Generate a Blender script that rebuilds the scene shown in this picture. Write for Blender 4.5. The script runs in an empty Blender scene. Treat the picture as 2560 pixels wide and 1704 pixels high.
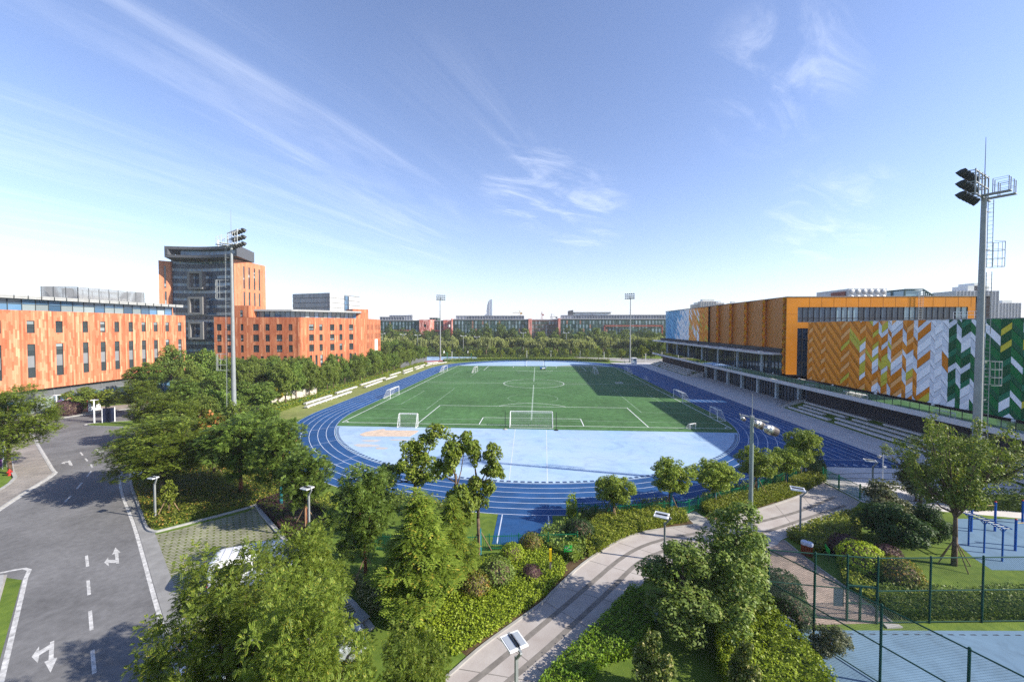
import bpy, math, random
import numpy as np
from mathutils import Vector, Matrix, Quaternion

# ------------------------------------------------------------------ camera, sky, sun, exposure
S = bpy.context.scene
COL = S.collection
PI = math.pi
def rad(a): return math.radians(a)
F_PX, CAM_H, YAW, PITCH, ROLL, CAM_X, CAM_Y, SHIFT = 995.56, 17.17792, -0.06346, 0.02512, 0.00097, 1.05042, -69.23397, -10.0
FW = np.array([math.sin(YAW)*math.cos(PITCH), math.cos(YAW)*math.cos(PITCH), -math.sin(PITCH)])
_rt = np.array([math.cos(YAW), -math.sin(YAW), 0.0]); _up = np.cross(_rt, FW)
RT = math.cos(ROLL)*_rt + math.sin(ROLL)*_up
UP = -math.sin(ROLL)*_rt + math.cos(ROLL)*_up
CAM = np.array([CAM_X, CAM_Y, CAM_H])
cam_data = bpy.data.cameras.new("camera")
cam = bpy.data.objects.new("camera", cam_data); COL.objects.link(cam)
cam_data.sensor_width = 36.0; cam_data.lens = 14.0
cam_data.shift_y = SHIFT/2560.0
cam_data.clip_start = 0.1; cam_data.clip_end = 12000.0
_m = Matrix.Identity(4)
for _i in range(3):
    _m[_i][0] = RT[_i]; _m[_i][1] = UP[_i]; _m[_i][2] = -FW[_i]; _m[_i][3] = CAM[_i]
cam.matrix_world = _m
S.camera = cam
S.render.filter_size = 1.25
S.cycles.use_denoising = False; S.cycles.use_adaptive_sampling = False; S.cycles.max_bounces = 12; S.cycles.transmission_bounces = 12; S.cycles.diffuse_bounces = 6; S.cycles.volume_bounces = 0
S.render.resolution_x = 1024; S.render.resolution_y = 681
S.view_settings.view_transform = 'Standard'; S.view_settings.look = 'None'
S.view_settings.exposure = 1.38; S.view_settings.gamma = 1.0
SUN_ELEV = 30.0
SUN_DIR = Vector((0.984*math.cos(rad(SUN_ELEV)), -0.178*math.cos(rad(SUN_ELEV)), math.sin(rad(SUN_ELEV))))
sd = bpy.data.lights.new("sun", 'SUN'); sd.energy = 4.0; sd.angle = rad(0.53); sd.color = (1.0, 0.92, 0.80)
sun = bpy.data.objects.new("sun", sd); COL.objects.link(sun)
sun.rotation_euler = (-SUN_DIR).to_track_quat('-Z', 'Y').to_euler()
W = bpy.data.worlds.new("World"); S.world = W; W.use_nodes = True
wn = W.node_tree.nodes; wl = W.node_tree.links
bg = wn['Background']; bg.inputs['Strength'].default_value = 0.090
sky = wn.new('ShaderNodeTexSky'); sky.sky_type = 'NISHITA'; sky.sun_disc = False
sky.sun_elevation = rad(SUN_ELEV); sky.sun_rotation = math.atan2(SUN_DIR.x, SUN_DIR.y)
sky.altitude = 50; sky.air_density = 1.0; sky.dust_density = 0.25; sky.ozone_density = 3.0
# thin cirrus: streaks on a cloud layer, seen through the view direction projected on a high plane
tc = wn.new('ShaderNodeTexCoord')
sep = wn.new('ShaderNodeSeparateXYZ'); wl.new(tc.outputs['Generated'], sep.inputs[0])
def wmath(op, a, b=None, clamp=False):
    n = wn.new('ShaderNodeMath'); n.operation = op; n.use_clamp = clamp
    for k, v in enumerate((a, b)):
        if v is None: continue
        if isinstance(v, (int, float)): n.inputs[k].default_value = v
        else: wl.new(v, n.inputs[k])
    return n.outputs[0]
zc = wmath('ADD', wmath('MAXIMUM', sep.outputs['Z'], 0.0), 0.10)
cxn = wmath('DIVIDE', sep.outputs['X'], zc); cyn = wmath('DIVIDE', sep.outputs['Y'], zc)
comb = wn.new('ShaderNodeCombineXYZ'); wl.new(cxn, comb.inputs[0]); wl.new(cyn, comb.inputs[1])
def cirrus(rot, sx, sy, scale, lo, hi, dist, blobs, amount):
    """a streaky noise layer kept to a few parts of the sky; blobs: (direction, cos of outer edge, cos of inner edge, weight)"""
    mp = wn.new('ShaderNodeMapping'); mp.vector_type = 'TEXTURE'; mp.inputs['Rotation'].default_value = (0, 0, rad(rot)); mp.inputs['Scale'].default_value = (sx, sy, 1); wl.new(comb.outputs[0], mp.inputs[0])
    n1 = wn.new('ShaderNodeTexNoise'); n1.inputs['Scale'].default_value = scale; n1.inputs['Detail'].default_value = 11; n1.inputs['Roughness'].default_value = 0.66; n1.inputs['Distortion'].default_value = dist
    wl.new(mp.outputs[0], n1.inputs['Vector'])
    mr = wn.new('ShaderNodeMapRange'); mr.interpolation_type = 'SMOOTHSTEP'; mr.inputs['From Min'].default_value = lo; mr.inputs['From Max'].default_value = hi; wl.new(n1.outputs['Fac'], mr.inputs['Value'])
    tot = None
    for d, c0, c1, w in blobs:
        dp_ = wn.new('ShaderNodeVectorMath'); dp_.operation = 'DOT_PRODUCT'; wl.new(tc.outputs['Generated'], dp_.inputs[0]); dp_.inputs[1].default_value = Vector(d).normalized()
        m2 = wn.new('ShaderNodeMapRange'); m2.interpolation_type = 'SMOOTHSTEP'; m2.inputs['From Min'].default_value = c0; m2.inputs['From Max'].default_value = c1; m2.inputs['To Max'].default_value = w; wl.new(dp_.outputs['Value'], m2.inputs['Value'])
        tot = m2.outputs[0] if tot is None else wmath('MAXIMUM', tot, m2.outputs[0])
    return wmath('MULTIPLY', wmath('MULTIPLY', mr.outputs[0], tot), amount)
def cosd(a): return math.cos(rad(a))
LB = [((-0.684, 0.621, 0.384), cosd(17), cosd(3), 0.8), ((-0.588, 0.722, 0.365), cosd(16), cosd(3), 1.0), ((-0.449, 0.836, 0.315), cosd(15), cosd(3), 1.0), ((-0.310, 0.915, 0.257), cosd(12), cosd(2), 1.0), ((-0.772, 0.587, 0.244), cosd(12), cosd(2), 0.9), ((-0.174, 0.892, 0.417), cosd(15), cosd(2), 0.5)]
RB = [((-0.013, 0.942, 0.334), cosd(8), cosd(1.5), 1.0), ((0.109, 0.956, 0.271), cosd(7), cosd(1), 0.9), ((0.441, 0.768, 0.465), cosd(9), cosd(1), 0.8), ((0.554, 0.803, 0.220), cosd(7), cosd(1), 0.7)]
cf = wmath('ADD', cirrus(66.0, 2.6, 0.33, 1.0, 0.42, 0.84, 1.3, LB, 0.22), cirrus(36.0, 0.55, 0.22, 1.0, 0.42, 0.74, 0.8, RB, 0.30), True)
mixc = wn.new('ShaderNodeMix'); mixc.data_type = 'RGBA'
tint = wn.new('ShaderNodeMix'); tint.data_type = 'RGBA'; tint.blend_type = 'MULTIPLY'; tint.inputs[0].default_value = 1.0; wl.new(sky.outputs[0], tint.inputs[6]); tint.inputs[7].default_value = (1.05, 0.952, 1.03, 1)
wl.new(cf, mixc.inputs['Factor']); wl.new(tint.outputs[2], mixc.inputs[6]); mixc.inputs[7].default_value = (7.2, 7.4, 7.9, 1)
wl.new(mixc.outputs[2], bg.inputs['Color'])

# ------------------------------------------------------------------ survey helpers: photo measurements to metres
def _ray(u, v): return FW + RT*((u-1280)/F_PX) + UP*((852+SHIFT-v)/F_PX)
def at(u, v, z=0.0):
    d = _ray(u, v); t = (z-CAM_H)/d[2]; p = CAM+t*d
    return (float(p[0]), float(p[1]))
def at_x(u, v, x):
    d = _ray(u, v); p = CAM + d*((x-CAM_X)/d[0]); return tuple(float(a) for a in p)
def at_y(u, v, y):
    d = _ray(u, v); p = CAM + d*((y-CAM_Y)/d[1]); return tuple(float(a) for a in p)
def at_d(u, v, dep):
    p = CAM + dep*_ray(u, v); return tuple(float(a) for a in p)
def poly(*px, z=0.0): return [at(u, v, z) for u, v in px]

rnd = random.Random(11)
rng = np.random.default_rng(5)

# ------------------------------------------------------------------ mesh builder
class MB:
    def __init__(s): s.v = []; s.f = []; s.uv = []; s.m = []
    def face(s, pts, m=0, uv=None):
        i = len(s.v); s.v.extend([tuple(p) for p in pts]); s.f.append(tuple(range(i, i+len(pts))))
        s.uv.append(uv); s.m.append(m)
    def hexa(s, P, m=0):      # 8 corners: bottom ring 0-3 (ccw), top ring 4-7
        i = len(s.v); s.v.extend([tuple(p) for p in P])
        for q in ((3,2,1,0),(4,5,6,7),(0,1,5,4),(1,2,6,5),(2,3,7,6),(3,0,4,7)):
            s.f.append(tuple(i+k for k in q)); s.uv.append(None); s.m.append(m)
    def box(s, c, d, rz=0.0, m=0):
        cx, cy, cz = c; x, y, z = d[0]/2, d[1]/2, d[2]/2; co, si = math.cos(rz), math.sin(rz)
        P = []
        for zz in (-z, z):
            for a, b in ((-x,-y),(x,-y),(x,y),(-x,y)):
                P.append((cx+a*co-b*si, cy+a*si+b*co, cz+zz))
        s.hexa(P, m)
    def box2(s, a, b, m=0):   # corner to corner
        s.box(((a[0]+b[0])/2,(a[1]+b[1])/2,(a[2]+b[2])/2), (abs(b[0]-a[0]),abs(b[1]-a[1]),abs(b[2]-a[2])), 0, m)
    def tube(s, p, q, r0, r1=None, n=6, m=0, caps=True):
        r1 = r0 if r1 is None else r1
        p = Vector(p); q = Vector(q); d = (q-p)
        if d.length < 1e-6: return
        d.normalize(); a = d.orthogonal().normalized(); b = d.cross(a)
        i = len(s.v)
        for c, r in ((p, r0), (q, r1)):
            for k in range(n):
                t = 2*PI*k/n; s.v.append(tuple(c + a*(r*math.cos(t)) + b*(r*math.sin(t))))
        for k in range(n):
            k2 = (k+1) % n
            s.f.append((i+k, i+k2, i+n+k2, i+n+k)); s.uv.append(None); s.m.append(m)
        if caps:
            s.f.append(tuple(i+n-1-k for k in range(n))); s.uv.append(None); s.m.append(m)
            s.f.append(tuple(i+n+k for k in range(n))); s.uv.append(None); s.m.append(m)
    def path(s, pts, r, n=6, m=0):
        for a, b in zip(pts[:-1], pts[1:]): s.tube(a, b, r, r, n, m)
    def bar(s, p, q, w, h=None, m=0):   # rectangular bar, w across, h upward
        h = h or w; p = Vector(p); q = Vector(q); d = (q-p).normalized()
        up = Vector((0,0,1)) if abs(d.z) < 0.95 else Vector((0,1,0))
        a = d.cross(up).normalized()*(w/2); b = a.cross(d).normalized()*(h/2)
        s.hexa([p-a-b, p+a-b, q+a-b, q-a-b, p-a+b, p+a+b, q+a+b, q-a+b], m)
    def prism(s, pts, z0, z1, m=0, mtop=None):
        pts = list(pts)
        A = sum(pts[i][0]*pts[(i+1)%len(pts)][1]-pts[(i+1)%len(pts)][0]*pts[i][1] for i in range(len(pts)))
        if A < 0: pts = pts[::-1]
        n = len(pts)
        s.face([(x,y,z1) for x,y in pts], m if mtop is None else mtop, [(x,y) for x,y in pts])
        s.face([(x,y,z0) for x,y in pts[::-1]], m)
        for i in range(n):
            a, b = pts[i], pts[(i+1)%n]
            s.face([(a[0],a[1],z0),(b[0],b[1],z0),(b[0],b[1],z1),(a[0],a[1],z1)], m)
    def sheet(s, pts, z, m=0):
        pts = list(pts)
        A = sum(pts[i][0]*pts[(i+1)%len(pts)][1]-pts[(i+1)%len(pts)][0]*pts[i][1] for i in range(len(pts)))
        if A < 0: pts = pts[::-1]
        s.face([(x,y,z) for x,y in pts], m, [(x,y) for x,y in pts])
    def strip(s, pts, w, z, m=0, closed=False):   # a flat ribbon along a 2-D line
        L = ribbon(pts, w/2, closed); Rr = ribbon(pts, -w/2, closed); n = len(pts)
        for i in range(n if closed else n-1):
            j = (i+1) % n
            s.face([(*Rr[i],z),(*Rr[j],z),(*L[j],z),(*L[i],z)], m)
    def wallstrip(s, pts, w, z0, z1, m=0):        # an upright kerb or wall along a 2-D line
        L = ribbon(pts, w/2); Rr = ribbon(pts, -w/2)
        s.prism(Rr + L[::-1], z0, z1, m)
    def lathe(s, prof, c=(0,0,0), n=12, m=0, sx=1, sy=1):
        i = len(s.v); k = len(prof)
        for r, z in prof:
            for a in range(n):
                t = 2*PI*a/n; s.v.append((c[0]+r*sx*math.cos(t), c[1]+r*sy*math.sin(t), c[2]+z))
        for a in range(k-1):
            for b in range(n):
                b2 = (b+1) % n
                s.f.append((i+a*n+b, i+a*n+b2, i+(a+1)*n+b2, i+(a+1)*n+b)); s.uv.append(None); s.m.append(m)
        s.f.append(tuple(i+n-1-b for b in range(n))); s.uv.append(None); s.m.append(m)
        s.f.append(tuple(i+(k-1)*n+b for b in range(n))); s.uv.append(None); s.m.append(m)
    def mesh(s, name, mats, smooth=False):
        me = bpy.data.meshes.new(name); me.from_pydata(s.v, [], s.f)
        for mt in (mats if isinstance(mats, (list, tuple)) else [mats]): me.materials.append(mt)
        me.polygons.foreach_set('material_index', s.m)
        if any(u is not None for u in s.uv):
            uvl = me.uv_layers.new(name='UVMap'); flat = []
            for f, u in zip(s.f, s.uv):
                flat.extend(u if u is not None else [(0.0,0.0)]*len(f))
            uvl.data.foreach_set('uv', np.array(flat, dtype=np.float32).ravel())
        if smooth: me.polygons.foreach_set('use_smooth', [True]*len(s.f))
        me.update(); return me
    def build(s, name, mats, parent=None, smooth=False, world=False):
        if world and parent is not None:          # vertices were given in world metres
            p = parent
            ox = oy = oz = 0.0
            while p is not None:
                ox += p.location.x; oy += p.location.y; oz += p.location.z; p = p.parent
            s.v = [(x-ox, y-oy, z-oz) for x, y, z in s.v]
        return link(name, s.mesh(name, mats, smooth), parent)
def ribbon(pts, off, closed=False):
    out = []; n = len(pts)
    for i in range(n):
        a = pts[(i-1) % n] if (closed or i > 0) else pts[i]
        b = pts[(i+1) % n] if (closed or i < n-1) else pts[i]
        dx, dy = b[0]-a[0], b[1]-a[1]; l = math.hypot(dx, dy) or 1.0
        out.append((pts[i][0]-dy/l*off, pts[i][1]+dx/l*off))
    return out
def smoothline(pts, n=6):      # Catmull-Rom through 2-D points
    P = [np.array(p, float) for p in pts]; P = [2*P[0]-P[1]] + P + [2*P[-1]-P[-2]]; out = []
    for i in range(1, len(P)-2):
        for k in range(n):
            t = k/n
            out.append(tuple(0.5*((2*P[i]) + (-P[i-1]+P[i+1])*t + (2*P[i-1]-5*P[i]+4*P[i+1]-P[i+2])*t*t + (-P[i-1]+3*P[i]-3*P[i+1]+P[i+2])*t**3)))
    out.append(tuple(P[-2])); return [(float(a), float(b)) for a, b in out]
def link(name, me, parent=None):
    o = bpy.data.objects.new(name, me); COL.objects.link(o)
    if parent is not None: o.parent = parent
    return o
def tag(o, label=None, cat=None, group=None, kind=None):
    if label: o['label'] = label
    if cat: o['category'] = cat
    if group: o['group'] = group
    if kind: o['kind'] = kind
    return o
def thing(name, label, cat, loc=(0,0,0), rz=0.0, group=None):
    o = bpy.data.objects.new(name, None); COL.objects.link(o)
    o.empty_display_size = 0.3
    o.location = loc if len(loc) == 3 else (loc[0], loc[1], 0.0); o.rotation_euler = (0, 0, rz)
    return tag(o, label, cat, group)
def struct(name, mb, mats): return tag(mb.build(name, mats), kind='structure')
def copy_tree(o, parent=None):
    c = o.copy(); COL.objects.link(c)
    c.parent = parent
    for ch in list(o.children): copy_tree(ch, c)
    return c

# ------------------------------------------------------------------ materials
def _nt(name):
    m = bpy.data.materials.new(name); m.use_nodes = True
    nt = m.node_tree; return m, nt, nt.nodes, nt.links, nt.nodes['Principled BSDF']
def mth(nt, op, a, b=None):
    n = nt.nodes.new('ShaderNodeMath'); n.operation = op
    for k, v in enumerate((a, b)):
        if v is None: continue
        if isinstance(v, (int, float)): n.inputs[k].default_value = v
        else: nt.links.new(v, n.inputs[k])
    return n.outputs[0]
def mixc_(nt, fac, a, b, mode='MIX'):
    n = nt.nodes.new('ShaderNodeMix'); n.data_type = 'RGBA'; n.blend_type = mode
    for k, v in ((0, fac), (6, a), (7, b)):
        if isinstance(v, (int, float)): n.inputs[k].default_value = v
        elif isinstance(v, tuple): n.inputs[k].default_value = (*v[:3], 1)
        else: nt.links.new(v, n.inputs[k])
    return n.outputs[2]
def noise(nt, scale, detail=4, vec=None, rough=0.55, dist=0.0):
    n = nt.nodes.new('ShaderNodeTexNoise'); n.inputs['Scale'].default_value = scale; n.inputs['Detail'].default_value = detail
    n.inputs['Roughness'].default_value = rough; n.inputs['Distortion'].default_value = dist
    if vec is None:
        g = nt.nodes.new('ShaderNodeNewGeometry'); vec = g.outputs['Position']
    nt.links.new(vec, n.inputs['Vector']); return n.outputs['Fac']
def rng_map(nt, v, a, b, c, d):
    n = nt.nodes.new('ShaderNodeMapRange'); nt.links.new(v, n.inputs['Value'])
    for k, x in zip(('From Min','From Max','To Min','To Max'), (a,b,c,d)): n.inputs[k].default_value = x
    return n.outputs[0]
def M(name, col, rough=0.7, metal=0.0, var=0.15, scale=1.2, col2=None, big=0.0, bump=0.0, spec=0.16, isl=0.0, wear=0.0):
    """plain surface: a colour with two scales of wear"""
    m, nt, N, L, b = _nt(name)
    b.inputs['Roughness'].default_value = rough; b.inputs['Metallic'].default_value = metal
    b.inputs['Specular IOR Level'].default_value = spec
    c2 = col2 if col2 else tuple(min(1.0, x*(1-var*1.6)) for x in col)
    c1 = col if col2 else tuple(min(1.0, x*(1+var*0.6)) for x in col)
    f = rng_map(nt, noise(nt, scale, 6), 0.3, 0.7, 0, 1)
    c = mixc_(nt, f, c1, c2)
    if big:
        f2 = rng_map(nt, noise(nt, scale*0.08, 3), 0.35, 0.65, 1-big, 1+big)
        c = mixc_(nt, 1.0, c, f2, 'MULTIPLY')
    if isl:
        g = N.new('ShaderNodeNewGeometry')
        c = mixc_(nt, 1.0, c, rng_map(nt, g.outputs['Random Per Island'], 0, 1, 1-isl, 1+isl), 'MULTIPLY')
    if wear:      # stains and rubbed streaks with shapes of their own
        f3 = rng_map(nt, noise(nt, 0.33, 8, rough=0.72, dist=1.5), 0.50, 0.72, 1.0, 1-wear)
        f4 = rng_map(nt, noise(nt, 0.12, 9, rough=0.78, dist=0.6), 0.52, 0.70, 1.0, 1+wear*0.7)
        c = mixc_(nt, 1.0, mixc_(nt, 1.0, c, f3, 'MULTIPLY'), f4, 'MULTIPLY')
    L.new(c, b.inputs['Base Color'])
    if bump:
        bn = N.new('ShaderNodeBump'); bn.inputs['Strength'].default_value = bump; bn.inputs['Distance'].default_value = 0.05
        L.new(noise(nt, scale*9, 3), bn.inputs['Height']); L.new(bn.outputs[0], b.inputs['Normal'])
    return m
def LEAF(name, dark, light, accent=None, acc=0.0, trans=0.28, rough=0.5):
    """leaves: every leaf its own tone, every plant its own cast"""
    m, nt, N, L, b = _nt(name)
    b.inputs['Roughness'].default_value = rough; b.inputs['Specular IOR Level'].default_value = 0.22
    g = N.new('ShaderNodeNewGeometry'); oi = N.new('ShaderNodeObjectInfo')
    r = g.outputs['Random Per Island']
    f = mth(nt, 'ADD', mth(nt, 'MULTIPLY', r, 0.65), mth(nt, 'MULTIPLY', noise(nt, 0.9, 2), 0.45))
    c = mixc_(nt, f, dark, light)
    if accent:
        a = mth(nt, 'GREATER_THAN', mth(nt, 'FRACT', mth(nt, 'MULTIPLY', r, 37.0)), 1-acc)
        c = mixc_(nt, a, c, accent)
    c = mixc_(nt, 1.0, c, rng_map(nt, oi.outputs['Random'], 0, 1, 0.82, 1.18), 'MULTIPLY')
    L.new(c, b.inputs['Base Color'])
    t = N.new('ShaderNodeBsdfTranslucent'); L.new(mixc_(nt, 1.0, c, (1.25,1.25,0.6), 'MULTIPLY'), t.inputs['Color'])
    mx = N.new('ShaderNodeMixShader'); mx.inputs[0].default_value = trans
    L.new(b.outputs[0], mx.inputs[1]); L.new(t.outputs[0], mx.inputs[2]); L.new(mx.outputs[0], N['Material Output'].inputs['Surface'])
    return m
def CLAD(name, cols, w=0.3, h=1.3):
    """vertical terracotta planks, each its own tone; UV in metres"""
    m, nt, N, L, b = _nt(name); b.inputs['Roughness'].default_value = 0.65; b.inputs['Specular IOR Level'].default_value = 0.3
    uv = N.new('ShaderNodeUVMap'); sp = N.new('ShaderNodeSeparateXYZ'); L.new(uv.outputs[0], sp.inputs[0])
    s = mth(nt, 'FLOOR', mth(nt, 'DIVIDE', sp.outputs[0], w))
    wn1 = N.new('ShaderNodeTexWhiteNoise'); wn1.noise_dimensions = '1D'; L.new(s, wn1.inputs['W'])
    r = mth(nt, 'FLOOR', mth(nt, 'ADD', mth(nt, 'DIVIDE', sp.outputs[1], h), mth(nt,'MULTIPLY',wn1.outputs['Value'],0.9)))
    cb = N.new('ShaderNodeCombineXYZ'); L.new(s, cb.inputs[0]); L.new(r, cb.inputs[1])
    w2 = N.new('ShaderNodeTexWhiteNoise'); w2.noise_dimensions = '2D'; L.new(cb.outputs[0], w2.inputs['Vector'])
    ra = N.new('ShaderNodeValToRGB'); ra.color_ramp.interpolation = 'CONSTANT'
    el = ra.color_ramp.elements
    while len(el) < len(cols): el.new(0.5)
    for i, cc in enumerate(cols): el[i].position = i/len(cols); el[i].color = (*cc, 1)
    w3 = N.new('ShaderNodeTexWhiteNoise'); w3.noise_dimensions = '1D'; L.new(mth(nt,'ADD',s,0.5), w3.inputs['W'])
    L.new(mth(nt,'ADD',mth(nt,'MULTIPLY',w2.outputs['Value'],0.48),mth(nt,'MULTIPLY',w3.outputs['Value'],0.52)), ra.inputs[0])
    fx = mth(nt, 'FRACT', mth(nt, 'DIVIDE', sp.outputs[0], w)); ln = mth(nt, 'LESS_THAN', fx, 0.06)
    c = mixc_(nt, mth(nt,'MULTIPLY',ln,0.55), ra.outputs[0], (0.12,0.04,0.02))
    c = mixc_(nt, 1.0, c, rng_map(nt, noise(nt, 0.25, 4), 0.3, 0.7, 0.9, 1.08), 'MULTIPLY')
    L.new(c, b.inputs['Base Color']); return m
def GLASS(name, col, rough=0.06, isl=0.5, spec=0.6):
    """opaque window glass: dark, glossy, each pane a little different"""
    m, nt, N, L, b = _nt(name); b.inputs['Roughness'].default_value = rough; b.inputs['Specular IOR Level'].default_value = spec
    g = N.new('ShaderNodeNewGeometry')
    L.new(mixc_(nt, 1.0, (*col,1), rng_map(nt, g.outputs['Random Per Island'], 0, 1, 1-isl, 1+isl), 'MULTIPLY'), b.inputs['Base Color'])
    bn = N.new('ShaderNodeBump'); bn.inputs['Strength'].default_value = 0.03; L.new(noise(nt, 0.6, 2), bn.inputs['Height']); L.new(bn.outputs[0], b.inputs['Normal'])
    return m
def CLEAR(name, col=(0.75,0.85,0.85)):
    m, nt, N, L, b = _nt(name)
    t = N.new('ShaderNodeBsdfTransparent'); t.inputs[0].default_value = (*col,1)
    g = N.new('ShaderNodeBsdfGlossy'); g.inputs['Roughness'].default_value = 0.03
    mx = N.new('ShaderNodeMixShader'); fr = N.new('ShaderNodeFresnel'); fr.inputs[0].default_value = 1.45
    L.new(fr.outputs[0], mx.inputs[0]); L.new(t.outputs[0], mx.inputs[1]); L.new(g.outputs[0], mx.inputs[2]); L.new(mx.outputs[0], N['Material Output'].inputs['Surface'])
    return m

# ================================================================== SETTING: ground, track, pitch, roads, paths
m_grass = M('lawn', (0.125,0.180,0.026), 0.9, var=0.35, scale=1.6, col2=(0.070,0.120,0.018), big=0.22, bump=0.5)
m_drygrass = M('dry_grass', (0.24,0.24,0.085), 0.9, scale=0.9, col2=(0.13,0.17,0.04), big=0.2, bump=0.4)
m_turf = M('artificial_turf', (0.066,0.150,0.050), 0.85, var=0.20, scale=0.9, big=0.15, bump=0.15, wear=0.2)
m_blue = M('blue_track', (0.020,0.078,0.215), 0.8, var=0.14, scale=0.5, big=0.13, bump=0.1, wear=0.25)
m_pale = M('pale_blue_surface', (0.34,0.44,0.56), 0.6, scale=0.10, col2=(0.25,0.385,0.545), big=0.07, wear=0.22)
m_court = M('court_blue', (0.125,0.205,0.29), 0.8, scale=0.35, col2=(0.105,0.18,0.265), big=0.10, wear=0.3)
m_line = M('line_paint', (0.68,0.70,0.70), 0.6, var=0.1)
m_rline = M('worn_road_paint', (0.50,0.50,0.49), 0.8, var=0.3, scale=3.5)
m_faint = M('worn_line_paint', (0.30,0.40,0.30), 0.7, var=0.35, scale=0.7)
m_trackline = M('track_line_paint', (0.50,0.56,0.66), 0.6, var=0.12)
m_asph = M('asphalt', (0.155,0.155,0.157), 0.9, var=0.12, scale=2.5, big=0.16, bump=0.25, wear=0.22)
m_conc = M('concrete', (0.33,0.32,0.30), 0.8, var=0.14, scale=1.1, big=0.10, bump=0.15)
m_kerb = M('kerb_stone', (0.36,0.36,0.35), 0.8, var=0.15, scale=2.0)
m_gut = M('gutter_concrete', (0.24,0.24,0.235), 0.85, var=0.15, scale=1.1, big=0.1)
m_sand = M('sand', (0.55,0.44,0.34), 0.95, var=0.15, scale=1.4, bump=0.6)
m_soil = M('soil', (0.11,0.075,0.04), 0.95, var=0.35, scale=1.6, bump=0.5)
m_path = M('path_concrete', (0.40,0.375,0.355), 0.8, scale=0.7, col2=(0.32,0.285,0.265), big=0.13, bump=0.12)
m_stripe = M('path_stripe', (0.19,0.175,0.16), 0.85, var=0.2, scale=1.5)
m_prom = M('promenade_paving', (0.54,0.52,0.51), 0.75, var=0.10, scale=0.8, big=0.08)

def BRICK(name, c1, c2, mortar, sx, sy, rot, msize=0.012, noise_amt=0.25):
    m, nt, N, L, b = _nt(name); b.inputs['Roughness'].default_value = 0.85
    g = N.new('ShaderNodeNewGeometry'); mpn = N.new('ShaderNodeMapping'); mpn.inputs['Rotation'].default_value = (0,0,rot)
    L.new(g.outputs['Position'], mpn.inputs[0])
    t = N.new('ShaderNodeTexBrick'); t.inputs['Scale'].default_value = 1.0
    t.inputs['Brick Width'].default_value = sx; t.inputs['Row Height'].default_value = sy; t.inputs['Mortar Size'].default_value = msize
    t.inputs['Color1'].default_value = (*c1,1); t.inputs['Color2'].default_value = (*c2,1); t.inputs['Mortar'].default_value = (*mortar,1)
    L.new(mpn.outputs[0], t.inputs['Vector'])
    c = mixc_(nt, 1.0, t.outputs[0], rng_map(nt, noise(nt, 0.5, 4), 0.3, 0.7, 1-noise_amt, 1+noise_amt), 'MULTIPLY')
    L.new(c, b.inputs['Base Color']); return m
m_brick = BRICK('brick_paving', (0.36,0.27,0.22), (0.27,0.20,0.165), (0.16,0.13,0.11), 0.42, 0.14, 0.05, 0.015)
m_walk = BRICK('sidewalk_paving', (0.27,0.245,0.215), (0.225,0.205,0.185), (0.13,0.125,0.12), 0.8, 0.4, rad(-38), 0.02)
m_paver = BRICK('grass_paver', (0.33,0.31,0.27), (0.28,0.26,0.22), (0.095,0.115,0.025), 0.9, 0.26, rad(-39.3), 0.075, 0.3)
def PROM():
    m, nt, N, L, b = _nt('promenade_planks'); b.inputs['Roughness'].default_value = 0.75
    g = N.new('ShaderNodeNewGeometry'); sp = N.new('ShaderNodeSeparateXYZ'); L.new(g.outputs['Position'], sp.inputs[0])
    ln = mth(nt, 'LESS_THAN', mth(nt, 'FRACT', mth(nt, 'DIVIDE', sp.outputs[0], 1.1)), 0.10)
    c = mixc_(nt, rng_map(nt, noise(nt, 0.6, 5), 0.3, 0.7, 0, 1), (0.58,0.56,0.555), (0.47,0.45,0.445))
    c = mixc_(nt, mth(nt, 'MULTIPLY', ln, 0.75), c, (0.23,0.22,0.23)); L.new(c, b.inputs['Base Color']); return m
m_planks = PROM()

b = MB(); b.sheet([(-4000,-600),(4000,-600),(4000,6000),(-4000,6000)], 0.0); struct('ground', b, m_grass)

# ---- stadium outline helper (straights along y, semicircles at both ends)
Y0, Y1 = 10.2, 93.8
def oval(r, n=48):
    P = []
    for k in range(n+1):
        a = PI + PI*k/n; P.append((r*math.cos(a), Y0 + r*math.sin(a)))
    for k in range(n+1):
        a = PI*k/n; P.append((r*math.cos(a), Y1 + r*math.sin(a)))
    return P
R_IN = 36.0
b = MB(); Oo, Oi = oval(R_IN+7.45), oval(R_IN)
for i in range(len(Oo)):
    j = (i+1) % len(Oo)
    b.face([(*Oo[i],0.010),(*Oo[j],0.010),(*Oi[j],0.010),(*Oi[i],0.010)])
struct('running_track', b, m_blue)
b = MB(); b.sheet([(36.35,-18.2),(46.7,-18.2),(46.7,110.6),(40.6,112.0),(36.0,104.0),(36.0,10.2)], 0.014); struct('sprint_straight', b, m_blue)
runway = poly((1252,1286),(1372,1288),(1350,1345),(1240,1352))
b = MB(); b.sheet([(-2.5,-33.0),(2.45,-33.0),(2.45,-38.3),(-2.5,-38.3)], 0.014); struct('runway', b, m_blue)
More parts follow.
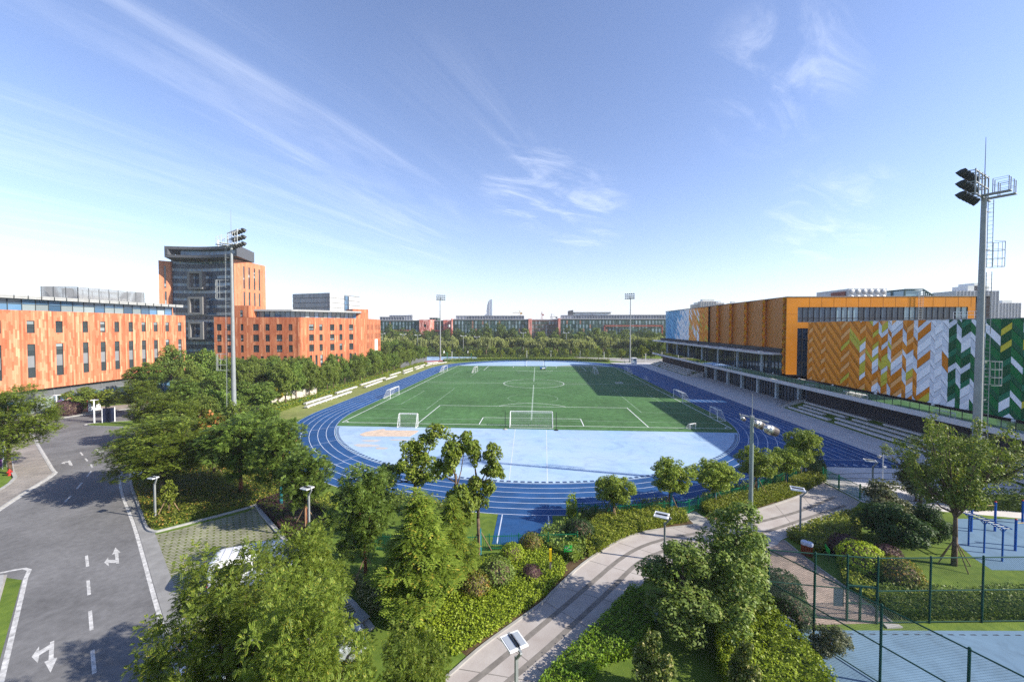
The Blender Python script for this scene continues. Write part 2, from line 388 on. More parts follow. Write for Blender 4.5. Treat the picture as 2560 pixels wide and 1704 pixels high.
# lane lines
b = MB()
for k in range(7):
    P = oval(R_IN+0.12+1.22*k)
    b.strip(P, 0.075, 0.018, closed=True)
for k in (7, 8):
    b.strip([(R_IN+0.12+1.22*k, -18.1), (R_IN+0.12+1.22*k, 110)], 0.10, 0.018)
for k in range(1, 7): b.strip([(R_IN+0.12+1.22*k, -15.4), (R_IN+0.12+1.22*k, 10.2)], 0.08, 0.018)
b.strip([(36.5,-15.4),(46.0,-15.4)], 0.10, 0.019)
for x in (-2.1, 2.1): b.strip([(x,-33.3),(x,-38.2)], 0.10, 0.019)
for a in (202, 216, 231, 318, 330, 345):            # stagger marks on the bends
    for k in range(6):
        r0 = R_IN+0.12+1.22*k; t = rad(a+0.9*k)
        b.strip([(r0*math.cos(t), Y0+r0*math.sin(t)), ((r0+1.22)*math.cos(t), Y0+(r0+1.22)*math.sin(t))], 0.07, 0.019)
struct('lane_markings', b, m_trackline)
# lane numbers at the near end of the straight
for i in range(8):
    c = bpy.data.curves.new('lane_number', 'FONT'); c.body = str(i+1); c.size = 1.05; c.align_x = 'CENTER'
    o = bpy.data.objects.new('lane_number', c); COL.objects.link(o)
    dg = bpy.context.evaluated_depsgraph_get(); me = bpy.data.meshes.new_from_object(o.evaluated_get(dg)); bpy.data.objects.remove(o)
    me.materials.clear(); me.materials.append(m_trackline)
    o = link('lane_number', me); o.location = (36.95+1.22*i, -17.75, 0.020); o.rotation_euler = (0,0,0)
    tag(o, kind='structure')

# ---- infield
def clip_y(P, ya, yb):
    def half(P, f, y):
        out = []
        for i in range(len(P)):
            a, c = P[i], P[(i+1) % len(P)]
            if f(a[1]): out.append(a)
            if f(a[1]) != f(c[1]):
                t = (y-a[1])/(c[1]-a[1]); out.append((a[0]+(c[0]-a[0])*t, y))
        return out
    return half(half(P, lambda v: v >= ya, ya), lambda v: v <= yb, yb)
In = oval(R_IN-0.05, 64)
FL = 104.0
b = MB(); b.sheet(clip_y(In, -2.65, FL+1.8), 0.010); struct('football_pitch', b, m_turf)
b = MB(); b.sheet(clip_y(In, -60, -2.65), 0.008); struct('near_apron', b, m_pale)
b = MB(); b.sheet(clip_y(In, FL+1.8, 200), 0.008); struct('far_apron', b, m_pale)
b = MB()                                              # darker drain strip inside the kerb of the near bend
for i in range(48):
    a0, a1 = PI+PI*i/48, PI+PI*(i+1)/48
    if Y0+R_IN*math.sin((a0+a1)/2) > -4: continue
    for k in range(3):
        s0, s1 = a0+(a1-a0)*k/3, a0+(a1-a0)*(k+0.62)/3
        b.face([(r*math.cos(a), Y0+r*math.sin(a), 0.013) for r, a in ((35.85,s0),(35.85,s1),(35.45,s1),(35.45,s0))])
struct('track_drain', b, M('drain_slots', (0.03,0.06,0.14), 0.6))
b = MB(); b.sheet([(9.5,FL+3.0)]+[(9.5+20.5*math.sin(PI*t/2), FL+3.0+5.0*math.sin(PI*t)**0.7) for t in [0.06*k for k in range(1,16)]]+[(31,FL+3.0)], 0.013); struct('far_grass_patch', b, m_drygrass)
b = MB()
SP = poly((898,1086),(915,1079),(952,1073),(962,1072),(962,1075),(1047,1076),(1042,1081),(1024,1091),(908,1090))
b.prism(SP, 0.004, 0.03); struct('sand_pit', b, m_sand)
b = MB()
for u, v, w, h in ((915,1113,38,4),(930,1101,26,3),(1000,1099,30,2),(955,1120,20,3)):
    b.sheet([at(u+w*math.cos(t)*rnd.uniform(0.7,1.1), v+h*math.sin(t)*rnd.uniform(0.7,1.1)) for t in [2*PI*k/12 for k in range(12)]], 0.012)
struct('spilled_sand', b, M('spilled_sand', (0.44,0.45,0.46), 0.9, var=0.2, scale=0.8, col2=(0.40,0.36,0.32)))
# white football lines
b = MB(); z = 0.015; w = 0.15
def rect(bb, x0, y0, x1, y1, w, z): 
    for p, q in (((x0,y0),(x1,y0)),((x1,y0),(x1,y1)),((x1,y1),(x0,y1)),((x0,y1),(x0,y0))): bb.strip([p,q], w, z)
rect(b, -34, 0, 34, FL, w, z)
b.strip([(-34,FL/2),(34,FL/2)], w, z)
for r, x, y, a0, a1 in ((9.15,0,FL/2,0,360),(9.15,0,11,37,143),(9.15,0,FL-11,217,323),(1,-34,0,0,90),(1,34,0,90,180),(1,34,FL,180,270),(1,-34,FL,270,360)):
    P = [(x+r*math.cos(rad(a0+(a1-a0)*k/48)), y+r*math.sin(rad(a0+(a1-a0)*k/48))) for k in range(49)]
    b.strip(P, w, z)
for s, y in ((1,0),(-1,FL)):
    for hw, d in ((20.16,16.5),(9.16,5.5)):
        for p, q in (((-hw,y),(-hw,y+s*d)),((hw,y),(hw,y+s*d)),((-hw,y+s*d),(hw,y+s*d))): b.strip([p,q], w, z)
struct('pitch_markings', b, m_line)
b = MB(); z = 0.013; w = 0.11
for y in (3.9, 49.0, 55.6, 100.6): b.strip([(-33.8,y),(33.8,y)], w, z)
b.strip([(0,3.9),(0,49)], 0.28, z); b.strip([(0,55.6),(0,100.6)], 0.28, z)
for yc in (26.5, 81.0):
    for s in (-1, 1):
        for d, hh in ((12.0,14.5),(4.8,9.2)):
            for p, q in (((s*34,yc-hh),(s*(34-d),yc-hh)),((s*(34-d),yc-hh),(s*(34-d),yc+hh)),((s*(34-d),yc+hh),(s*34,yc+hh))): b.strip([p,q], w, z)
    P = [(6*math.cos(rad(7.5*k)), yc+6*math.sin(rad(7.5*k))) for k in range(49)]; b.strip(P, 0.09, z)
struct('small_pitch_markings', b, m_faint)
b = MB(); z = 0.012
for xs in ((-2.05,-2.9),(2.2,2.9)): b.strip([(xs[1]*0.9,-2.7),(xs[0],-25.7)], 0.10, z)
b.strip([(-30,-5.3),(-2.7,-5.3)], 0.06, z); b.strip([(2.8,-5.3),(30,-5.3)], 0.06, z)
b.strip([(-28,-8.4),(-2.6,-8.4)], 0.06, z); b.strip([(2.7,-8.4),(30,-8.4)], 0.06, z)
struct('apron_markings', b, m_trackline)

# ---- left bank of dry grass and beds beyond the track
b = MB(); b.sheet([(-43.3,2)]+[(-43.3,104)]+[(-37.5,119),(-42,124),(-51.5,118),(-52,8),(-48,1)], 0.004); struct('dry_bank', b, m_drygrass)

# ---- roads on the left
b = MB(); b.sheet([(-4,-60.5),(-20.3,-47.8),(-31.8,-38.5),(-36.3,-35.0),(-41.1,-31.3),(-45.7,-27.5),(-48.4,-25),(-49.6,-23),(-44,-15),(-56,-4),(-70,8),(-80,13.6),(-86.1,5.3),(-88.7,-2.8),(-98,-4.5),(-79.3,-11.7),(-71.5,-16.6),(-55.6,-26.5),(-52.1,-31.6),(-48.6,-36.6),(-49.5,-42),(-66,-60),(-60,-78),(-36.3,-44.5),(-33.8,-44.8),(-12,-63)], 0.004)
struct('road', b, m_asph)
b = MB(); z = 0.008
E1 = smoothline([(-9,-56.8),(-20.4,-47.9),(-31.8,-38.7),(-36.4,-35.1),(-41.2,-31.4),(-45.6,-27.7),(-48.0,-25.2),(-49.5,-22.9)], 5)
b.strip(ribbon(E1, 0.15), 0.22, z)
E2 = smoothline([(-48.2,-37.0),(-49.3,-35.4),(-52.0,-31.4),(-55.0,-26.9),(-57.5,-25.2),(-71.3,-16.4),(-79.2,-11.4),(-95,-4.2)], 4)
b.strip(ribbon(E2, -0.15), 0.20, z)
E3 = [(-44,-48.6),(-36.6,-44.4),(-35.9,-43.9),(-35.3,-43.6),(-34.7,-43.75),(-33.8,-44.6),(-24.8,-52.0),(-13,-62)]
b.strip(E3, 0.22, z)
for (u0,v0),(u1,v1) in (((216,1388),(219,1415)),((220,1449),(223,1486)),((225,1526),(229,1574)),((231,1624),(236,1682)),((201,1130),(207,1138)),((213,1145),(219,1152)),((226,1159),(231,1168)),((228,1177),(217,1191)),((205,1206),(192,1221)),((177,1239),(162,1254)),((239,1720),(243,1780))):
    b.strip([at(u0,v0), at(u1,v1)], 0.16, z)
# road arrows, traced and laid flat
b2 = 274.2/1000
def A1(x, y): return at(x*640/2334, 1274+y*640/2334)
for P in ([(1052,342),(1100,388),(1078,392),(1086,486),(1060,488),(1055,482),(988,480),(992,512),(950,480),(986,432),(988,455),(1053,455),(1046,402),(1022,408)],
          [(457,1204),(495,1190),(488,1350),(523,1345),(460,1482),(404,1384),(442,1368),(448,1270),(358,1325),(344,1396),(288,1338),(357,1242),(356,1284),(455,1226)]):
    b.sheet([A1(x, y) for x, y in P], z)
def A6(x, y): return at(x*640/2334, 900+y*640/2334)
for P in ([(625,914),(640,912),(664,955),(655,962),(628,952),(622,930),(590,932),(595,945),(557,940),(585,922),(618,922)],
          [(862,812),(905,812),(890,822),(920,830),(950,822),(945,836),(900,840),(880,822)]):
    b.sheet([A6(x, y) for x, y in P], z)
struct('road_markings', b, m_rline)
b = MB()
b.sheet(E1 and [at(u,v) for u,v in ((352,1322),(356,1332),(407,1499),(424,1556),(446,1556),(427,1502),(375,1337),(369,1326))], 0.008); struct('gutter_apron', b, m_gut)
b = MB(); b.strip(ribbon(E1, -0.45), 0.9, 0.0065); struct('gutter', b, m_gut)
# kerbs
b = MB()
bedk = smoothline(poly((330,1150),(324,1172),(329,1216),(346,1263),(362,1309),(371,1325),(388,1330),(412,1325),(520,1297),(617,1271),(640,1262)), 4)
b.wallstrip(bedk, 0.18, 0.0, 0.14)
b.wallstrip(poly((640,1262),(655,1284),(719,1359),(800,1437),(886,1513),(930,1573)), 0.30, 0.0, 0.12)
b.wallstrip(ribbon(E2, 0.05)[:], 0.16, 0.0, 0.13)
b.wallstrip([(-45,-49.3),(-37.0,-45.2),(-36.2,-44.8),(-35.6,-44.6),(-34.6,-45.3),(-25.8,-52.6),(-13.5,-63)], 0.18, 0.0, 0.13)
b.wallstrip(smoothline([(-60,-6),(-71.5,-6.0),(-76.5,-5.6),(-77.8,-4.9),(-77.4,-4.0),(-74.5,-2.6),(-66,2.5)], 4), 0.18, 0.0, 0.13)
b.wallstrip([(-90,-3.9),(-88.6,-2.9),(-86.0,5.2),(-80.2,13.8)], 0.16, 0.0, 0.13)
struct('kerbs', b, m_kerb)
b = MB(); b.sheet([(-45.2,-49.0),(-37.0,-44.9),(-35.6,-44.3),(-25.4,-52.5),(-13.2,-62.5),(-14,-63.3),(-26.2,-53.2),(-35.8,-45.3),(-37.3,-45.5),(-45.6,-49.7)], 0.006); struct('gutter', b, m_conc)
b = MB(); b.prism(ribbon(E2,0.12)+[(-90,-8.0),(-68.2,-21.3),(-61,-26.2),(-57.9,-28.0),(-56.2,-29.7),(-54.6,-31.7),(-52.6,-36.5)], 0, 0.11); struct('sidewalk', b, m_walk)
b = MB(); b.wallstrip([(-90,-8.2),(-68.3,-21.4),(-61,-26.3),(-57.9,-28.2),(-56.2,-29.9),(-54.7,-31.9),(-52.8,-36.5)], 0.30, 0.0, 0.16); struct('sidewalk_edging', b, m_kerb)
b = MB(); b.prism([(-91,-4.4),(-88.7,-2.7),(-86.1,5.4),(-80.4,13.9),(-84,16),(-93,9),(-97.2,3.0),(-97.2,-4)], 0, 0.11); struct('forecourt', b, m_walk)
b = MB(); b.prism([(-60,-5.8),(-71.5,-5.8),(-76.4,-5.4),(-77.5,-4.8),(-77.2,-4.1),(-74.4,-2.8),(-66,2.2)], 0, 0.12); struct('verge', b, m_grass)
lot = poly((375,1337),(405,1333),(520,1303),(617,1279),(637,1267),(653,1286),(717,1362),(798,1440),(884,1516),(928,1576))
lot += [(-14,-53.5),(-18.5,-49.5)] + poly((427,1502))
b = MB(); b.sheet(lot, 0.004); struct('parking_lot', b, m_paver)

# ---- park path
pl = smoothline(poly((1090,1712),(1130,1682),(1212,1611),(1349,1512),(1385,1477),(1456,1411),(1530,1362),(1594,1334),(1667,1321),(1736,1312),(1828,1293),(1921,1266),(1995,1241),(2033,1222),(2052,1202)), 5)
pr_ = smoothline(poly((1290,1740),(1341,1704),(1374,1692),(1487,1578),(1566,1496),(1635,1433),(1715,1398),(1800,1380),(1885,1378),(1940,1362),(1958,1347),(2030,1320),(2112,1290),(2150,1254)), 5)
b = MB()
b.sheet(pl + pr_[::-1], 0.008); struct('park_path', b, m_path)
b = MB()
for P in (((640,1740),(680,1690),(1185,1274+1260*.2742/1)),):
    pass
def Z7(x, y): return at(1100+x*640/2334, 1274+y*640/2334)
def Z4(x, y): return at(1400+x*640/2334, 1060+y*640/2334)
s1 = smoothline([Z7(*p) for p in ((120,1700),(310,1560),(680,1260),(1050,950),(1400,650),(1640,450),(1850,330),(2100,255),(2334,215))]+[Z4(*p) for p in ((1500,955),(1750,905),(2160,800),(2500,665))], 5)
s2 = smoothline([Z7(*p) for p in ((470,1700),(620,1568),(1000,1240),(1370,900),(1560,720),(1800,490),(2010,385))]+[Z4(*p) for p in ((1180,1090),(1480,1040),(1800,1000),(2300,840),(2600,740))], 5)
b.strip(s1, 0.32, 0.012); b.strip(s2, 0.32, 0.012)
struct('path_bands', b, m_stripe)
b = MB()
for k in range(6, 70, 5):
    if k < len(pl) and k < len(pr_): b.strip([pl[k], pr_[min(len(pr_)-1, int(k*0.95))]], 0.045, 0.011)
struct('path_joints', b, m_stripe)
b = MB(); b.wallstrip(pl, 0.16, 0.0, 0.09); b.wallstrip(pr_[:32], 0.14, 0.0, 0.08); struct('path_edging', b, m_conc)
b = MB()                                              # bare soil along the beds
b.strip(ribbon(pl[8:66], 0.45), 0.9, 0.005); struct('soil_border', b, m_soil)
b = MB(); b.sheet(poly((1712,1286),(1738,1277),(1778,1304),(1737,1312)), 0.009); struct('gate_spur', b, m_conc)
b = MB(); b.sheet(poly((1915,1375),(1958,1348),(2016,1395),(2109,1463),(2232,1556),(2002,1562),(1960,1500),(1900,1420)), 0.006); struct('brick_path', b, m_brick)
b = MB(); b.wallstrip(poly((1962,1351),(2016,1396),(2109,1464),(2232,1556)), 0.10, 0, 0.06); struct('brick_edging', b, m_conc)
# ---- plaza and promenade on the right
b = MB(); b.sheet([(33.1,-18.25),(60,-18.25),(60,-33),(45,-31),(36,-29.5),(33.0,-28.4),(33.0,-22.4)], 0.006)
struct('plaza', b, m_prom)
b = MB()
for k in range(4):
    P = [(33.4+26*t, -21.0-2.1*k+1.2*math.sin(t*3+k)) for t in [i/14 for i in range(15)]]; b.strip(P, 0.18, 0.010)
struct('plaza_bands', b, m_stripe)
b = MB(); b.sheet([(46.7,-18.25),(60,-18.25),(60,126),(36,126),(38,116),(41,112.1),(46.7,110.7)], 0.004); struct('promenade', b, m_planks)
# ---- blue courts
b = MB(); b.sheet([(14.6,-45.75),(17,-46.0),(30,-45.2),(60,-43.8),(60,-75),(14.0,-75)], 0.006); struct('blue_court', b, m_court)
b = MB()
for k in range(34):
    x = 17.2+0.62*k; y = -46.25+0.055*(x-17)
    b.sheet([(x,y-0.03),(x+0.34,y-0.03),(x+0.30,y+0.05),(x+0.02,y+0.02)], 0.010)
struct('court_drain', b, M('drain_grey', (0.03,0.035,0.05), 0.6))
b = MB(); b.prism(poly((2208,1560),(2246,1562),(2257,1569),(2218,1571)), 0.0, 0.08); struct('concrete_slab', b, m_conc)
b = MB(); b.sheet(poly((2392,1296),(2600,1296),(2640,1426),(2480,1424),(2440,1398),(2385,1352)), 0.006); struct('fitness_pad', b, m_court)
b = MB(); b.sheet(poly((1040,908),(1195,899),(1190,888),(1050,891)), 0.006); struct('far_blue_court', b, m_pale)
b = MB(); b.sheet(poly((1060,905),(1110,904),(1180,900),(1180,897),(1060,902)), 0.010); struct('far_red_border', b, M('red_court', (0.35,0.09,0.08), 0.7))
b = MB(); b.sheet([(46,128),(62,124),(70,150),(20,160)], 0.005); struct('far_path', b, m_conc)

# ================================================================== THE SPORTS HALL on the right
m_or_face = M('orange_panel', (0.66,0.235,0.010), 0.55, var=0.06, scale=0.5, big=0.05)
chev = {
 'oA': (0.84,0.29,0.020), 'oB': (0.64,0.195,0.003), 'oC': (0.86,0.42,0.14), 'oD': (0.56,0.18,0.005), 'am': (0.88,0.44,0.015),
 'wA': (0.84,0.85,0.87), 'wB': (0.66,0.69,0.74), 'ol': (0.58,0.50,0.05), 'gA': (0.006,0.150,0.038), 'gB': (0.012,0.105,0.045), 'gC': (0.02,0.165,0.085), 'gD': (0.006,0.080,0.028),
 'bA': (0.14,0.42,0.70), 'bB': (0.06,0.24,0.46), 'bC': (0.20,0.48,0.70), 'br': (0.45,0.165,0.028), 'br2': (0.40,0.145,0.025)}
CK = list(chev); CM = [M('panel_'+k, chev[k], 0.45, var=0.05, scale=0.6) for k in CK]
m_joint = M('dark_joint', (0.03,0.025,0.03), 0.6)
m_glassd = GLASS('hall_glass', (0.035,0.05,0.065), 0.04, 0.5, 0.7)
m_glassb = GLASS('ribbon_glass', (0.045,0.085,0.13), 0.10, 0.35, 0.35)
m_glassl = GLASS('hall_glass_light', (0.20,0.33,0.40), 0.10, 0.25)
m_dark = M('dark_metal', (0.035,0.037,0.042), 0.5, var=0.1)
m_slab = M('pale_slab', (0.55,0.54,0.53), 0.6, var=0.06, scale=0.7)
m_louv = M('louvre_grey', (0.055,0.056,0.065), 0.6, var=0.15)
m_roof = M('roof_grey', (0.30,0.30,0.30), 0.8, var=0.15)
m_col = M('pale_column', (0.42,0.50,0.54), 0.5, var=0.05)
m_white = M('white_paint', (0.72,0.72,0.70), 0.5, var=0.06)
m_rail = CLEAR('rail_glass', (0.62,0.72,0.72))

hall = thing('sports_hall', 'long orange sports hall with chevron panel walls and a glazed terrace beside the running track', 'building', (57,24,0))
def clip2(P, z0, z1):
    def half(P, s, z):
        out = []
        for i in range(len(P)):
            a, c = P[i], P[(i+1) % len(P)]
            ia, ic = s*(a[1]-z) >= 0, s*(c[1]-z) >= 0
            if ia: out.append(a)
            if ia != ic:
                t = (z-a[1])/(c[1]-a[1]); out.append((a[0]+(c[0]-a[0])*t, z))
        return out
    P = half(P, 1, z0)
    return half(P, -1, z1) if P else P
def chevron(mb, bounds, ups, z0, z1, px, pick, period=2.04, slope=0.95, split=0.40, relief=0.18, gap=0.015):
    """a wall in the y-z plane: columns of slanted panels, folded like a screen. bounds: y of the column edges, px(k, y): wall x"""
    off = 0.0; offs = [0.0]
    for i in range(len(bounds)-1):
        off += (1 if ups[i] else -1)*slope*abs(bounds[i+1]-bounds[i]); offs.append(off)
    xs = [px(k) - (relief if k % 2 else 0.0) for k in range(len(bounds))]
    lo = min(offs)
    for i in range(len(bounds)-1):
        ya, yb = bounds[i], bounds[i+1]
        k0 = int((z0-max(offs))/period)-2; k1 = int((z1-lo)/period)+2
        for k in range(k0, k1):
            for q, (f0, f1) in enumerate(((0, split), (split, 1))):
                za, zb = offs[i]+(k+f0)*period, offs[i+1]+(k+f0)*period
                zc, zd = offs[i+1]+(k+f1)*period, offs[i]+(k+f1)*period
                P = clip2([(ya,za+gap),(yb,zb+gap),(yb,zc-gap),(ya,zd-gap)], z0, z1)
                if len(P) < 3: continue
                m = pick(i, k, q, (ya+yb)/2, (za+zd)/2)
                def X(y): return xs[i]+(xs[i+1]-xs[i])*((y-ya)/(yb-ya))
                mb.face([(X(y)-(0.03 if q else 0.0), y, z) for y, z in P][::-1], CK.index(m))
# lower block: x = 58, z 6.25-18.25, y 18.5 to -27
cpx = [(1990+a*290/2165) for a in (205,260,310,490,550,860,1000,1215,1300,1450,1540,1620,1715,1805,1990,2090)]
cpx += [(2270+a*290/1624) for a in (78,155,320,400,480,590,680,770,880,985,1085,1320,1450,1640)]
bnd = [at_x(u, 860, 58.0)[1] for u in cpx]; bnd[0] = 18.5
bnd += [-20.9,-22.0,-25.2,-26.2,-27.0]
ups = [i % 2 == 1 for i in range(len(bnd)-1)]
rz = random.Random(4)
def yu(u): return at_x(u, 860, 58.0)[1]
ZU = [yu(u) for u in (2100, 2150, 2182, 2306, 2325, 2368, 2436, 2455)]
def pick_low(i, k, q, y, z):
    up = ups[i]; r = rz.random()
    og = ('oC' if q == 0 else 'oB') if up else ('oD' if q == 0 else 'oA')
    wh = ('wA' if q == 0 else 'wB') if not up else ('wB' if q == 0 else 'wA')
    gr = ('gC' if q == 0 else 'gD') if up else ('gB' if q == 0 else 'gA')
    ZU_ = ZU
    if y > ZU_[0]: return og if r > 0.02 else 'am'
    if y > ZU_[1]: return og if r > 0.12 else ('am' if r > 0.07 else 'ol')
    if y > ZU_[2]: return og if r > 0.24 else ('wA' if r > 0.10 else 'ol')
    if y > ZU_[3]:
        if (k+i) % 3 == 0 and r < 0.85 or r < 0.16: return wh
        return og if r < 0.90 else 'ol'
    if y > ZU_[4]:
        if r < 0.55: return wh
        return ('oB' if up else 'oA') if r < 0.88 else 'ol'
    if y > ZU_[5]: return wh if r > 0.04 else 'oB'
    if y > ZU_[6]: return wh if r < 0.55 else gr
    if y > ZU_[7]: return wh if r < 0.3 else gr
    return gr if r > 0.27 else ('wA' if r > 0.12 else 'ol')
b = MB(); chevron(b, bnd, ups, 6.25, 18.25, lambda k: 58.0, pick_low)
b.build('chevron_panels', CM, hall, world=True)
b = MB()
b.box2((58.12,-27,6.0),(84,18.45,18.22)); b.build('lower_block', m_joint, hall, world=True)
b = MB(); b.box2((57.9,-27.1,18.22),(84,18.6,18.34)); b.build('lower_roof', m_roof, hall, world=True)
# upper block: front at y = 24.3, west wall with saw-tooth returns
UT = 24.0; UB = 12.3
b = MB()
yy = [59.2,50.8,42.4,33.6,25.4]                      # near ends of the long tilted bays
far = [66.5,59.7,51.3,42.9,34.1]
for yn, yf in zip(yy, far):
    n = 5; ybs = [yf+(yn-yf)*j/n for j in range(n+1)]
    for j in range(n):
        xa, xb = 58.1-1.15*j/n, 58.1-1.15*(j+1)/n
        z = UB; k = 0
        base = -0.8*(j % 2)
        for k in range(-2, 12):
            for q, (f0, f1) in enumerate(((0,0.12),(0.12,1))):
                d = 1.9 if j % 2 else -1.9
                P = clip2([(ybs[j], UB+(k+f0)*2.6+base), (ybs[j+1], UB+(k+f0)*2.6+base+d), (ybs[j+1], UB+(k+f1)*2.6+base+d), (ybs[j], UB+(k+f1)*2.6+base)], UB, UT)
                if len(P) < 3: continue
                def X(y): return xa+(xb-xa)*((y-ybs[j])/(ybs[j+1]-ybs[j]))
                b.face([(X(y)-(0.05 if q else 0), y, zz) for y, zz in P][::-1], CK.index('br' if q else 'oC'))
    # the return facing the camera: folded zig-zag strip
    zb = UB if yn > 26 else 6.55
    z = zb; k = 0
    while z < UT:
        z2 = min(UT, z+0.98); wob = 0.16 if k % 2 else -0.10; wob2 = -0.10 if k % 2 else 0.16
        for xa, xb, dy0, dy1, c in ((56.95,57.55,0.0,0.10,'am' if k % 2 else 'oA'),(57.55,58.15,0.10,0.52,'oA' if k % 2 else 'oC')):
            a0 = wob if xa < 57 else 0; a1 = wob2 if xa < 57 else 0
            b.face([(xa-a0, yn+dy0, z),(xb, yn+dy1, z),(xb, yn+dy1, z2),(xa-a1, yn+dy0, z2)], CK.index(c))
        z = z2; k += 1
# far multi-coloured part of the same wall
fb = [110.5]; 
while fb[-1] > 66.6: fb.append(max(66.5, fb[-1]-rz.choice((0.9,1.3,1.7,2.2))))
fu = [i % 2 == 0 for i in range(len(fb)-1)]
def pick_far(i, k, q, y, z):
    r = rz.random()
    if y > 98: return ('bA' if q else 'bB') if r > 0.2 else 'bC'
    if y > 91:  return ('bA' if r > 0.55 else 'wA') if (z-12)/12 < (98-y)/7+0.3 else ('bC' if q else 'bB')
    if y > 84:  return 'wA' if r < 0.7 else ('wB' if r < 0.88 else 'bA')
    if y > 74:  return ('oA' if q else 'oC') if r > 0.34 else ('wA' if r > 0.1 else 'ol')
    return ('oA' if q else 'oB') if r > 0.16 else ('ol' if r > 0.06 else 'am')
chevron(b, fb, fu, UB, UT, lambda k: 57.6, pick_far, period=1.8, slope=1.1, split=0.5, relief=0.12)
b.build('upper_chevron_panels', CM, hall, world=True)
b = MB(); b.box2((58.35,24.62,6.0),(100,110.4,23.94))
b.box2((57.2,60,12.1),(58.3,110.4,12.3)); b.build('upper_block', m_joint, hall, world=True)
b = MB(); b.box2((57.25,24.2,23.94),(100,110.5,24.10)); b.build('roof', m_roof, hall, world=True)
# south front: orange frame round a ribbon of glass
b = MB(); yf = 24.28
b.box2((57.1,yf,6.5),(59.45,yf+0.3,23.94)); b.box2((59.45,yf,21.68),(96.7,yf+0.3,23.94)); b.box2((95.2,yf,12),(96.7,yf+0.3,21.68)); b.box2((59.45,yf,16.95),(66,yf+0.3,18.3))
b.build('orange_front', m_or_face, hall, world=True)
b = MB()
for k in range(1, 15): b.box2((59.4+2.6*k-0.02, yf-0.012, 21.7),(59.4+2.6*k+0.02, yf+0.05, 23.93))
b.box2((57.2,yf-0.012,20.1),(59.4,yf+0.02,20.14)); b.build('panel_joints', M('orange_joint', (0.30,0.09,0.01), 0.6), hall, world=True)
b = MB(); bm_ = MB(); n = 30
for k in range(n):
    xa = 59.47+(95.18-59.47)*k/n; xb = 59.47+(95.18-59.47)*(k+1)/n
    light = (7 <= k <= 10) or (19 <= k <= 20) or k >= 28
    b.face([(xa+0.05,yf+0.22,18.3),(xb-0.05,yf+0.22,18.3),(xb-0.05,yf+0.22,21.66),(xa+0.05,yf+0.22,21.66)], 1 if light else 0)
    bm_.box2((xb-0.06,yf+0.10,18.3),(xb+0.06,yf+0.3,21.68))
bm_.box2((59.45,yf+0.12,19.2),(95.2,yf+0.24,19.28))
g_ = b.build('ribbon_window', [m_glassb, m_glassl], hall, world=True); bm_.build('mullion', m_dark, g_, world=True)
b = MB()                                              # tall entrance glazing beside the lower block
b.face([(59.45,yf+0.28,6.3),(66,yf+0.28,6.3),(66,yf+0.28,16.95),(59.45,yf+0.28,16.95)])
e_ = b.build('entrance_glazing', m_glassb, hall, world=True)
b = MB()
for x in (59.5,60.6,61.7,62.8,63.9): b.box2((x-0.07,yf+0.05,6.3),(x+0.07,yf+0.3,16.95))
for z in (9.2,12.0,14.5): b.box2((59.45,yf+0.08,z-0.06),(66,yf+0.26,z+0.06))
b.build('mullion', m_dark, e_, world=True)
# middle storey: glass wall under the canopy
b = MB()
gx = 57.6
for k in range(58):
    ya = 26.5+83.0*k/58; yb2 = 26.5+83.0*(k+1)/58
    b.face([(gx,yb2-0.04,5.7),(gx,ya+0.04,5.7),(gx,ya+0.04,11.0),(gx,yb2-0.04,11.0)])
g_ = b.build('terrace_glazing', m_glassd, hall, world=True)
b = MB()
for k in range(59): b.box2((gx-0.13,26.5+83.0*k/58-0.04,5.7),(gx+0.05,26.5+83.0*k/58+0.04,11.0))
b.box2((gx-0.08,26.5,8.2),(gx+0.02,109.5,8.3)); b.build('mullion', m_dark, g_, world=True)
for k in range(7):
    b = MB(); b.box2((56.5,33+12*k,5.6),(56.9,33.4+12*k,10.95)); b.build('column', m_col, hall, world=True)
b = MB(); b.prism([(53.95,117.6),(53.95,29.2),(55.6,26.9),(57.6,26.6),(58.2,117.6)], 10.78, 11.22); cp = b.build('canopy', m_slab, hall, world=True)
b = MB()
for k in range(9): b.box2((54.5,30+10*k,11.22),(55.2,30.8+10*k,11.45))
b.build('skylight', m_white, cp, world=True)
b = MB(); b.box2((57.3,26.6,11.22),(58.2,117,12.3)); b.build('canopy_upstand', m_dark, hall, world=True)
# terrace slab and glass balustrade
b = MB(); b.prism([(53.95,118.0),(53.95,-27.5),(60.5,-27.5),(60.5,118.0)], 4.85, 5.55); b.build('terrace_slab', m_slab, hall, world=True)
b = MB()
for k in range(104):
    ya = -27.4+1.4*k
    b.face([(54.12,ya+0.04,5.6),(54.12,ya+1.34,5.6),(54.12,ya+1.34,6.6),(54.12,ya+0.04,6.6)])
b.build('glass_balustrade', m_rail, hall, world=True)
b = MB()
for k in range(105): b.box((54.12,-27.4+1.4*k,6.08),(0.05,0.05,1.1))
b.box2((54.08,-27.4,6.62),(54.16,118,6.68)); b.build('balustrade_rail', m_dark, hall, world=True)
for k in range(12):
    b = MB(); b.box2((55.6,-25.5+9.6*k,5.55),(56.8,-19.6+9.6*k,6.1)); b.build('terrace_planter', M('planter_brown', (0.06,0.045,0.045), 0.7) if k == 0 else bpy.data.materials['planter_brown'], hall, world=True)
for k in range(11):
    b = MB(); b.lathe([(0.18,0),(0.18,0.75),(0.12,0.8)], (57.1,-18.9+9.6*k,5.55), 8); b.build('bollard_light', m_white, hall, world=True)
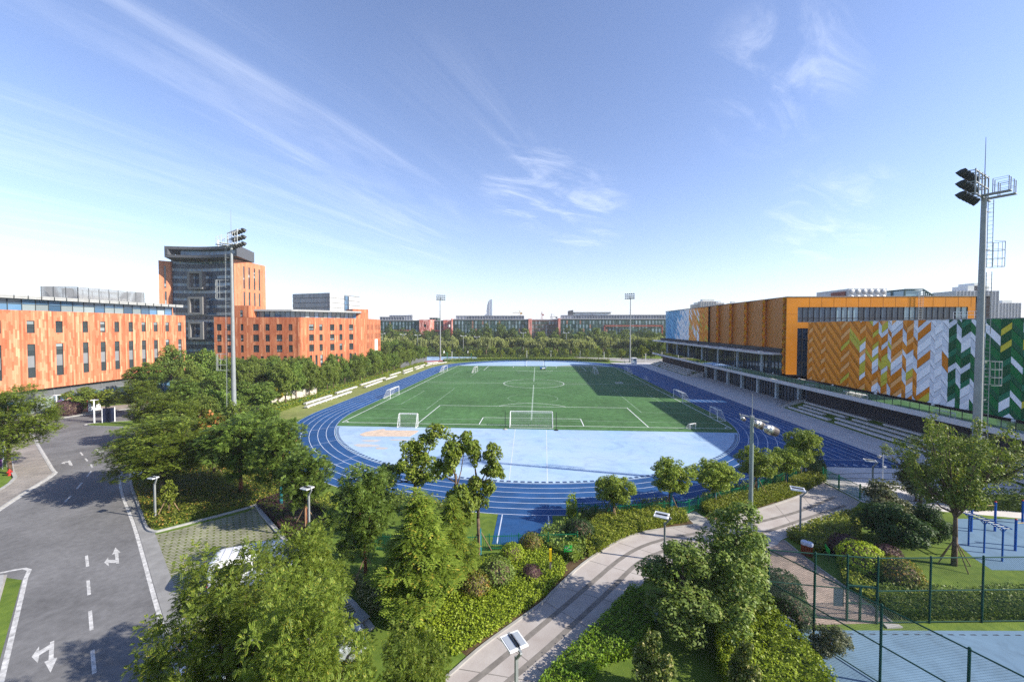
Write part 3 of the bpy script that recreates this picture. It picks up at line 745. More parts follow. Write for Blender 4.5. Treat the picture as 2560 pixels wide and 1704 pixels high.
# ground storey
b = MB(); b.box2((58.3,-27,0),(84,18.5,4.85)); b.build('ground_storey', m_louv, hall, world=True)
b = MB()
for k in range(22): b.box2((58.16,-27,1.3+0.16*k),(58.3,18.4,1.36+0.16*k))
b.build('louvres', m_louv, hall, world=True)
b = MB()
for k in range(44):
    ya = 19.0+54.0*k/44; yb2 = 19.0+54.0*(k+1)/44
    b.face([(59.4,yb2-0.03,0.05),(59.4,ya+0.03,0.05),(59.4,ya+0.03,4.85),(59.4,yb2-0.03,4.85)])
g_ = b.build('ground_glazing', m_glassd, hall, world=True)
b = MB()
for k in range(45): b.box2((59.25,19+54*k/44-0.05,0),(59.45,19+54*k/44+0.05,4.85))
b.box2((59.3,19,2.6),(59.42,73,2.7)); b.build('mullion', m_dark, g_, world=True)
for y in (22.5,30.8,39.0,47.2,55.5,63.8,71.5):
    b = MB(); b.box2((58.7,y-0.35,0),(59.35,y+0.35,4.85)); b.build('column', m_col, hall, world=True)
b = MB(); b.box2((59.5,18.5,0),(96,110,4.85)); b.box2((58.6,73.2,0),(59.5,118,4.85)); b.build('ground_core', m_joint, hall, world=True)
# roof furniture (top-level things)
def roofbox(name, label, cat, px0, px1, vtop, y, z0=24.1, mat=None):
    a = at_y(px0, vtop, y); c = at_y(px1, vtop, y); t = thing(name, label, cat, (a[0], y, z0)); return t, a[0], c[0], a[2]
t, xa, xb, zt = roofbox('water_tank', 'bolted steel roof water tank with rows of pressed domes', 'tank', 2178, 2217, 721, 40)
xl = at_y(2122, 721, 40)[0]
b = MB(); b.box2((xl,40,24.1),(xb,52,zt)); b.build('tank_shell', M('galvanised', (0.42,0.43,0.44), 0.45, 0.6, var=0.15), t, world=True)
b = MB(); nn = 6; dx = (xb-xl)/nn; nz = 2; dz = (zt-24.1)/nz
for i in range(nn):
    for k in range(nz):
        cx, cz = xl+dx*(i+0.5), 24.1+dz*(k+0.5); r = min(dx, dz)*0.42
        for j in range(4):
            r0, r1 = r*math.cos(PI/2*j/4), r*math.cos(PI/2*(j+1)/4); d0, d1 = 0.35*r*math.sin(PI/2*j/4), 0.35*r*math.sin(PI/2*(j+1)/4)
            for q in range(10):
                t0, t1 = 2*PI*q/10, 2*PI*(q+1)/10
                b.face([(cx+r0*math.cos(t0),39.99-d0,cz+r0*math.sin(t0)),(cx+r0*math.cos(t1),39.99-d0,cz+r0*math.sin(t1)),(cx+r1*math.cos(t1),39.99-d1,cz+r1*math.sin(t1)),(cx+r1*math.cos(t0),39.99-d1,cz+r1*math.sin(t0))])
b.build('pressed_domes', bpy.data.materials['galvanised'], t, world=True)
x0 = at_y(2112, 730, 41)[0]
b = MB(); b.box2((x0,41,24.1),(xl-0.1,46,at_y(2122,728,41)[2])); b.build('pump_housing', M('brick_red', (0.28,0.12,0.09), 0.8), t, world=True)
fr = thing('roof_steel_frame', 'sloping green steel roof frame rising behind the orange parapet', 'roof frame', (at_y(2262,722,45)[0],45,24.1))
xa, xb = at_y(2262,722,45)[0], at_y(2356,738,45)[0]; zt = at_y(2300,723,45)[2]
b = MB()
for y in (45, 49, 53):
    b.bar((xa,y,zt),(xa+(xb-xa)*0.48,y,zt),0.3); b.bar((xa+(xb-xa)*0.48,y,zt),(xb,y,24.3),0.3); b.bar((xa,y,24.1),(xa,y,zt),0.3)
    for k in range(9):
        t_ = 0.05+0.1*k; x = xa+(xb-xa)*(0.48+0.52*t_); b.bar((x,y,24.1),(x,y,zt+(24.3-zt)*t_),0.2)
for k in range(12):
    s = k/11; x = xa+(xb-xa)*s; z = zt if s < 0.48 else zt+(24.3-zt)*(s-0.48)/0.52; b.bar((x,45,z),(x,53,z),0.2)
b.build('truss', M('green_steel', (0.07,0.12,0.12), 0.5), fr, world=True)
b = MB(); b.box2((xa+0.2,45.2,24.1),(xa+(xb-xa)*0.45,52.8,zt-0.3)); b.build('glazed_lantern', m_glassl, fr, world=True)
b = MB(); xc = at_y(2300,760,24.2)[0]
for s in (-0.45, 0.45): b.tube((xc+s,24.0,18.3),(xc+s,24.0,25.0),0.04)
for k in range(17): b.tube((xc-0.45,24.0,18.6+0.38*k),(xc+0.45,24.0,18.6+0.38*k),0.025)
b.build('access_ladder', M('pale_steel', (0.6,0.6,0.58), 0.4, 0.5), hall, world=True)
b = MB(); xr = at_x(2363,800,58.0)
for k in range(5): b.tube((58.6,-10.2-0.9*k,18.34),(58.6,-10.2-0.9*k,19.3),0.03)
b.tube((58.6,-10.2,19.3),(58.6,-13.8,19.3),0.03); b.tube((58.6,-10.2,18.85),(58.6,-13.8,18.85),0.025); b.build('roof_guardrail', m_white, hall, world=True)

# ---- the two terraced stands in front of the hall
m_bank = M('stand_grass', (0.10,0.16,0.026), 0.9, var=0.3, scale=1.5, col2=(0.06,0.11,0.018), bump=0.5)
for nm, ya, yb2 in (('grass_stand', -45.0, 18.9), ('grass_stand', 73.3, 119.5)):
    b = MB(); b.hexa([(53.6,ya,0.0),(58.1,ya,0.0),(58.1,yb2,0.0),(53.6,yb2,0.0),(53.6,ya,0.05),(58.1,ya,1.45),(58.1,yb2,1.45),(53.6,yb2,0.05)])
    tag(b.build(nm, m_bank), kind='structure')
    b = MB(); b.box2((58.1,ya,0),(58.35,yb2,1.5)); tag(b.build('stand_walkway', m_conc), kind='structure')
m_seat = M('seat_concrete', (0.56,0.545,0.54), 0.8, var=0.1); rs = random.Random(21); ORD = ['first','second','third','fourth','fifth','sixth','seventh','eighth','ninth','tenth']; row_words = ['lowest','second lowest','third','top']
for y_lo, y_hi, nm in ((-44, 18.3, 'nearer'), (74.0, 118.5, 'farther')):
    for r in range(4):
        nth = 0; x = 54.1+1.12*r; z = 0.05+1.4*(x+0.3-53.6)/4.5; y = y_hi - rs.uniform(0.2, 2.5)
        while y > y_lo+3:
            L_ = rs.uniform(7, 13.5); y2 = max(y_lo, y-L_)
            t = MB(); t.box((0,0,0.08),(0.70,abs(y-y2),0.28)); o = t.build('seat_block', m_seat); o.location = (x, (y+y2)/2, z)
            tag(o, 'concrete seat block, %s row of the %s grass stand, %s from its %s end' % (row_words[r], nm, ORD[nth], 'far'), 'bench', 'concrete seat blocks of the grass stands'); nth += 1
            y = y2 - rs.choice((0.0, 0.0, 1.6, 3.0)) - 0.05
for ya, s, nm in ((19.9, 1, 'at the near stand'), (72.2, -1, 'at the far stand')):
    st = thing('stair', 'concrete steps with metal handrails and a side wall '+nm, 'stair', (53.2, ya, 0))
    b = MB()
    for k in range(9): b.box2((53.2+0.52*k, ya-0.9, 0),(53.2+0.52*(k+1), ya+0.9, 0.17*(k+1)))
    b.build('steps', m_conc, st, world=True)
    b = MB(); b.hexa([(53.2,ya-1.2,0),(58.0,ya-1.2,0),(58.0,ya-0.95,0),(53.2,ya-0.95,0),(53.2,ya-1.2,0.3),(58.0,ya-1.2,1.9),(58.0,ya-0.95,1.9),(53.2,ya-0.95,0.3)]); b.build('side_wall', m_slab, st, world=True)
    b = MB()
    for yy_ in (ya-0.85, ya+0.85):
        for k in range(5): b.tube((53.3+1.15*k,yy_,0.2+0.38*k),(53.3+1.15*k,yy_,1.2+0.38*k),0.03)
        b.tube((53.3,yy_,1.2),(57.9,yy_,2.72),0.035); b.tube((53.3,yy_,0.75),(57.9,yy_,2.27),0.025)
    b.build('handrail', m_dark, st, world=True)

# ================================================================== BUILDINGS on the left and far behind
terra = [(0.34,0.100,0.045),(0.38,0.120,0.057),(0.43,0.15,0.075),(0.49,0.19,0.10),(0.56,0.25,0.14),(0.63,0.31,0.18)]
m_cl1 = CLAD('terracotta_planks', terra, 0.30, 1.7)
m_cl2 = CLAD('red_terracotta_planks', [(0.33,0.090,0.037),(0.36,0.104,0.044),(0.39,0.122,0.053),(0.42,0.142,0.064),(0.47,0.178,0.085),(0.56,0.25,0.13)], 0.40, 2.6)
m_cl3 = CLAD('fine_terracotta', [(0.42,0.150,0.075),(0.45,0.170,0.085),(0.48,0.19,0.098),(0.51,0.215,0.115)], 0.5, 2.0)
m_win = GLASS('window_glass', (0.035,0.045,0.05), 0.06, 0.7)
m_winl = GLASS('blind_glass', (0.22,0.26,0.27), 0.2, 0.4)
m_frame = M('window_frame', (0.045,0.055,0.06), 0.5, var=0.1)
m_grey = M('grey_cladding', (0.20,0.21,0.22), 0.5, var=0.08, scale=0.6)
m_gslab = M('grey_roof_slab', (0.33,0.34,0.34), 0.6, var=0.1)
m_cw = GLASS('curtain_glass', (0.06,0.125,0.21), 0.05, 0.5, 0.8)
m_cwd = GLASS('curtain_spandrel', (0.030,0.052,0.09), 0.12, 0.4, 0.7)
m_base = M('dark_base', (0.12,0.13,0.14), 0.6, var=0.12)

def wall_grid(mb, p0, p1, z0, z1, holes, uoff=0.0, reveal=0.25, m=0):
    """an upright wall from p0 to p1 with real openings. holes: (s0,s1,za,zb) metres along / up. outside is on the right of p0->p1"""
    d = (p1[0]-p0[0], p1[1]-p0[1]); Ln = math.hypot(*d); d = (d[0]/Ln, d[1]/Ln); n = (d[1], -d[0])
    ss = sorted({0.0, Ln, *[max(0,min(Ln,h[k])) for h in holes for k in (0,1)]}); zs = sorted({z0, z1, *[max(z0,min(z1,h[k])) for h in holes for k in (2,3)]})
    def Pt(s, z, dep=0.0): return (p0[0]+d[0]*s-n[0]*dep, p0[1]+d[1]*s-n[1]*dep, z)
    for i in range(len(ss)-1):
        for k in range(len(zs)-1):
            sm, zm = (ss[i]+ss[i+1])/2, (zs[k]+zs[k+1])/2
            if any(h[0] < sm < h[1] and h[2] < zm < h[3] for h in holes): continue
            a, c = ss[i], ss[i+1]; e, f = zs[k], zs[k+1]
            mb.face([Pt(a,e),Pt(c,e),Pt(c,f),Pt(a,f)], m, [(a+uoff,e),(c+uoff,e),(c+uoff,f),(a+uoff,f)])
    for a, c, e, f in holes:
        for q in ([(a,e),(c,e)],[(c,e),(c,f)],[(c,f),(a,f)],[(a,f),(a,e)]):
            mb.face([Pt(*q[0]),Pt(*q[1]),Pt(*q[1],reveal),Pt(*q[0],reveal)], m, [(q[0][0]+uoff,q[0][1]),(q[1][0]+uoff,q[1][1]),(q[1][0]+uoff,q[1][1]),(q[0][0]+uoff,q[0][1])])
    return Pt, Ln
wr = random.Random(3)
def window(parent, Pt, a, c, e, f, rows=(0.42,), cols=(), spandrel=None, reveal=0.25, name='window'):
    """frame as the part, panes as its sub-part"""
    t = 0.06
    fm = MB(); pm = MB()
    def bx(s0, s1, z0, z1, d0, d1, mb, mi=0):
        P = [Pt(s0,z0,d1),Pt(s1,z0,d1),Pt(s1,z0,d0),Pt(s0,z0,d0),Pt(s0,z1,d1),Pt(s1,z1,d1),Pt(s1,z1,d0),Pt(s0,z1,d0)]
        mb.hexa(P, mi)
    d0, d1 = reveal-0.14, reveal+0.02
    bx(a,a+t,e,f,d0,d1,fm); bx(c-t,c,e,f,d0,d1,fm); bx(a+t,c-t,e,e+t,d0,d1,fm); bx(a+t,c-t,f-t,f,d0,d1,fm)
    zsp = [e+t]+[e+(f-e)*r for r in rows]+[f-t]
    for zz in zsp[1:-1]: bx(a+t,c-t,zz-0.03,zz+0.03,d0+0.02,d1,fm)
    for cc in cols: bx(a+(c-a)*cc-0.03,a+(c-a)*cc+0.03,e+t,f-t,d0+0.03,d1-0.005,fm)
    for i in range(len(zsp)-1):
        mi = 0
        if spandrel and i in spandrel: mi = 1
        elif wr.random() < 0.22: mi = 2
        za, zb = zsp[i], zsp[i+1]
        if mi == 2:
            zz = za+(zb-za)*wr.uniform(0.2,0.6)
            pm.face([Pt(a+t,zz,reveal-0.05),Pt(c-t,zz,reveal-0.05),Pt(c-t,zb,reveal-0.05),Pt(a+t,zb,reveal-0.05)], 2); zb = zz
        pm.face([Pt(a+t,za,reveal-0.05),Pt(c-t,za,reveal-0.05),Pt(c-t,zb,reveal-0.05),Pt(a+t,zb,reveal-0.05)], 1 if mi == 1 else 0)
    w_ = fm.build(name, m_frame, parent, world=True)
    pm.build('pane', [m_win, m_grey, m_winl], w_, world=True)
    return w_

# ---- near orange office block (facade on x = -97)
ob = thing('office_block', 'low orange terracotta office block with a recessed glass top floor beside the road', 'building', (-97,12,0))
XL = -97.0; yA, yB = -16.0, 36.0
cen = [-14.2,-9.2,-3.0,1.95,6.56,11.3,14.8,17.8,21.0,24.15,27.3,30.5,34.2]
holes = []
for i, yc in enumerate(cen):
    w = 0.62 if yc < 9 else 0.54
    holes += [(yc-w-yA, yc+w-yA, 7.2, 13.75), (yc-w-yA, yc+w-yA, 15.9, 18.3)]
b = MB(); Pt, Ln = wall_grid(b, (XL,yA), (XL,yB), 4.82, 20.25, holes)
wall_grid(b, (XL,yB), (XL-26,yB), 4.82, 20.25, [], uoff=60); wall_grid(b, (XL-26,yA), (XL,yA), 4.82, 20.25, [], uoff=100)
b.face([(XL,yA,20.25),(XL,yB,20.25),(XL-26,yB,20.25),(XL-26,yA,20.25)], 1); b.face([(XL,yA,4.82),(XL-26,yA,4.82),(XL-26,yB,4.82),(XL,yB,4.82)], 1)
b.build('wall', [m_cl1, m_gslab], ob, world=True)
for i, hh in enumerate(holes):
    if i % 2 == 0: window(ob, Pt, *hh, rows=(0.30,0.66,0.80), spandrel=(1,))
    else: window(ob, Pt, *hh, rows=(0.45,))
b = MB()
for k in range(22):
    y0_, y1_ = yA+3+46.5*k/22, yA+3+46.5*(k+1)/22
    b.face([(XL-1.6,y0_+0.03,20.3),(XL-1.6,y1_-0.03,20.3),(XL-1.6,y1_-0.03,21.5),(XL-1.6,y0_+0.03,21.5)], 1 if wr.random() < 0.45 else 0)
    b.face([(XL-1.6,y0_+0.03,21.58),(XL-1.6,y1_-0.03,21.58),(XL-1.6,y1_-0.03,22.5),(XL-1.6,y0_+0.03,22.5)], 0)
g_ = b.build('top_floor_glazing', [m_cw, m_winl], ob, world=True)
b = MB()
for k in range(23): b.box2((XL-1.72,yA+3+46.5*k/22-0.04,20.25),(XL-1.5,yA+3+46.5*k/22+0.04,22.5))
b.box2((XL-1.7,yA+3,21.5),(XL-1.52,yA+49.5,21.58)); b.build('mullion', m_frame, g_, world=True)
b = MB(); b.box2((XL-24,yA+3.05,20.25),(XL-1.75,yA+49.4,22.5)); b.build('top_floor', m_base, ob, world=True)
b = MB(); b.box2((XL-25,yA+1,22.5),(XL-0.3,yB-0.3,22.85)); b.box2((XL-0.9,yA+1,22.85),(XL-0.25,yB-0.3,23.15)); b.build('roof', m_gslab, ob, world=True)
b = MB()
for k in range(24): b.box2((XL-0.22,yA+1+2.1*k,22.5),(XL-0.1,yA+1.05+2.1*k,23.15))
b.build('roof_edge_joint', m_frame, ob, world=True)
b = MB(); b.box2((XL-24,yA+0.5,0),(XL-1.0,yB-1,4.8)); b.build('ground_floor', m_base, ob, world=True)
b = MB()
for k in range(17):
    y0_ = yA+1+3*k
    b.face([(XL-0.95,y0_+0.06,0.1),(XL-0.95,y0_+2.94,0.1),(XL-0.95,y0_+2.94,2.9),(XL-0.95,y0_+0.06,2.9)], 1 if k in (5,6) else 0)
g_ = b.build('ground_floor_glazing', [m_cw, m_winl], ob, world=True)
b = MB()
for k in range(18): b.box2((XL-0.99,yA+1+3*k-0.05,0),(XL-0.85,yA+1+3*k+0.05,4.8))
b.box2((XL-0.98,yA+1,2.95),(XL-0.88,yB-1,3.1)); b.build('mullion', m_grey, g_, world=True)
# rooftop plant screen of the office block
ps = thing('plant_screen', 'grey louvred plant screen standing on the roof of the near orange office block', 'roof screen', (-108,20,22.85))
pa, pb_, pc = at_x(103,741,-111), at_x(195,741,-104.5), at_x(360,741,-104.5)
zt = at_x(195,718,-104.5)[2]
b = MB(); ring = [(-111,pa[1]),(-104.5,pb_[1]),(-104.5,pc[1]),(-112,pc[1])]
for k in range(13):
    for i in range(4):
        p, q = ring[i], ring[(i+1)%4]; z = 23.0+(zt-23.0)*k/12; b.bar((*p,z),(*q,z),0.06,0.19)
b.build('louvre', m_grey, ps, world=True)
b = MB()
for i in range(4):
    p, q = ring[i], ring[(i+1)%4]; n = max(2,int(math.hypot(q[0]-p[0],q[1]-p[1])/2))
    for k in range(n+1):
        x, y = p[0]+(q[0]-p[0])*k/n, p[1]+(q[1]-p[1])*k/n; b.bar((x,y,22.85),(x,y,zt+0.05),0.10)
b.build('post', m_frame, ps, world=True)
b = MB()
for k in range(5): b.box((-108,pb_[1]+3+(pc[1]-pb_[1]-6)*k/4,23.6),(3,2.2,1.5))
b.build('cooling_unit', m_white, ps, world=True)

# ---- middle orange block with a rounded corner
def dp(u, dep): 
    p = at_d(u, 811, dep); return (p[0], p[1])
mb_ = thing('dormitory_block', 'red orange terracotta block with a rounded corner and a slim glass penthouse', 'building', (-96,72,0))
A0, A1_, B0, B1, C0, C1 = dp(534.9,139.5), dp(739,142.5), dp(770,145.5), dp(893,160.5), dp(915,165), dp(951,190)
cr = smoothline([A1_, ((A1_[0]*0.55+B0[0]*0.45)+0.5, (A1_[1]*0.55+B0[1]*0.45)-1.0), B0], 4)
ZT = 20.55; rows4 = [(15.75,18.1),(11.95,14.35),(8.1,10.65),(2.6,6.7)]
def segholes(p0, p1, spans, rows):
    """spans: photo columns u0,u1 projected on the wall line"""
    out = []; dx, dy = p1[0]-p0[0], p1[1]-p0[1]; Ln = math.hypot(dx, dy)
    for r, us in rows:
        for u0, u1 in us:
            s = []
            for u in (u0, u1):
                d = _ray(u, 811); # intersect 2-D ray with the wall line
                den = d[0]*dy-d[1]*dx; t = ((p0[0]-CAM_X)*dy-(p0[1]-CAM_Y)*dx)/den
                s.append(((CAM_X+d[0]*t-p0[0])*dx+(CAM_Y+d[1]*t-p0[1])*dy)/Ln)
            out.append((s[0], s[1], *r))
    return out
def u9(x): return 520+x*440/2356
colA = [(u9(a),u9(c)) for a, c in ((115,178),(248,300),(432,472),(600,678),(765,823),(913,990),(1075,1130))]
lowA = [(u9(a),u9(c)) for a, c in ((440,476),(606,650),(696,740),(782,827),(918,962),(1005,1050),(1090,1133))]
colB = [(u9(a),u9(c)) for a, c in ((1352,1415),(1490,1532),(1633,1690),(1758,1797),(1888,1942),(2005,2040))]
lowB = [(u9(a),u9(c)) for a, c in ((1357,1390),(1432,1462),(1500,1533),(1636,1668),(1705,1732),(1770,1798),(1890,1920),(1955,1980),(2012,2040))]
hA = segholes(A0, A1_, None, [(r, colA) for r in rows4[:3]]+[(rows4[3], lowA)])
hB = segholes(B0, B1, None, [(r, colB) for r in rows4[:3]]+[(rows4[3], lowB)])
LC = math.hypot(C1[0]-C0[0], C1[1]-C0[1])
hC = [(s, s+0.85, *r) for r in rows4 for s in (2.2,4.0,7.5,9.5,14.5,16.5,18.5,21.0,23.0) if s+1 < LC and not (r[0] < 9 and 9 < s < 15)]
b = MB()
PA, LA = wall_grid(b, A0, A1_, 0.0, ZT, hA); u0_ = LA
for p, q in zip(cr[:-1], cr[1:]): wall_grid(b, p, q, 0.0, ZT, [], uoff=u0_); u0_ += math.hypot(q[0]-p[0], q[1]-p[1])
PB, LB = wall_grid(b, B0, B1, 0.0, ZT, hB, uoff=u0_); u0_ += LB
ccr = smoothline([B1, ((B1[0]+C0[0])/2+0.4, (B1[1]+C0[1])/2-0.5), C0], 3)
for p, q in zip(ccr[:-1], ccr[1:]): wall_grid(b, p, q, 0.0, ZT, [], uoff=u0_); u0_ += 1.5
PC, _l = wall_grid(b, C0, C1, 0.0, ZT, hC, uoff=u0_)
ring = [A0]+cr+[B1]+ccr[1:-1]+[C0,C1,(C1[0]-35,C1[1]+6),(A0[0]-2,A0[1]+40)]
wall_grid(b, ring[-1], A0, 0, ZT, [], uoff=300); wall_grid(b, C1, ring[-2], 0, ZT, [], uoff=340)
b.sheet(ring, ZT, 1); b.build('wall', [m_cl2, m_gslab], mb_, world=True)
for P_, hs in ((PA, hA), (PB, hB), (PC, hC)):
    for hh in hs: window(mb_, P_, *hh, rows=(0.5,) if hh[1]-hh[0] < 1.4 else (0.35,), cols=() if hh[1]-hh[0] < 1.4 else (0.33,0.66))
# stair tower rising on the left, lift tower on the far right
def tower(name, p, q, z1, dep, uo, holes=()):
    b = MB(); d = (q[0]-p[0], q[1]-p[1]); l = math.hypot(*d); n = (d[1]/l, -d[0]/l)
    p = (p[0]+n[0]*0.02, p[1]+n[1]*0.02); q = (q[0]+n[0]*0.02, q[1]+n[1]*0.02)
    P_, _ = wall_grid(b, p, q, ZT-0.02, z1, list(holes), uoff=uo)
    q2, p2 = (q[0]-n[0]*dep, q[1]-n[1]*dep), (p[0]-n[0]*dep, p[1]-n[1]*dep)
    wall_grid(b, q, q2, ZT-0.02, z1, [], uoff=uo+20); wall_grid(b, p2, p, ZT-0.02, z1, [], uoff=uo+40); wall_grid(b, q2, p2, ZT-0.02, z1, [], uoff=uo+60)
    b.sheet([p,q,q2,p2], z1, 1); o = b.build(name, [m_cl2, m_gslab], mb_, world=True)
    for hh in holes: window(mb_, P_, *hh)
    return o
def onwall(p0, p1, u): 
    h_ = segholes(p0, p1, None, [((0,1),[(u,u+0.01)])])[0][0]; l = math.hypot(p1[0]-p0[0], p1[1]-p0[1]); return (p0[0]+(p1[0]-p0[0])*h_/l, p0[1]+(p1[1]-p0[1])*h_/l)
tp, tq = onwall(A0, A1_, u9(344)), onwall(A0, A1_, u9(550))
sw = segholes(tp, tq, None, [((20.55,23.0),[(u9(430),u9(468))])])
tower('stair_tower', tp, tq, 24.6, 8, 400, sw)
tower('lift_tower', dp(882,166), dp(921,170), 24.6, 9, 500)
# penthouse: thin roof over a glass band
pq = [dp(u9(620),146), dp(u9(1100),148.5), dp(u9(1300),151), dp(u9(1985),165)]
b = MB(); mmb = MB()
for p, q in zip(pq[:-1], pq[1:]):
    l = math.hypot(q[0]-p[0], q[1]-p[1]); n = int(l/1.6)
    for k in range(n):
        a = (p[0]+(q[0]-p[0])*(k+0.04)/n, p[1]+(q[1]-p[1])*(k+0.04)/n); c = (p[0]+(q[0]-p[0])*(k+0.96)/n, p[1]+(q[1]-p[1])*(k+0.96)/n)
        b.face([(*a,ZT+0.02),(*c,ZT+0.02),(*c,ZT+2.3),(*a,ZT+2.3)], 1 if wr.random() < 0.15 else 0)
        mmb.bar((*a,ZT),(*a,ZT+2.3),0.12)
g_ = b.build('penthouse_glazing', [m_cw, m_winl], mb_, world=True); mmb.build('mullion', m_frame, g_, world=True)
b = MB(); rf = [dp(u9(598),144), dp(u9(1120),145.5), dp(u9(1300),148.5), dp(u9(2055),163.5)]
b.prism(rf + [dp(u9(2055),176), dp(u9(598),160)], ZT+2.3, ZT+2.95); b.build('roof', m_gslab, mb_, world=True)
b = MB(); b.prism([dp(u9(625),147),dp(u9(1100),149.5),dp(u9(1300),152),dp(u9(1980),166.5),dp(u9(1980),174),dp(u9(625),158)], ZT+0.01, ZT+2.29); b.build('penthouse_core', m_base, mb_, world=True)
b = MB(); q0 = onwall(C0, C1, 936); q1 = onwall(C0, C1, 942)
nx, ny = (C1[1]-C0[1])/LC, -(C1[0]-C0[0])/LC
b.hexa([(q0[0]+nx*0.3,q0[1]+ny*0.3,0),(q1[0]+nx*0.3,q1[1]+ny*0.3,0),(q1[0]-nx*0.1,q1[1]-ny*0.1,0),(q0[0]-nx*0.1,q0[1]-ny*0.1,0),(q0[0]+nx*0.3,q0[1]+ny*0.3,11.6),(q1[0]+nx*0.3,q1[1]+ny*0.3,11.6),(q1[0]-nx*0.1,q1[1]-ny*0.1,11.6),(q0[0]-nx*0.1,q0[1]-ny*0.1,11.6)])
b.build('white_pier', m_white, mb_, world=True)

# ---- glass and orange tower
tw = thing('office_tower', 'tall office tower, curved blue glass front between orange side blocks under a dark box crown', 'tower', (-110,118,0))
def u7(x): return 390+x*290/1516
def zat(v7, dep): 
    v = 600+v7*290/1516; return at_d(500, v, dep)[2]
L0, L1 = dp(u7(48),186), dp(u7(206),189); G1 = dp(u7(945),187); R0, R1 = dp(u7(1030),184), dp(u7(1440),205)
zL = zat(268,186); zR = zat(250,184); zG = zat(275,190)
b = MB(); hs = segholes(L0, L1, None, [((zat(625,187), zat(338,187)),[(u7(118),u7(145))]),((14, zat(672,187)),[(u7(122),u7(148))])])
PL, _ = wall_grid(b, L0, L1, 0, zL, hs); back = (L1[0]-4, L1[1]+22); bl = (L0[0]-4, L0[1]+22)
wall_grid(b, L1, back, 0, zL, [], uoff=40); wall_grid(b, bl, L0, 0, zL, [], uoff=80); b.sheet([L0,L1,back,bl], zL, 1)
o = b.build('side_block', [m_cl3, m_gslab], tw, world=True)
for hh in hs: window(tw, PL, *hh, rows=(0.2,0.4,0.6,0.8))
b = MB(); ru = [(u7(a),u7(c)) for a, c in ((1150,1170),(1218,1238),(1287,1306),(1350,1368))]
hs = segholes(R0, R1, None, [((zat(640,192), zat(355,192)), ru),((14, zat(680,192)), ru)])
PR, LR = wall_grid(b, R0, R1, 0, zR, hs)
c0 = dp(u7(1010),186.5); c1 = dp(u7(985),188)
wall_grid(b, c0, R0, 0, zR, [], uoff=-3); wall_grid(b, c1, c0, 0, zR, [], uoff=-6)
bk = (R1[0]-20, R1[1]+8); bk2 = (c1[0]-6, c1[1]+22)
wall_grid(b, R1, bk, 0, zR, [], uoff=60); b.sheet([c1,c0,R0,R1,bk,bk2], zR, 1)
b.build('side_block', [m_cl3, m_gslab], tw, world=True)
for hh in hs: window(tw, PR, *hh, rows=(0.17,0.34,0.5,0.67,0.83))
# curved glass front (hollow), floors of clear and spandrel bands
gp = []
for k in range(25):
    t = k/24; u = u7(212)+(u7(985)-u7(212))*t; gp.append(dp(u, 190+2.8*math.sin(PI*t)-2.0*t))
b = MB(); fins = MB(); fl = (zG-3.0)/13
for j in range(13):
    za = 3.0+fl*j
    for k in range(24):
        p, q = gp[k], gp[k+1]
        for s in range(2):
            a = (p[0]+(q[0]-p[0])*s/2, p[1]+(q[1]-p[1])*s/2); c = (p[0]+(q[0]-p[0])*(s+1)/2, p[1]+(q[1]-p[1])*(s+1)/2)
            b.face([(*a,za),(*c,za),(*c,za+fl*0.62),(*a,za+fl*0.62)], 1)
            r = wr.random()
            b.face([(*a,za+fl*0.62),(*c,za+fl*0.62),(*c,za+fl),(*a,za+fl)], 2 if r < 0.16 else 0)
            fins.bar((a[0],a[1]-0.12,za+0.05),(a[0],a[1]-0.12,za+fl*0.62),0.16,0.2)
g_ = b.build('curved_glazing', [m_cw, m_cwd, m_winl], tw, world=True)
for j in range(14):
    for k in range(24): fins.bar((gp[k][0],gp[k][1]-0.1,3.0+fl*j),(gp[k+1][0],gp[k+1][1]-0.1,3.0+fl*j),0.18,0.12)
fins.build('sunshade_fin', m_cwd, g_, world=True)
b = MB(); b.prism(gp+[(gp[-1][0]-4,gp[-1][1]+20),(gp[0][0]-4,gp[0][1]+20)], zG-0.3, zG); b.build('glazing_roof', m_gslab, tw, world=True)
b = MB(); b.prism([dp(u7(212),195),dp(u7(985),193),dp(u7(985),206),dp(u7(212),208)], 0, zG+3.2); b.build('core', m_cl3 if False else m_base, tw, world=True)
m_crown = M('crown_grey', (0.085,0.09,0.10), 0.5, var=0.08)
for va, vb in ((410,640),(742,970),(1066,1295)):
    ua, ub = u7(420), u7(612); za, zb = zat(vb,188), zat(va,188); P0, P1 = dp(ua,188.5), dp(ub,187.8); b = MB()
    dx, dy = (P1[0]-P0[0]), (P1[1]-P0[1]); l = math.hypot(dx, dy); ex, ey = dx/l, dy/l
    def bar_(s0, s1, z0, z1):
        a, c = (P0[0]+ex*s0, P0[1]+ey*s0), (P0[0]+ex*s1, P0[1]+ey*s1); k = 2.2
        b.hexa([(a[0],a[1],z0),(c[0],c[1],z0),(c[0]-ey*0+ey*0,c[1]+k,z0),(a[0],a[1]+k,z0),(a[0],a[1],z1),(c[0],c[1],z1),(c[0],c[1]+k,z1),(a[0],a[1]+k,z1)])
    bar_(0,1.0,za,zb); bar_(l-1.5,l,za,zb); bar_(1.0,l-1.5,za,za+0.9); bar_(1.0,l-1.5,zb-0.9,zb)
    b.build('bay_frame', M('bay_frame_grey', (0.20,0.195,0.19), 0.6, var=0.08) if va == 410 else bpy.data.materials['bay_frame_grey'], tw, world=True)
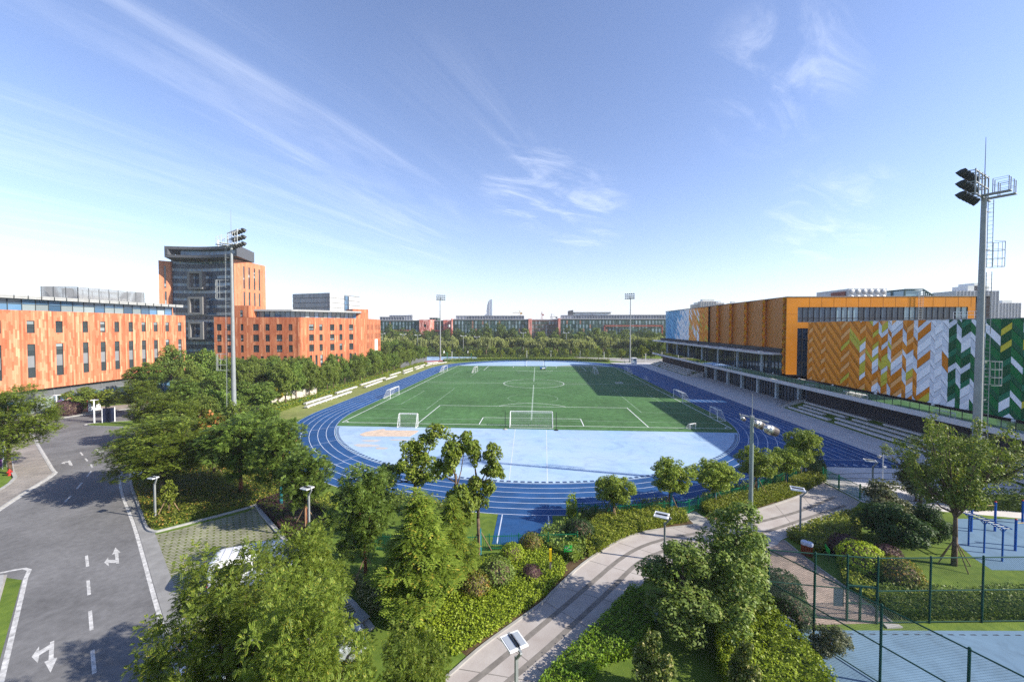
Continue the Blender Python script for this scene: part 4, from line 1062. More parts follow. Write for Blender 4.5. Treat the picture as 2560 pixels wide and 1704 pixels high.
# crown box
zc0, zc1 = zat(232,183), zat(88,183)
K0, K1, K2 = dp(u7(128),182), dp(u7(1070),178.5), dp(u7(1298),198)
fr_ = []
for k in range(17):
    t = k/16; p = (K0[0]+(K1[0]-K0[0])*t, K0[1]+(K1[1]-K0[1])*t+3.4*math.sin(PI*t)); fr_.append(p)
K3 = (K2[0]-42, K2[1]+4)
b = MB(); outline = fr_+[K2,K3]
b.prism(outline, zc0, zc0+1.2); b.prism(outline, zc1-1.3, zc1)
b.prism([K1,K2,(K2[0]-1.2,K2[1]+0.4),(K1[0]-1.2,K1[1]+0.4)], zc0+1.2, zc1-1.3)
b.prism([K0,(K0[0]+1.4,K0[1]+0.1),(K0[0]+1.4,K0[1]+4),(K0[0],K0[1]+4)], zc0+1.2, zc1-1.3)
b.build('crown', m_crown, tw, world=True)
b = MB()
for k in range(2, 15):
    p, q = fr_[k], fr_[k+1]
    for s in range(2):
        a = (p[0]+(q[0]-p[0])*s/2, p[1]+(q[1]-p[1])*s/2+2.5); c = (p[0]+(q[0]-p[0])*(s+1)/2, p[1]+(q[1]-p[1])*(s+1)/2+2.5)
        b.face([(*a,zc0+1.2),(*c,zc0+1.2),(*c,zc1-1.3),(*a,zc1-1.3)], 2 if wr.random() < 0.12 else 0)
b.build('crown_glazing', [m_cw, m_cwd, m_winl], tw, world=True)
b = MB(); b.box((K1[0]-14,K1[1]+12,zc1+0.7),(7,4,1.4)); b.tube((K1[0]-17,K1[1]+10,zc1),(K1[0]-17,K1[1]+10,zc1+4.2),0.35); b.build('roof_plant', m_white, tw, world=True)

# ---- silver glass block behind the middle one
sv = thing('silver_block', 'silver glass cube building rising behind the red orange block', 'building', (-120,190,0))
S0, S1, S2 = dp(u9(1136),250), dp(u9(1634),240), dp(u9(2042),272)
zs = at_d(760, 720+68*440/2356, 245)[2]
def gridface(mb, p, q, z0, z1, nu, nv, m0, m1, pr=0.2):
    for i in range(nu):
        a = (p[0]+(q[0]-p[0])*(i+0.03)/nu, p[1]+(q[1]-p[1])*(i+0.03)/nu); c = (p[0]+(q[0]-p[0])*(i+0.97)/nu, p[1]+(q[1]-p[1])*(i+0.97)/nu)
        for j in range(nv):
            za, zb = z0+(z1-z0)*(j+0.05)/nv, z0+(z1-z0)*(j+0.95)/nv
            mb.face([(*a,za),(*c,za),(*c,zb),(*a,zb)], m1 if wr.random() < pr else m0)
m_silver = GLASS('silver_glass', (0.24,0.28,0.34), 0.15, 0.2); m_silver2 = M('silver_mesh', (0.45,0.46,0.46), 0.5, var=0.08)
b = MB(); gridface(b, S0, S1, 2, zs, 30, 12, 0, 1, 0.12); b.build('front_glazing', [m_silver, m_cw], sv, world=True)
b = MB(); gridface(b, S1, (S1[0]+(S2[0]-S1[0])*0.44,S1[1]+(S2[1]-S1[1])*0.44), 2, zs, 12, 12, 0, 0); gridface(b, (S1[0]+(S2[0]-S1[0])*0.60,S1[1]+(S2[1]-S1[1])*0.60), S2, 2, zs-0.8, 12, 12, 0, 0); b.build('side_mesh', m_silver2, sv, world=True)
b = MB(); gridface(b, (S1[0]+(S2[0]-S1[0])*0.45,S1[1]+(S2[1]-S1[1])*0.45), (S1[0]+(S2[0]-S1[0])*0.59,S1[1]+(S2[1]-S1[1])*0.59), 2, zs-0.8, 4, 12, 0, 1); b.build('slot_glazing', [m_cw, m_cwd], sv, world=True)
b = MB(); b.prism([(S0[0]+0.2,S0[1]+0.3),(S1[0]-0.2,S1[1]+0.4),(S2[0]-0.4,S2[1]+0.2),(S2[0]-45,S2[1]+6),(S0[0],S0[1]+30)], 0, zs-0.2); b.build('core', m_grey, sv, world=True)

# ---- far blocks behind the wood (about 370 m away)
m_fg = GLASS('far_green_glass', (0.035,0.085,0.075), 0.15, 0.55); m_fb = M('far_mullion_green', (0.035,0.075,0.05), 0.6); m_fl = GLASS('far_pale_glass', (0.17,0.24,0.27), 0.2, 0.4)
m_pink = CLAD('pink_planks', [(0.62,0.24,0.20),(0.50,0.13,0.10),(0.68,0.33,0.28),(0.56,0.18,0.14),(0.30,0.07,0.05)], 0.9, 3.4)
m_brown = M('brown_lattice', (0.30,0.17,0.12), 0.7, var=0.2, scale=0.4)
m_redbr = M('red_brown_trim', (0.36,0.10,0.07), 0.7, var=0.15)
m_steel = M('roof_steel', (0.36,0.37,0.39), 0.6, var=0.12)
def farblock(label, u0, u1, dep, vtop, ends=(0,0), trim=None, lattice=False, roofs=(), mat=None):
    p, q = dp(u0, dep), dp(u1, dep); z1 = at_d(1300, vtop, dep)[2]
    t = thing('far_block', label, 'building', ((p[0]+q[0])/2, (p[1]+q[1])/2, 0))
    b = MB(); b.prism([(p[0],p[1]+0.3),(q[0],q[1]+0.3),(q[0],q[1]+25),(p[0],p[1]+25)], 0, z1-0.1); b.build('wall', m_fb if not lattice else m_brown, t, world=True)
    l = math.hypot(q[0]-p[0], q[1]-p[1]); nu = int(l/3.0); b = MB(); nv = 6; z0 = 1.5
    for j in range(nv):
        za, zb = z0+(z1-1.0-z0)*(j+0.06)/nv, z0+(z1-1.0-z0)*(j+0.94)/nv
        for i in range(nu):
            for s0, s1, m in ((0.04,0.50,0 if wr.random() < 0.35 else 1),(0.58,0.72,0),(0.80,0.96,0)):
                if m == 1 and wr.random() < 0.12: m = 2
                f0, f1 = (i+s0+0.5*(j//2%2)*0)/nu, (i+s1)/nu
                b.face([(p[0]+(q[0]-p[0])*f0,p[1]+(q[1]-p[1])*f0,za),(p[0]+(q[0]-p[0])*f1,p[1]+(q[1]-p[1])*f1,za),(p[0]+(q[0]-p[0])*f1,p[1]+(q[1]-p[1])*f1,zb),(p[0]+(q[0]-p[0])*f0,p[1]+(q[1]-p[1])*f0,zb)], m)
    b.build('curtain_wall', [m_fg, m_fl, m_brown], t, world=True)
    b = MB(); b.prism([(p[0],p[1]-0.3),(q[0],q[1]-0.3),(q[0],q[1]+25),(p[0],p[1]+25)], z1-0.1, z1+0.6); b.build('roof', m_steel, t, world=True)
    for side, us in zip((0,1), ends):
        if us:
            pp = dp(us[0], dep-2); qq = dp(us[1], dep-2); b = MB()
            wall_grid(b, pp, qq, 0, z1+0.9, [(4,6.5,z1-6,z1-3.5),(8,9.6,z1-12,z1-10)] if us[1]-us[0] > 14 else [], reveal=0.6)
            wall_grid(b, qq, (qq[0],qq[1]+20), 0, z1+0.9, []); wall_grid(b, (pp[0],pp[1]+20), pp, 0, z1+0.9, []); b.sheet([pp,qq,(qq[0],qq[1]+20),(pp[0],pp[1]+20)], z1+0.9)
            b.build('end_wall', m_pink, t, world=True)
    if trim:
        b = MB(); a, c = dp(trim[0], dep-0.6), dp(trim[1], dep-0.6); zt_ = at_d(1300, trim[2], dep)[2]
        b.box2((a[0],a[1],zt_-0.8),(c[0],a[1]+0.7,zt_+0.5)); b.box2((c[0]-1.2,a[1],1),(c[0],a[1]+0.7,zt_)); b.box2((a[0],a[1],1),(a[0]+1.2,a[1]+0.7,zt_)); b.build('entrance_trim', m_redbr, t, world=True)
    for r0, r1, v, m in roofs:
        a, c = dp(r0, dep+6), dp(r1, dep+6); zz = at_d(1300, v, dep+6)[2]; b = MB()
        b.box2((a[0],a[1],z1+0.6),(c[0],a[1]+12,zz-0.25)); o = b.build('roof_structure', m, t, world=True)
        b = MB(); n = max(3,int((c[0]-a[0])/2.5))
        for k in range(n+1):
            x = a[0]+(c[0]-a[0])*k/n; b.box2((x-0.12,a[1]-0.25,z1+0.6),(x+0.12,a[1]-0.02,zz))
        b.box2((a[0],a[1]-0.3,zz-0.25),(c[0],a[1]+12,zz)); b.build('roof_rib', m_white if m is m_white else m_steel, o, world=True)
    return t
m_lattice = M('roof_lattice', (0.20,0.215,0.24), 0.5, 0.3, var=0.2, scale=0.3)
farblock('far green glass block at the left of the wood with a pink plank end wall', 948, 1048, 372, 801.5, ends=(0,(1048,1074.5)), trim=(975,1032,826), roofs=((950,1012,792,m_lattice),(974,1031,788,m_steel),(1022,1033,787,m_white)))
farblock('far dark glass block between two pink plank end walls', 1076, 1108, 385, 802, ends=(0,(1108.5,1128)), trim=(1080,1106,826), roofs=((1074,1095,794,m_fb),))
farblock('long far green block under a lattice roof, right of the pink walls', 1129, 1322, 368, 799, ends=((1128,1130.5),(1321,1329)), roofs=((1140,1165,789,m_steel),(1165,1310,789,m_lattice)))
farblock('far brown lattice block sunk between the two long green blocks', 1330, 1397, 376, 799.5, lattice=True, roofs=((1380,1396,797,m_steel),))
farblock('long far green block beside the sports hall with a red framed entrance', 1399, 1680, 366, 797.5, ends=((1396,1401),0), trim=(1510,1655,813.5), roofs=((1403,1432,787.5,m_steel),(1432,1526,787.5,m_lattice),(1527,1672,786.5,m_lattice)))
hb = thing('white_rooftop_block', 'white and brick block with a dark lift tower rising behind the right far green block', 'building', (dp(1480,420)[0],dp(1480,420)[1],0))
a, c = dp(1436,420), dp(1526,420); za, zb = 0, at_d(1480, 779, 420)[2]
b = MB(); b.box2((a[0],a[1],0),(c[0],a[1]+15,zb-1)); b.build('wall', m_white, hb, world=True)
b = MB(); b.box2((a[0]-0.5,a[1]-1,zb-1),(c[0]+0.5,a[1]+16,zb-0.4)); b.build('roof', m_steel, hb, world=True)
b = MB(); n = 20
for k in range(n): b.box2((a[0]+6+(c[0]-a[0]-22)*k/n,a[1]-0.3,zb-5.2),(a[0]+6+(c[0]-a[0]-22)*(k+0.6)/n,a[1]+0.2,zb-3.2))
b.build('window_band', m_cwd, hb, world=True)
b = MB(); x0 = dp(1497,420)[0]; b.box2((x0,a[1]-0.4,zb-8),(c[0]-2,a[1]+0.2,zb-4.5)); b.build('brick_panel', m_brown, hb, world=True)
b = MB(); a2, c2 = dp(1421,418), dp(1433,418); zt = at_d(1427,774.5,418)[2]; b.hexa([(a2[0],a2[1],0),(c2[0],c2[1],0),(c2[0],c2[1]+10,0),(a2[0],a2[1]+10,0),(a2[0],a2[1],zt-1),(c2[0],c2[1],zt),(c2[0],c2[1]+10,zt),(a2[0],a2[1]+10,zt-1)]); b.build('lift_tower', m_crown, hb, world=True)
# skyline
def hirise(label, u0, u1, vtop, dep, mat, steps=(), name='apartment_tower'):
    a, c = dp(u0, dep), dp(u1, dep); z1 = at_d((u0+u1)/2, vtop, dep)[2]
    t = thing(name, label, 'tower', ((a[0]+c[0])/2, a[1], 0))
    b = MB(); w = c[0]-a[0]; b.box2((a[0],a[1],0),(c[0],a[1]+w*0.6,z1)); b.build('wall', mat, t, world=True)
    b = MB(); nf = int(z1/3.2); nb = max(3,int(w/4.5))
    for i in range(nb):
        for k in range(nf):
            x0, x1 = a[0]+w*(i+0.18)/nb, a[0]+w*(i+0.82)/nb; za = 3.2*k+1.0
            b.face([(x0,a[1]-0.05,za),(x1,a[1]-0.05,za),(x1,a[1]-0.05,za+1.5),(x0,a[1]-0.05,za+1.5)])
    o = b.build('windows', m_cwd, t, world=True); o['kind'] = 'stuff'
    b = MB()
    for i in range(nb+1): b.box2((a[0]+w*i/nb-0.4,a[1]-1.0,0),(a[0]+w*i/nb+0.4,a[1]-0.06,z1))
    b.build('balcony_fin', mat, t, world=True)
    b = MB()
    for s0, s1, h_ in steps or ((0.3,0.7,4),): b.box2((a[0]+w*s0,a[1]+1,z1),(a[0]+w*s1,a[1]+w*0.4,z1+h_))
    b.build('roof_house', m_white if mat is not m_aptw else m_white, t, world=True)
    return t
m_aptw = M('apartment_render', (0.36,0.37,0.40), 0.8, var=0.06); m_aptb = M('apartment_tan', (0.42,0.39,0.37), 0.8, var=0.06)
hirise('pale apartment tower, tallest of those right of the floodlight mast', 2387, 2486, 727, 560, m_aptw, ((0.3,0.8,7),(0.45,0.7,11)))
hirise('lower pale apartment tower at the right edge behind the hall', 2487, 2545, 757, 620, m_aptw)
hirise('far apartment tower with a stepped top above the blue end of the hall', 1752, 1788, 753, 800, m_aptb, ((0.1,0.9,4),))
hirise('shoulder apartment block at the left of the stepped far tower', 1730, 1752, 761, 810, m_aptb)
hirise('shoulder apartment block at the right of the stepped far tower', 1788, 1808, 757, 815, m_aptb)
hirise('small far apartment block whose top just shows over the brown panels', 1822, 1843, 758, 850, m_aptb)
# sail-shaped skyscraper in the haze
sk = thing('skyscraper', 'sail shaped glass skyscraper pale in the haze on the skyline', 'skyscraper', (*dp(1223,2600),0))
p = dp(1223,2600); ppm = 2600/F_PX
b = MB()
prof = [(-7,811),(-7,790),(-6.6,775),(-5.5,764),(-3,755),(0.5,750),(4,748.5),(6.5,748)]
ztop = lambda v: at_d(1223, v, 2600)[2]
for (a_, va), (c_, vc) in zip(prof[1:-1], prof[2:]): pass
L_ = [(p[0]+du*ppm, ztop(v)) for du, v in prof]
xr = p[0]+6.7*ppm
P1 = [(L_[0][0],0)]+L_[1:]+[(xr, L_[-1][1]), (xr, 0)]
b.face([(x,p[1],z) for x,z in P1]); b.face([(x,p[1]+30,z) for x,z in P1[::-1]])
for i in range(len(P1)):
    (x0,z0),(x1,z1) = P1[i], P1[(i+1)%len(P1)]; b.face([(x0,p[1],z0),(x1,p[1],z1),(x1,p[1]+30,z1),(x0,p[1]+30,z0)])
b.build('glass_shaft', GLASS('sail_glass', (0.10,0.16,0.24), 0.1, 0.1), sk, world=True)
b = MB(); b.box2((p[0]+0.8*ppm,p[1]-3,0),(p[0]+1.3*ppm,p[1]-0.2,ztop(752))); b.build('sail_rib', m_white, sk, world=True)
b = MB(); b.box2((p[0]-11*ppm,p[1],0),(p[0]-7.4*ppm,p[1]+30,ztop(785))); b.build('podium', m_aptw, sk, world=True)
def crane(label, u, vtop, vjib, jl, jr, dep, col):
    q = dp(u, dep); z1 = at_d(u, vtop, dep)[2]; zj = at_d(u, vjib, dep)[2]; t = thing('tower_crane', label, 'crane', (*q,0)); k = dep/F_PX
    b = MB(); w = 0.9
    for sx in (-w, w):
        for sy in (-w, w): b.bar((q[0]+sx,q[1]+sy,0),(q[0]+sx,q[1]+sy,zj),0.35)
    z = 0; f = 1
    while z < zj-3: b.bar((q[0]-w*f,q[1]-w,z),(q[0]+w*f,q[1]-w,z+3),0.25); z += 3; f = -f
    b.bar((q[0],q[1],zj),(q[0],q[1],z1),0.5); b.build('mast', col, t, world=True)
    b = MB(); b.bar((q[0]+jl*k,q[1],zj),(q[0]+jr*k,q[1],zj),0.5); b.bar((q[0]+jl*k*0.7,q[1],zj+0.2),(q[0],q[1],z1),0.18); b.bar((q[0]+jr*k*0.8,q[1],zj+0.2),(q[0],q[1],z1),0.18)
    b.box((q[0]+jr*k*0.9,q[1],zj-1),(2.5,1.5,2)); b.build('jib', col, t, world=True)
m_cy = M('crane_yellow', (0.50,0.30,0.06), 0.5); m_crr = M('crane_red', (0.42,0.13,0.09), 0.5)
crane('yellow tower crane with its jib to the left above the long far block', 1299, 775.5, 781.5, -18, 5, 520, m_cy)
crane('red tower crane standing over the brown lattice block', 1354.5, 778.5, 785, -3, 3, 540, m_crr)
crane('dark tower crane with a short jib to the right beside the red one', 1378.5, 784, 792, -3, 14, 540, m_crown)

# ================================================================== STREET FURNITURE, SPORT EQUIPMENT, VEHICLES
m_galv = M('galvanised_steel', (0.27,0.29,0.295), 0.5, 0.25, var=0.10)
m_lamp = M('lamp_housing', (0.03,0.035,0.035), 0.4, var=0.1)
m_lens = GLASS('lamp_lens', (0.30,0.33,0.36), 0.1, 0.3)
m_wht = M('white_tube', (0.74,0.75,0.76), 0.4, var=0.05)
m_green = M('green_fence_paint', (0.006,0.16,0.075), 0.5, var=0.12)
m_dgreen = M('dark_green_paint', (0.010,0.055,0.040), 0.5, var=0.12)
m_bluep = M('blue_paint', (0.010,0.09,0.36), 0.4, var=0.08)
m_teal = M('teal_wrap', (0.02,0.15,0.18), 0.9, var=0.2, scale=3)
m_wood = M('raw_timber', (0.24,0.165,0.10), 0.85, var=0.2)
m_black = M('black_paint', (0.02,0.022,0.026), 0.5, var=0.1)
m_red = M('red_paint', (0.42,0.035,0.03), 0.45, var=0.1)

# ---- floodlight masts
def mast(label, loc, h, face, ladder_side, cages, near=True, r0=0.37, r1=0.19):
    """face: angle the lamps look to. Local frame: +x is where the lamps look"""
    t = thing('floodlight_mast', label, 'floodlight mast', (loc[0],loc[1],0), face, 'floodlight masts round the track' if not near else None)
    b = MB(); b.tube((0,0,0),(0,0,h),r0,r1,14); b.tube((0,0,0),(0,0,0.35),r0+0.25,r0+0.2,14); b.build('pole', m_galv, t, smooth=False)
    b = MB()                                           # head frame: rails, uprights, two service decks behind
    n = 5; sp = 1.05
    for k in range(n):
        y = (k-(n-1)/2)*sp
        b.bar((0.15,y,h-0.1),(0.15,y,h+2.35),0.09); 
        for j, z in enumerate((0.0,1.05,2.1)): b.bar((0.15,y,h+z+0.1),(0.95-0.15*(j==0),y,h+z+0.2),0.07)
    for z in (0.1,1.15,2.2): b.bar((0.15,-sp*2,h+z),(0.15,sp*2,h+z),0.08)
    b.bar((0,-sp*2,h-0.1),(0,sp*2,h-0.1),0.14)
    b.build('head_frame', m_galv if near else m_lamp, t)
    b = MB()
    for s in (-1, 1):
        b.box((-0.95,s*0.9,h-0.05),(1.7,0.7,0.10)); 
        for q in range(2):
            for yy_ in (s*0.9-0.33, s*0.9+0.33): b.bar((-0.75-0.95*q,yy_,h),(-0.75-0.95*q,yy_,h+1.25),0.06)
        for z in (0.65,1.25):
            for yy_ in (s*0.9-0.33, s*0.9+0.33): b.bar((-1.7,yy_,h+z),(-0.75,yy_,h+z),0.025)
    b.build('service_deck', m_lamp if not near else m_galv, t)
    for j, z in enumerate((0.0,1.05,2.1)):
        for k in range(n):
            y = (k-(n-1)/2)*sp; lm = MB(); c = Vector((1.05,y,h+z+0.15)); d = Vector((0.82,0,-0.57))
            lm.tube(c-d*0.40, c-d*0.12, 0.14, 0.28, 10); lm.tube(c-d*0.12, c+d*0.28, 0.28, 0.33, 10)
            lo = lm.build('floodlight', m_lamp, t)
            ln = MB(); ln.tube(c+d*0.28, c+d*0.295, 0.30, 0.30, 10); ln.build('lens', m_lens, lo)
    b = MB(); b.tube((0,0,h),(0,0,h+5.6 if near else h+4),0.045,0.02,6); b.build('lightning_rod', m_galv, t)
    if ladder_side:
        sx = ladder_side[0]; sy = ladder_side[1]; b = MB()
        def at_l(z, o=0.0): 
            r = r0+(r1-r0)*z/h; e = 0.62+r; tx, ty = -sy, sx
            return (sx*e+tx*o, sy*e+ty*o, z)
        for za, zb in ((2.0,0.55*h),(0.56*h,0.76*h),(0.775*h,0.99*h)):
            for o in (-0.2,0.2): b.tube(at_l(za,o), at_l(zb,o), 0.03)
            z = za
            while z < zb: b.tube(at_l(z,-0.2), at_l(z,0.2), 0.018, n=4); z += 0.4
        z = 3
        while z < h: b.bar((0,0,z), at_l(z), 0.07); z += 3.6
        b.build('ladder', m_galv, t)
        for za, zb in cages:
            b = MB()
            for z in np.linspace(za, zb, 4):
                pts = [at_l(z, -0.35)]
                for k in range(7):
                    a = -PI/2+PI*k/6; e = at_l(z); pts.append((e[0]+sx*(0.75+0.75*math.cos(a))-sy*0.5*math.sin(a)*1.0, e[1]+sy*(0.75+0.75*math.cos(a))+sx*0.5*math.sin(a), z))
                pts.append(at_l(z, 0.35)); b.path(pts, 0.03, 4)
            for k in range(1, 6):
                a = -PI/2+PI*k/6; e0 = at_l(za); e1 = at_l(zb)
                f = lambda e: (e[0]+sx*(0.75+0.75*math.cos(a))-sy*0.5*math.sin(a), e[1]+sy*(0.75+0.75*math.cos(a))+sx*0.5*math.sin(a), e[2])
                b.tube(f(e0), f(e1), 0.025, n=4)
            b.build('ladder_cage', m_galv, t)
    return t
def loc_dir(face, wx, wy):  # a world direction in the mast frame
    c, s_ = math.cos(-face), math.sin(-face); return (wx*c-wy*s_, wx*s_+wy*c)
fA = rad(123); mast('tall floodlight mast with a caged ladder, in front of the chevron wall', (43.5,-28.2), 29.6, fA, loc_dir(fA, 0.97, 0.2), ((11.6,13.9),(23.0,25.4)))
fB = rad(56); mast('tall floodlight mast with a caged ladder, rising before the orange office tower', (-47.8,-8.2), 30.2, fB, loc_dir(fB, -0.97, -0.25), ((10.2,12.8),(21.6,24.6)))
fC = rad(-50); mast('distant floodlight mast left of the skyscraper beyond the track', (-48.9,133.3), 31.0, fC, None, (), near=False)
fD = rad(-128); mast('distant floodlight mast in front of the far green block beside the hall', (46.4,128.7), 31.0, fD, None, (), near=False)

# ---- goals
m_net = M('net_cord', (0.55,0.56,0.55), 0.8)
def goal(label, loc, rz, w, h, d, top=0.9, group=None, tilt=None, netcol=None, r=0.06):
    """mouth along local y, net to local -x"""
    t = thing('football_goal', label, 'goal', (loc[0],loc[1],0.02), rz, group)
    b = MB(); hw = w/2
    for s in (-1,1): b.tube((0,s*hw,0),(0,s*hw,h),r,r,8)
    b.tube((0,-hw,h),(0,hw,h),r,r,8); b.build('goal_frame', m_wht, t)
    b = MB(); q = r*0.6
    for s in (-1,1):
        b.tube((0,s*hw,h),(-top,s*hw,h-0.05),q,q,6); b.tube((-top,s*hw,h-0.05),(-d,s*hw,0.05),q,q,6); b.tube((-d,s*hw,0.05),(0,s*hw,0.05),q,q,6)
    b.tube((-d,-hw,0.05),(-d,hw,0.05),q,q,6); b.tube((-top,-hw,h-0.05),(-top,hw,h-0.05),q*0.7,q*0.7,6); b.build('net_support', m_wht, t)
    b = MB(); st = 0.24; c = 0.008
    n = int(w/st)
    for k in range(n+1):
        y = -hw+w*k/n; b.path([(-0.02,y,h-0.03),(-top,y,h-0.07),(-d,y,0.07)], c, 3)
    m = int(math.hypot(d-top,h)/st)
    for k in range(m+1):
        f = k/m; x, z = -top-(d-top)*f, h-0.07-(h-0.14)*f; b.tube((x,-hw,z),(x,hw,z),c,c,3)
        for s in (-1,1): b.tube((0,s*hw,z),(x,s*hw,z),c,c,3)
    for s in (-1,1):
        for k in range(1,int(d/st)): 
            x = -d*k/int(d/st); zt = h if -x < top else h*(d+x)/(d-top); b.tube((x,s*hw,0.05),(x,s*hw,max(0.06,zt)),c,c,3)
    b.build('net', m_net, t)
    return t
goal('full size white goal on the near goal line between two dark poles', (0.05,0.0), rad(90), 7.32, 2.44, 2.0, 0.8)
goal('full size white goal on the far goal line', (0.05,FL), rad(-90), 7.32, 2.44, 2.0, 0.8)
goal('small white goal facing the camera on the near pitch edge by the sand pit', (-21.1,-2.0), rad(-90+180), 3.2, 2.2, 1.3, 0.5)
goal('white goal on the left touchline, nearer of the two', (-33.95,26.4), 0, 6.0, 2.1, 1.7, 0.8)
goal('white goal on the left touchline, farther of the two', (-34.1,81.5), 0, 6.0, 2.1, 1.7, 0.8)
goal('white goal standing inside the far left of the pitch', (-21.8,79.7), 0, 4.6, 2.1, 1.5, 0.8)
goal('white goal standing in the shade inside the far right of the pitch', (22.0,79.8), PI, 4.2, 2.1, 1.5, 0.8)
goal('white goal on the shaded right touchline, nearest of three', (33.85,6.75), PI, 3.1, 2.1, 1.5, 0.7)
goal('white goal on the right touchline, middle of three', (34.15,26.5), PI, 6.0, 2.1, 1.8, 0.8)
goal('white goal on the right touchline, farthest of three', (34.05,80.7), PI, 5.2, 2.1, 1.9, 0.8)
goal('small white training goal beside the right touchline', (36.2,62.5), PI, 1.8, 1.1, 0.8, 0.3, r=0.04)
goal('tiny white goal frame lying at the near right corner of the pitch', at(1732,1073), rad(-60), 1.4, 0.95, 1.0, 0.3, r=0.04)
t = thing('rebound_board', 'small square white target frame lying on the pitch in the shade', 'frame', (*at(1547,957),0.02))
b = MB(); rect_ = [(-1,-1.1,0.06),(1,-1.1,0.06),(1.1,1.1,0.06),(-0.85,1.1,0.06)]; b.path(rect_+[rect_[0]], 0.06, 6); b.build('frame_tube', m_wht, t)
b = MB(); 
for k in range(8): b.tube((-0.95+0.26*k,-1.1,0.05),(-0.9+0.27*k,1.1,0.05),0.01,n=3)
b.build('net', m_net, t)
for u, v, lb in ((1263,1073,'dark pole left of the near goal, on a pale foot'),(1390.5,1075,'dark pole right of the near goal')):
    t = thing('net_pole', lb, 'pole', (*at(u,v),0))
    b = MB(); b.tube((0,0,0),(0,0,3.0),0.05,0.05,8); b.build('pole', m_black, t)
    b = MB(); b.lathe([(0.38,0),(0.38,0.06),(0.12,0.14),(0.08,0.2)], (0,0,0.01), 12); b.build('foot', m_conc if u < 1300 else m_black, t)
for u, v, lb in ((1312.5,915,'dark pole left of the far goal'),(1361.5,915,'dark pole right of the far goal')):
    t = thing('net_pole', lb, 'pole', (*at(u,v),0)); b = MB(); b.tube((0,0,0),(0,0,3.2),0.06,0.06,8); b.build('pole', m_black, t)
    b = MB(); b.lathe([(0.3,0),(0.3,0.06),(0.08,0.16)], (0,0,0.01), 10); b.build('foot', m_black, t)
t = thing('ball_cart', 'small blue and white line marking cart in front of the far goal', 'cart', (*at(1357,924),0.02), 0.2)
b = MB(); b.box((0,0,0.75),(2.2,1.1,0.55)); b.build('hopper', m_bluep, t)
b = MB(); b.box((0.2,-0.58,0.7),(1.3,0.06,0.4)); b.build('white_panel', m_wht, t)
for sx in (-0.7,0.7):
    for sy in (-0.5,0.5):
        w_ = MB(); w_.tube((sx,sy-0.08,0.3),(sx,sy+0.08,0.3),0.3,0.3,12); w_.build('wheel', m_black, t)
b = MB(); b.path([(1.1,-0.4,0.9),(1.7,-0.4,1.3),(1.7,0.4,1.3),(1.1,0.4,0.9)], 0.04); b.build('handle', m_wht, t)

# ---- concrete benches on the left bank
bench_px = [((955,1320),(1195,1243)),((965,1352),(1375,1208)),((1240,1222),(1425,1163)),((1462,1147),(1685,1078)),((1505,1165),(1655,1108)),((1728,1058),(1825,1027)),((1690,1096),(1790,1062)),((1850,1018),(1933,990)),((1857,1038),(1935,1010)),((1952,985),(1992,972)),((1965,1000),(2033,978)),((2005,972),(2046,957)),((2057,969),(2108,953)),((2070,948),(2166,932)),((2115,953),(2245,935))]
bl = ['nearest to the camera in the upper row','nearest to the camera in the lower row','second from the camera in the upper row','third from the camera in the upper row','second from the camera in the lower row','fourth from the camera in the upper row','third from the camera in the lower row','fifth from the camera in the upper row','fourth from the camera in the lower row','sixth from the camera in the upper row','fifth from the camera in the lower row','seventh from the camera in the upper row','sixth from the camera in the lower row','farthest one in the upper row','farthest one in the lower row']
m_bench = M('bench_concrete', (0.50,0.49,0.46), 0.8, var=0.12, scale=1.5)
for (p, q), nm in zip(bench_px, bl):
    a = at(500+p[0]*640/2334, 650+p[1]*640/2334); c = at(500+q[0]*640/2334, 650+q[1]*640/2334)
    t = thing('concrete_bench', 'long white concrete bench on the dry bank, '+nm, 'bench', (*a,0), 0, 'concrete benches on the left bank')
    b = MB(); b.bar((*a,0.32),(*c,0.32),0.70,0.30); b.build('seat', m_bench, t, world=True)
    L_ = math.hypot(c[0]-a[0], c[1]-a[1]); n = max(2,int(L_/2.5))
    for k in range(n+1):
        f = 0.03+0.94*k/n; x, y = a[0]+(c[0]-a[0])*f, a[1]+(c[1]-a[1])*f
        b = MB(); b.box((x,y,0.09),(0.5,0.4,0.18)); b.build('leg', m_bench, t, world=True)
# notice boards along the left walk
for k, (x, y) in enumerate(((1035,770),(1150,735),(1255,700),(1330,665),(1425,655),(1505,630),(1590,605))):
    p = at(900+x*240/2356, 840+(y+35)*110/1080)
    t = thing('notice_board', 'grey notice panel on posts behind the hedge, in the row left of the track', 'board', (*p,0), rad(20), 'grey notice panels behind the left hedge')
    b = MB(); b.box((0,0,1.5),(2.0,0.12,2.0)); b.build('panel', m_grey, t)
    for s in (-0.85,0.85):
        b = MB(); b.box((s,0.1,1.2),(0.1,0.1,2.4)); b.build('post', m_frame, t)

# ---- park lamps with twin flat panels
def park_lamp(label, loc, h, rz, w=1.0):
    t = thing('park_lamp', label, 'lamp post', (loc[0],loc[1],0), rz)
    b = MB(); b.box((0,0,(h-0.5)/2),(0.13,0.13,h-0.5)); b.build('post', m_galv, t)
    b = MB(); b.bar((0,0,h-0.62),(0.42*w,0,h-0.05),0.10); b.bar((0.42*w,0,h-0.05),(-0.75*w,0,h+0.03),0.10); b.build('arm', m_galv, t)
    for s in (-1,1):
        b = MB(); b.box((-0.22*w,s*0.26*w,h+0.02),(1.0*w,0.40*w,0.07)); pn = b.build('lamp_panel', m_wht, t)
        b = MB(); b.box((-0.22*w,s*0.27*w,h+0.062),(0.82*w,0.27*w,0.012)); b.build('lens', m_lens, pn)
        b = MB(); b.box((-0.22*w,s*0.06*w,h+0.07),(0.8*w,0.05,0.06)); b.build('cable_box', m_black, pn)
    return t
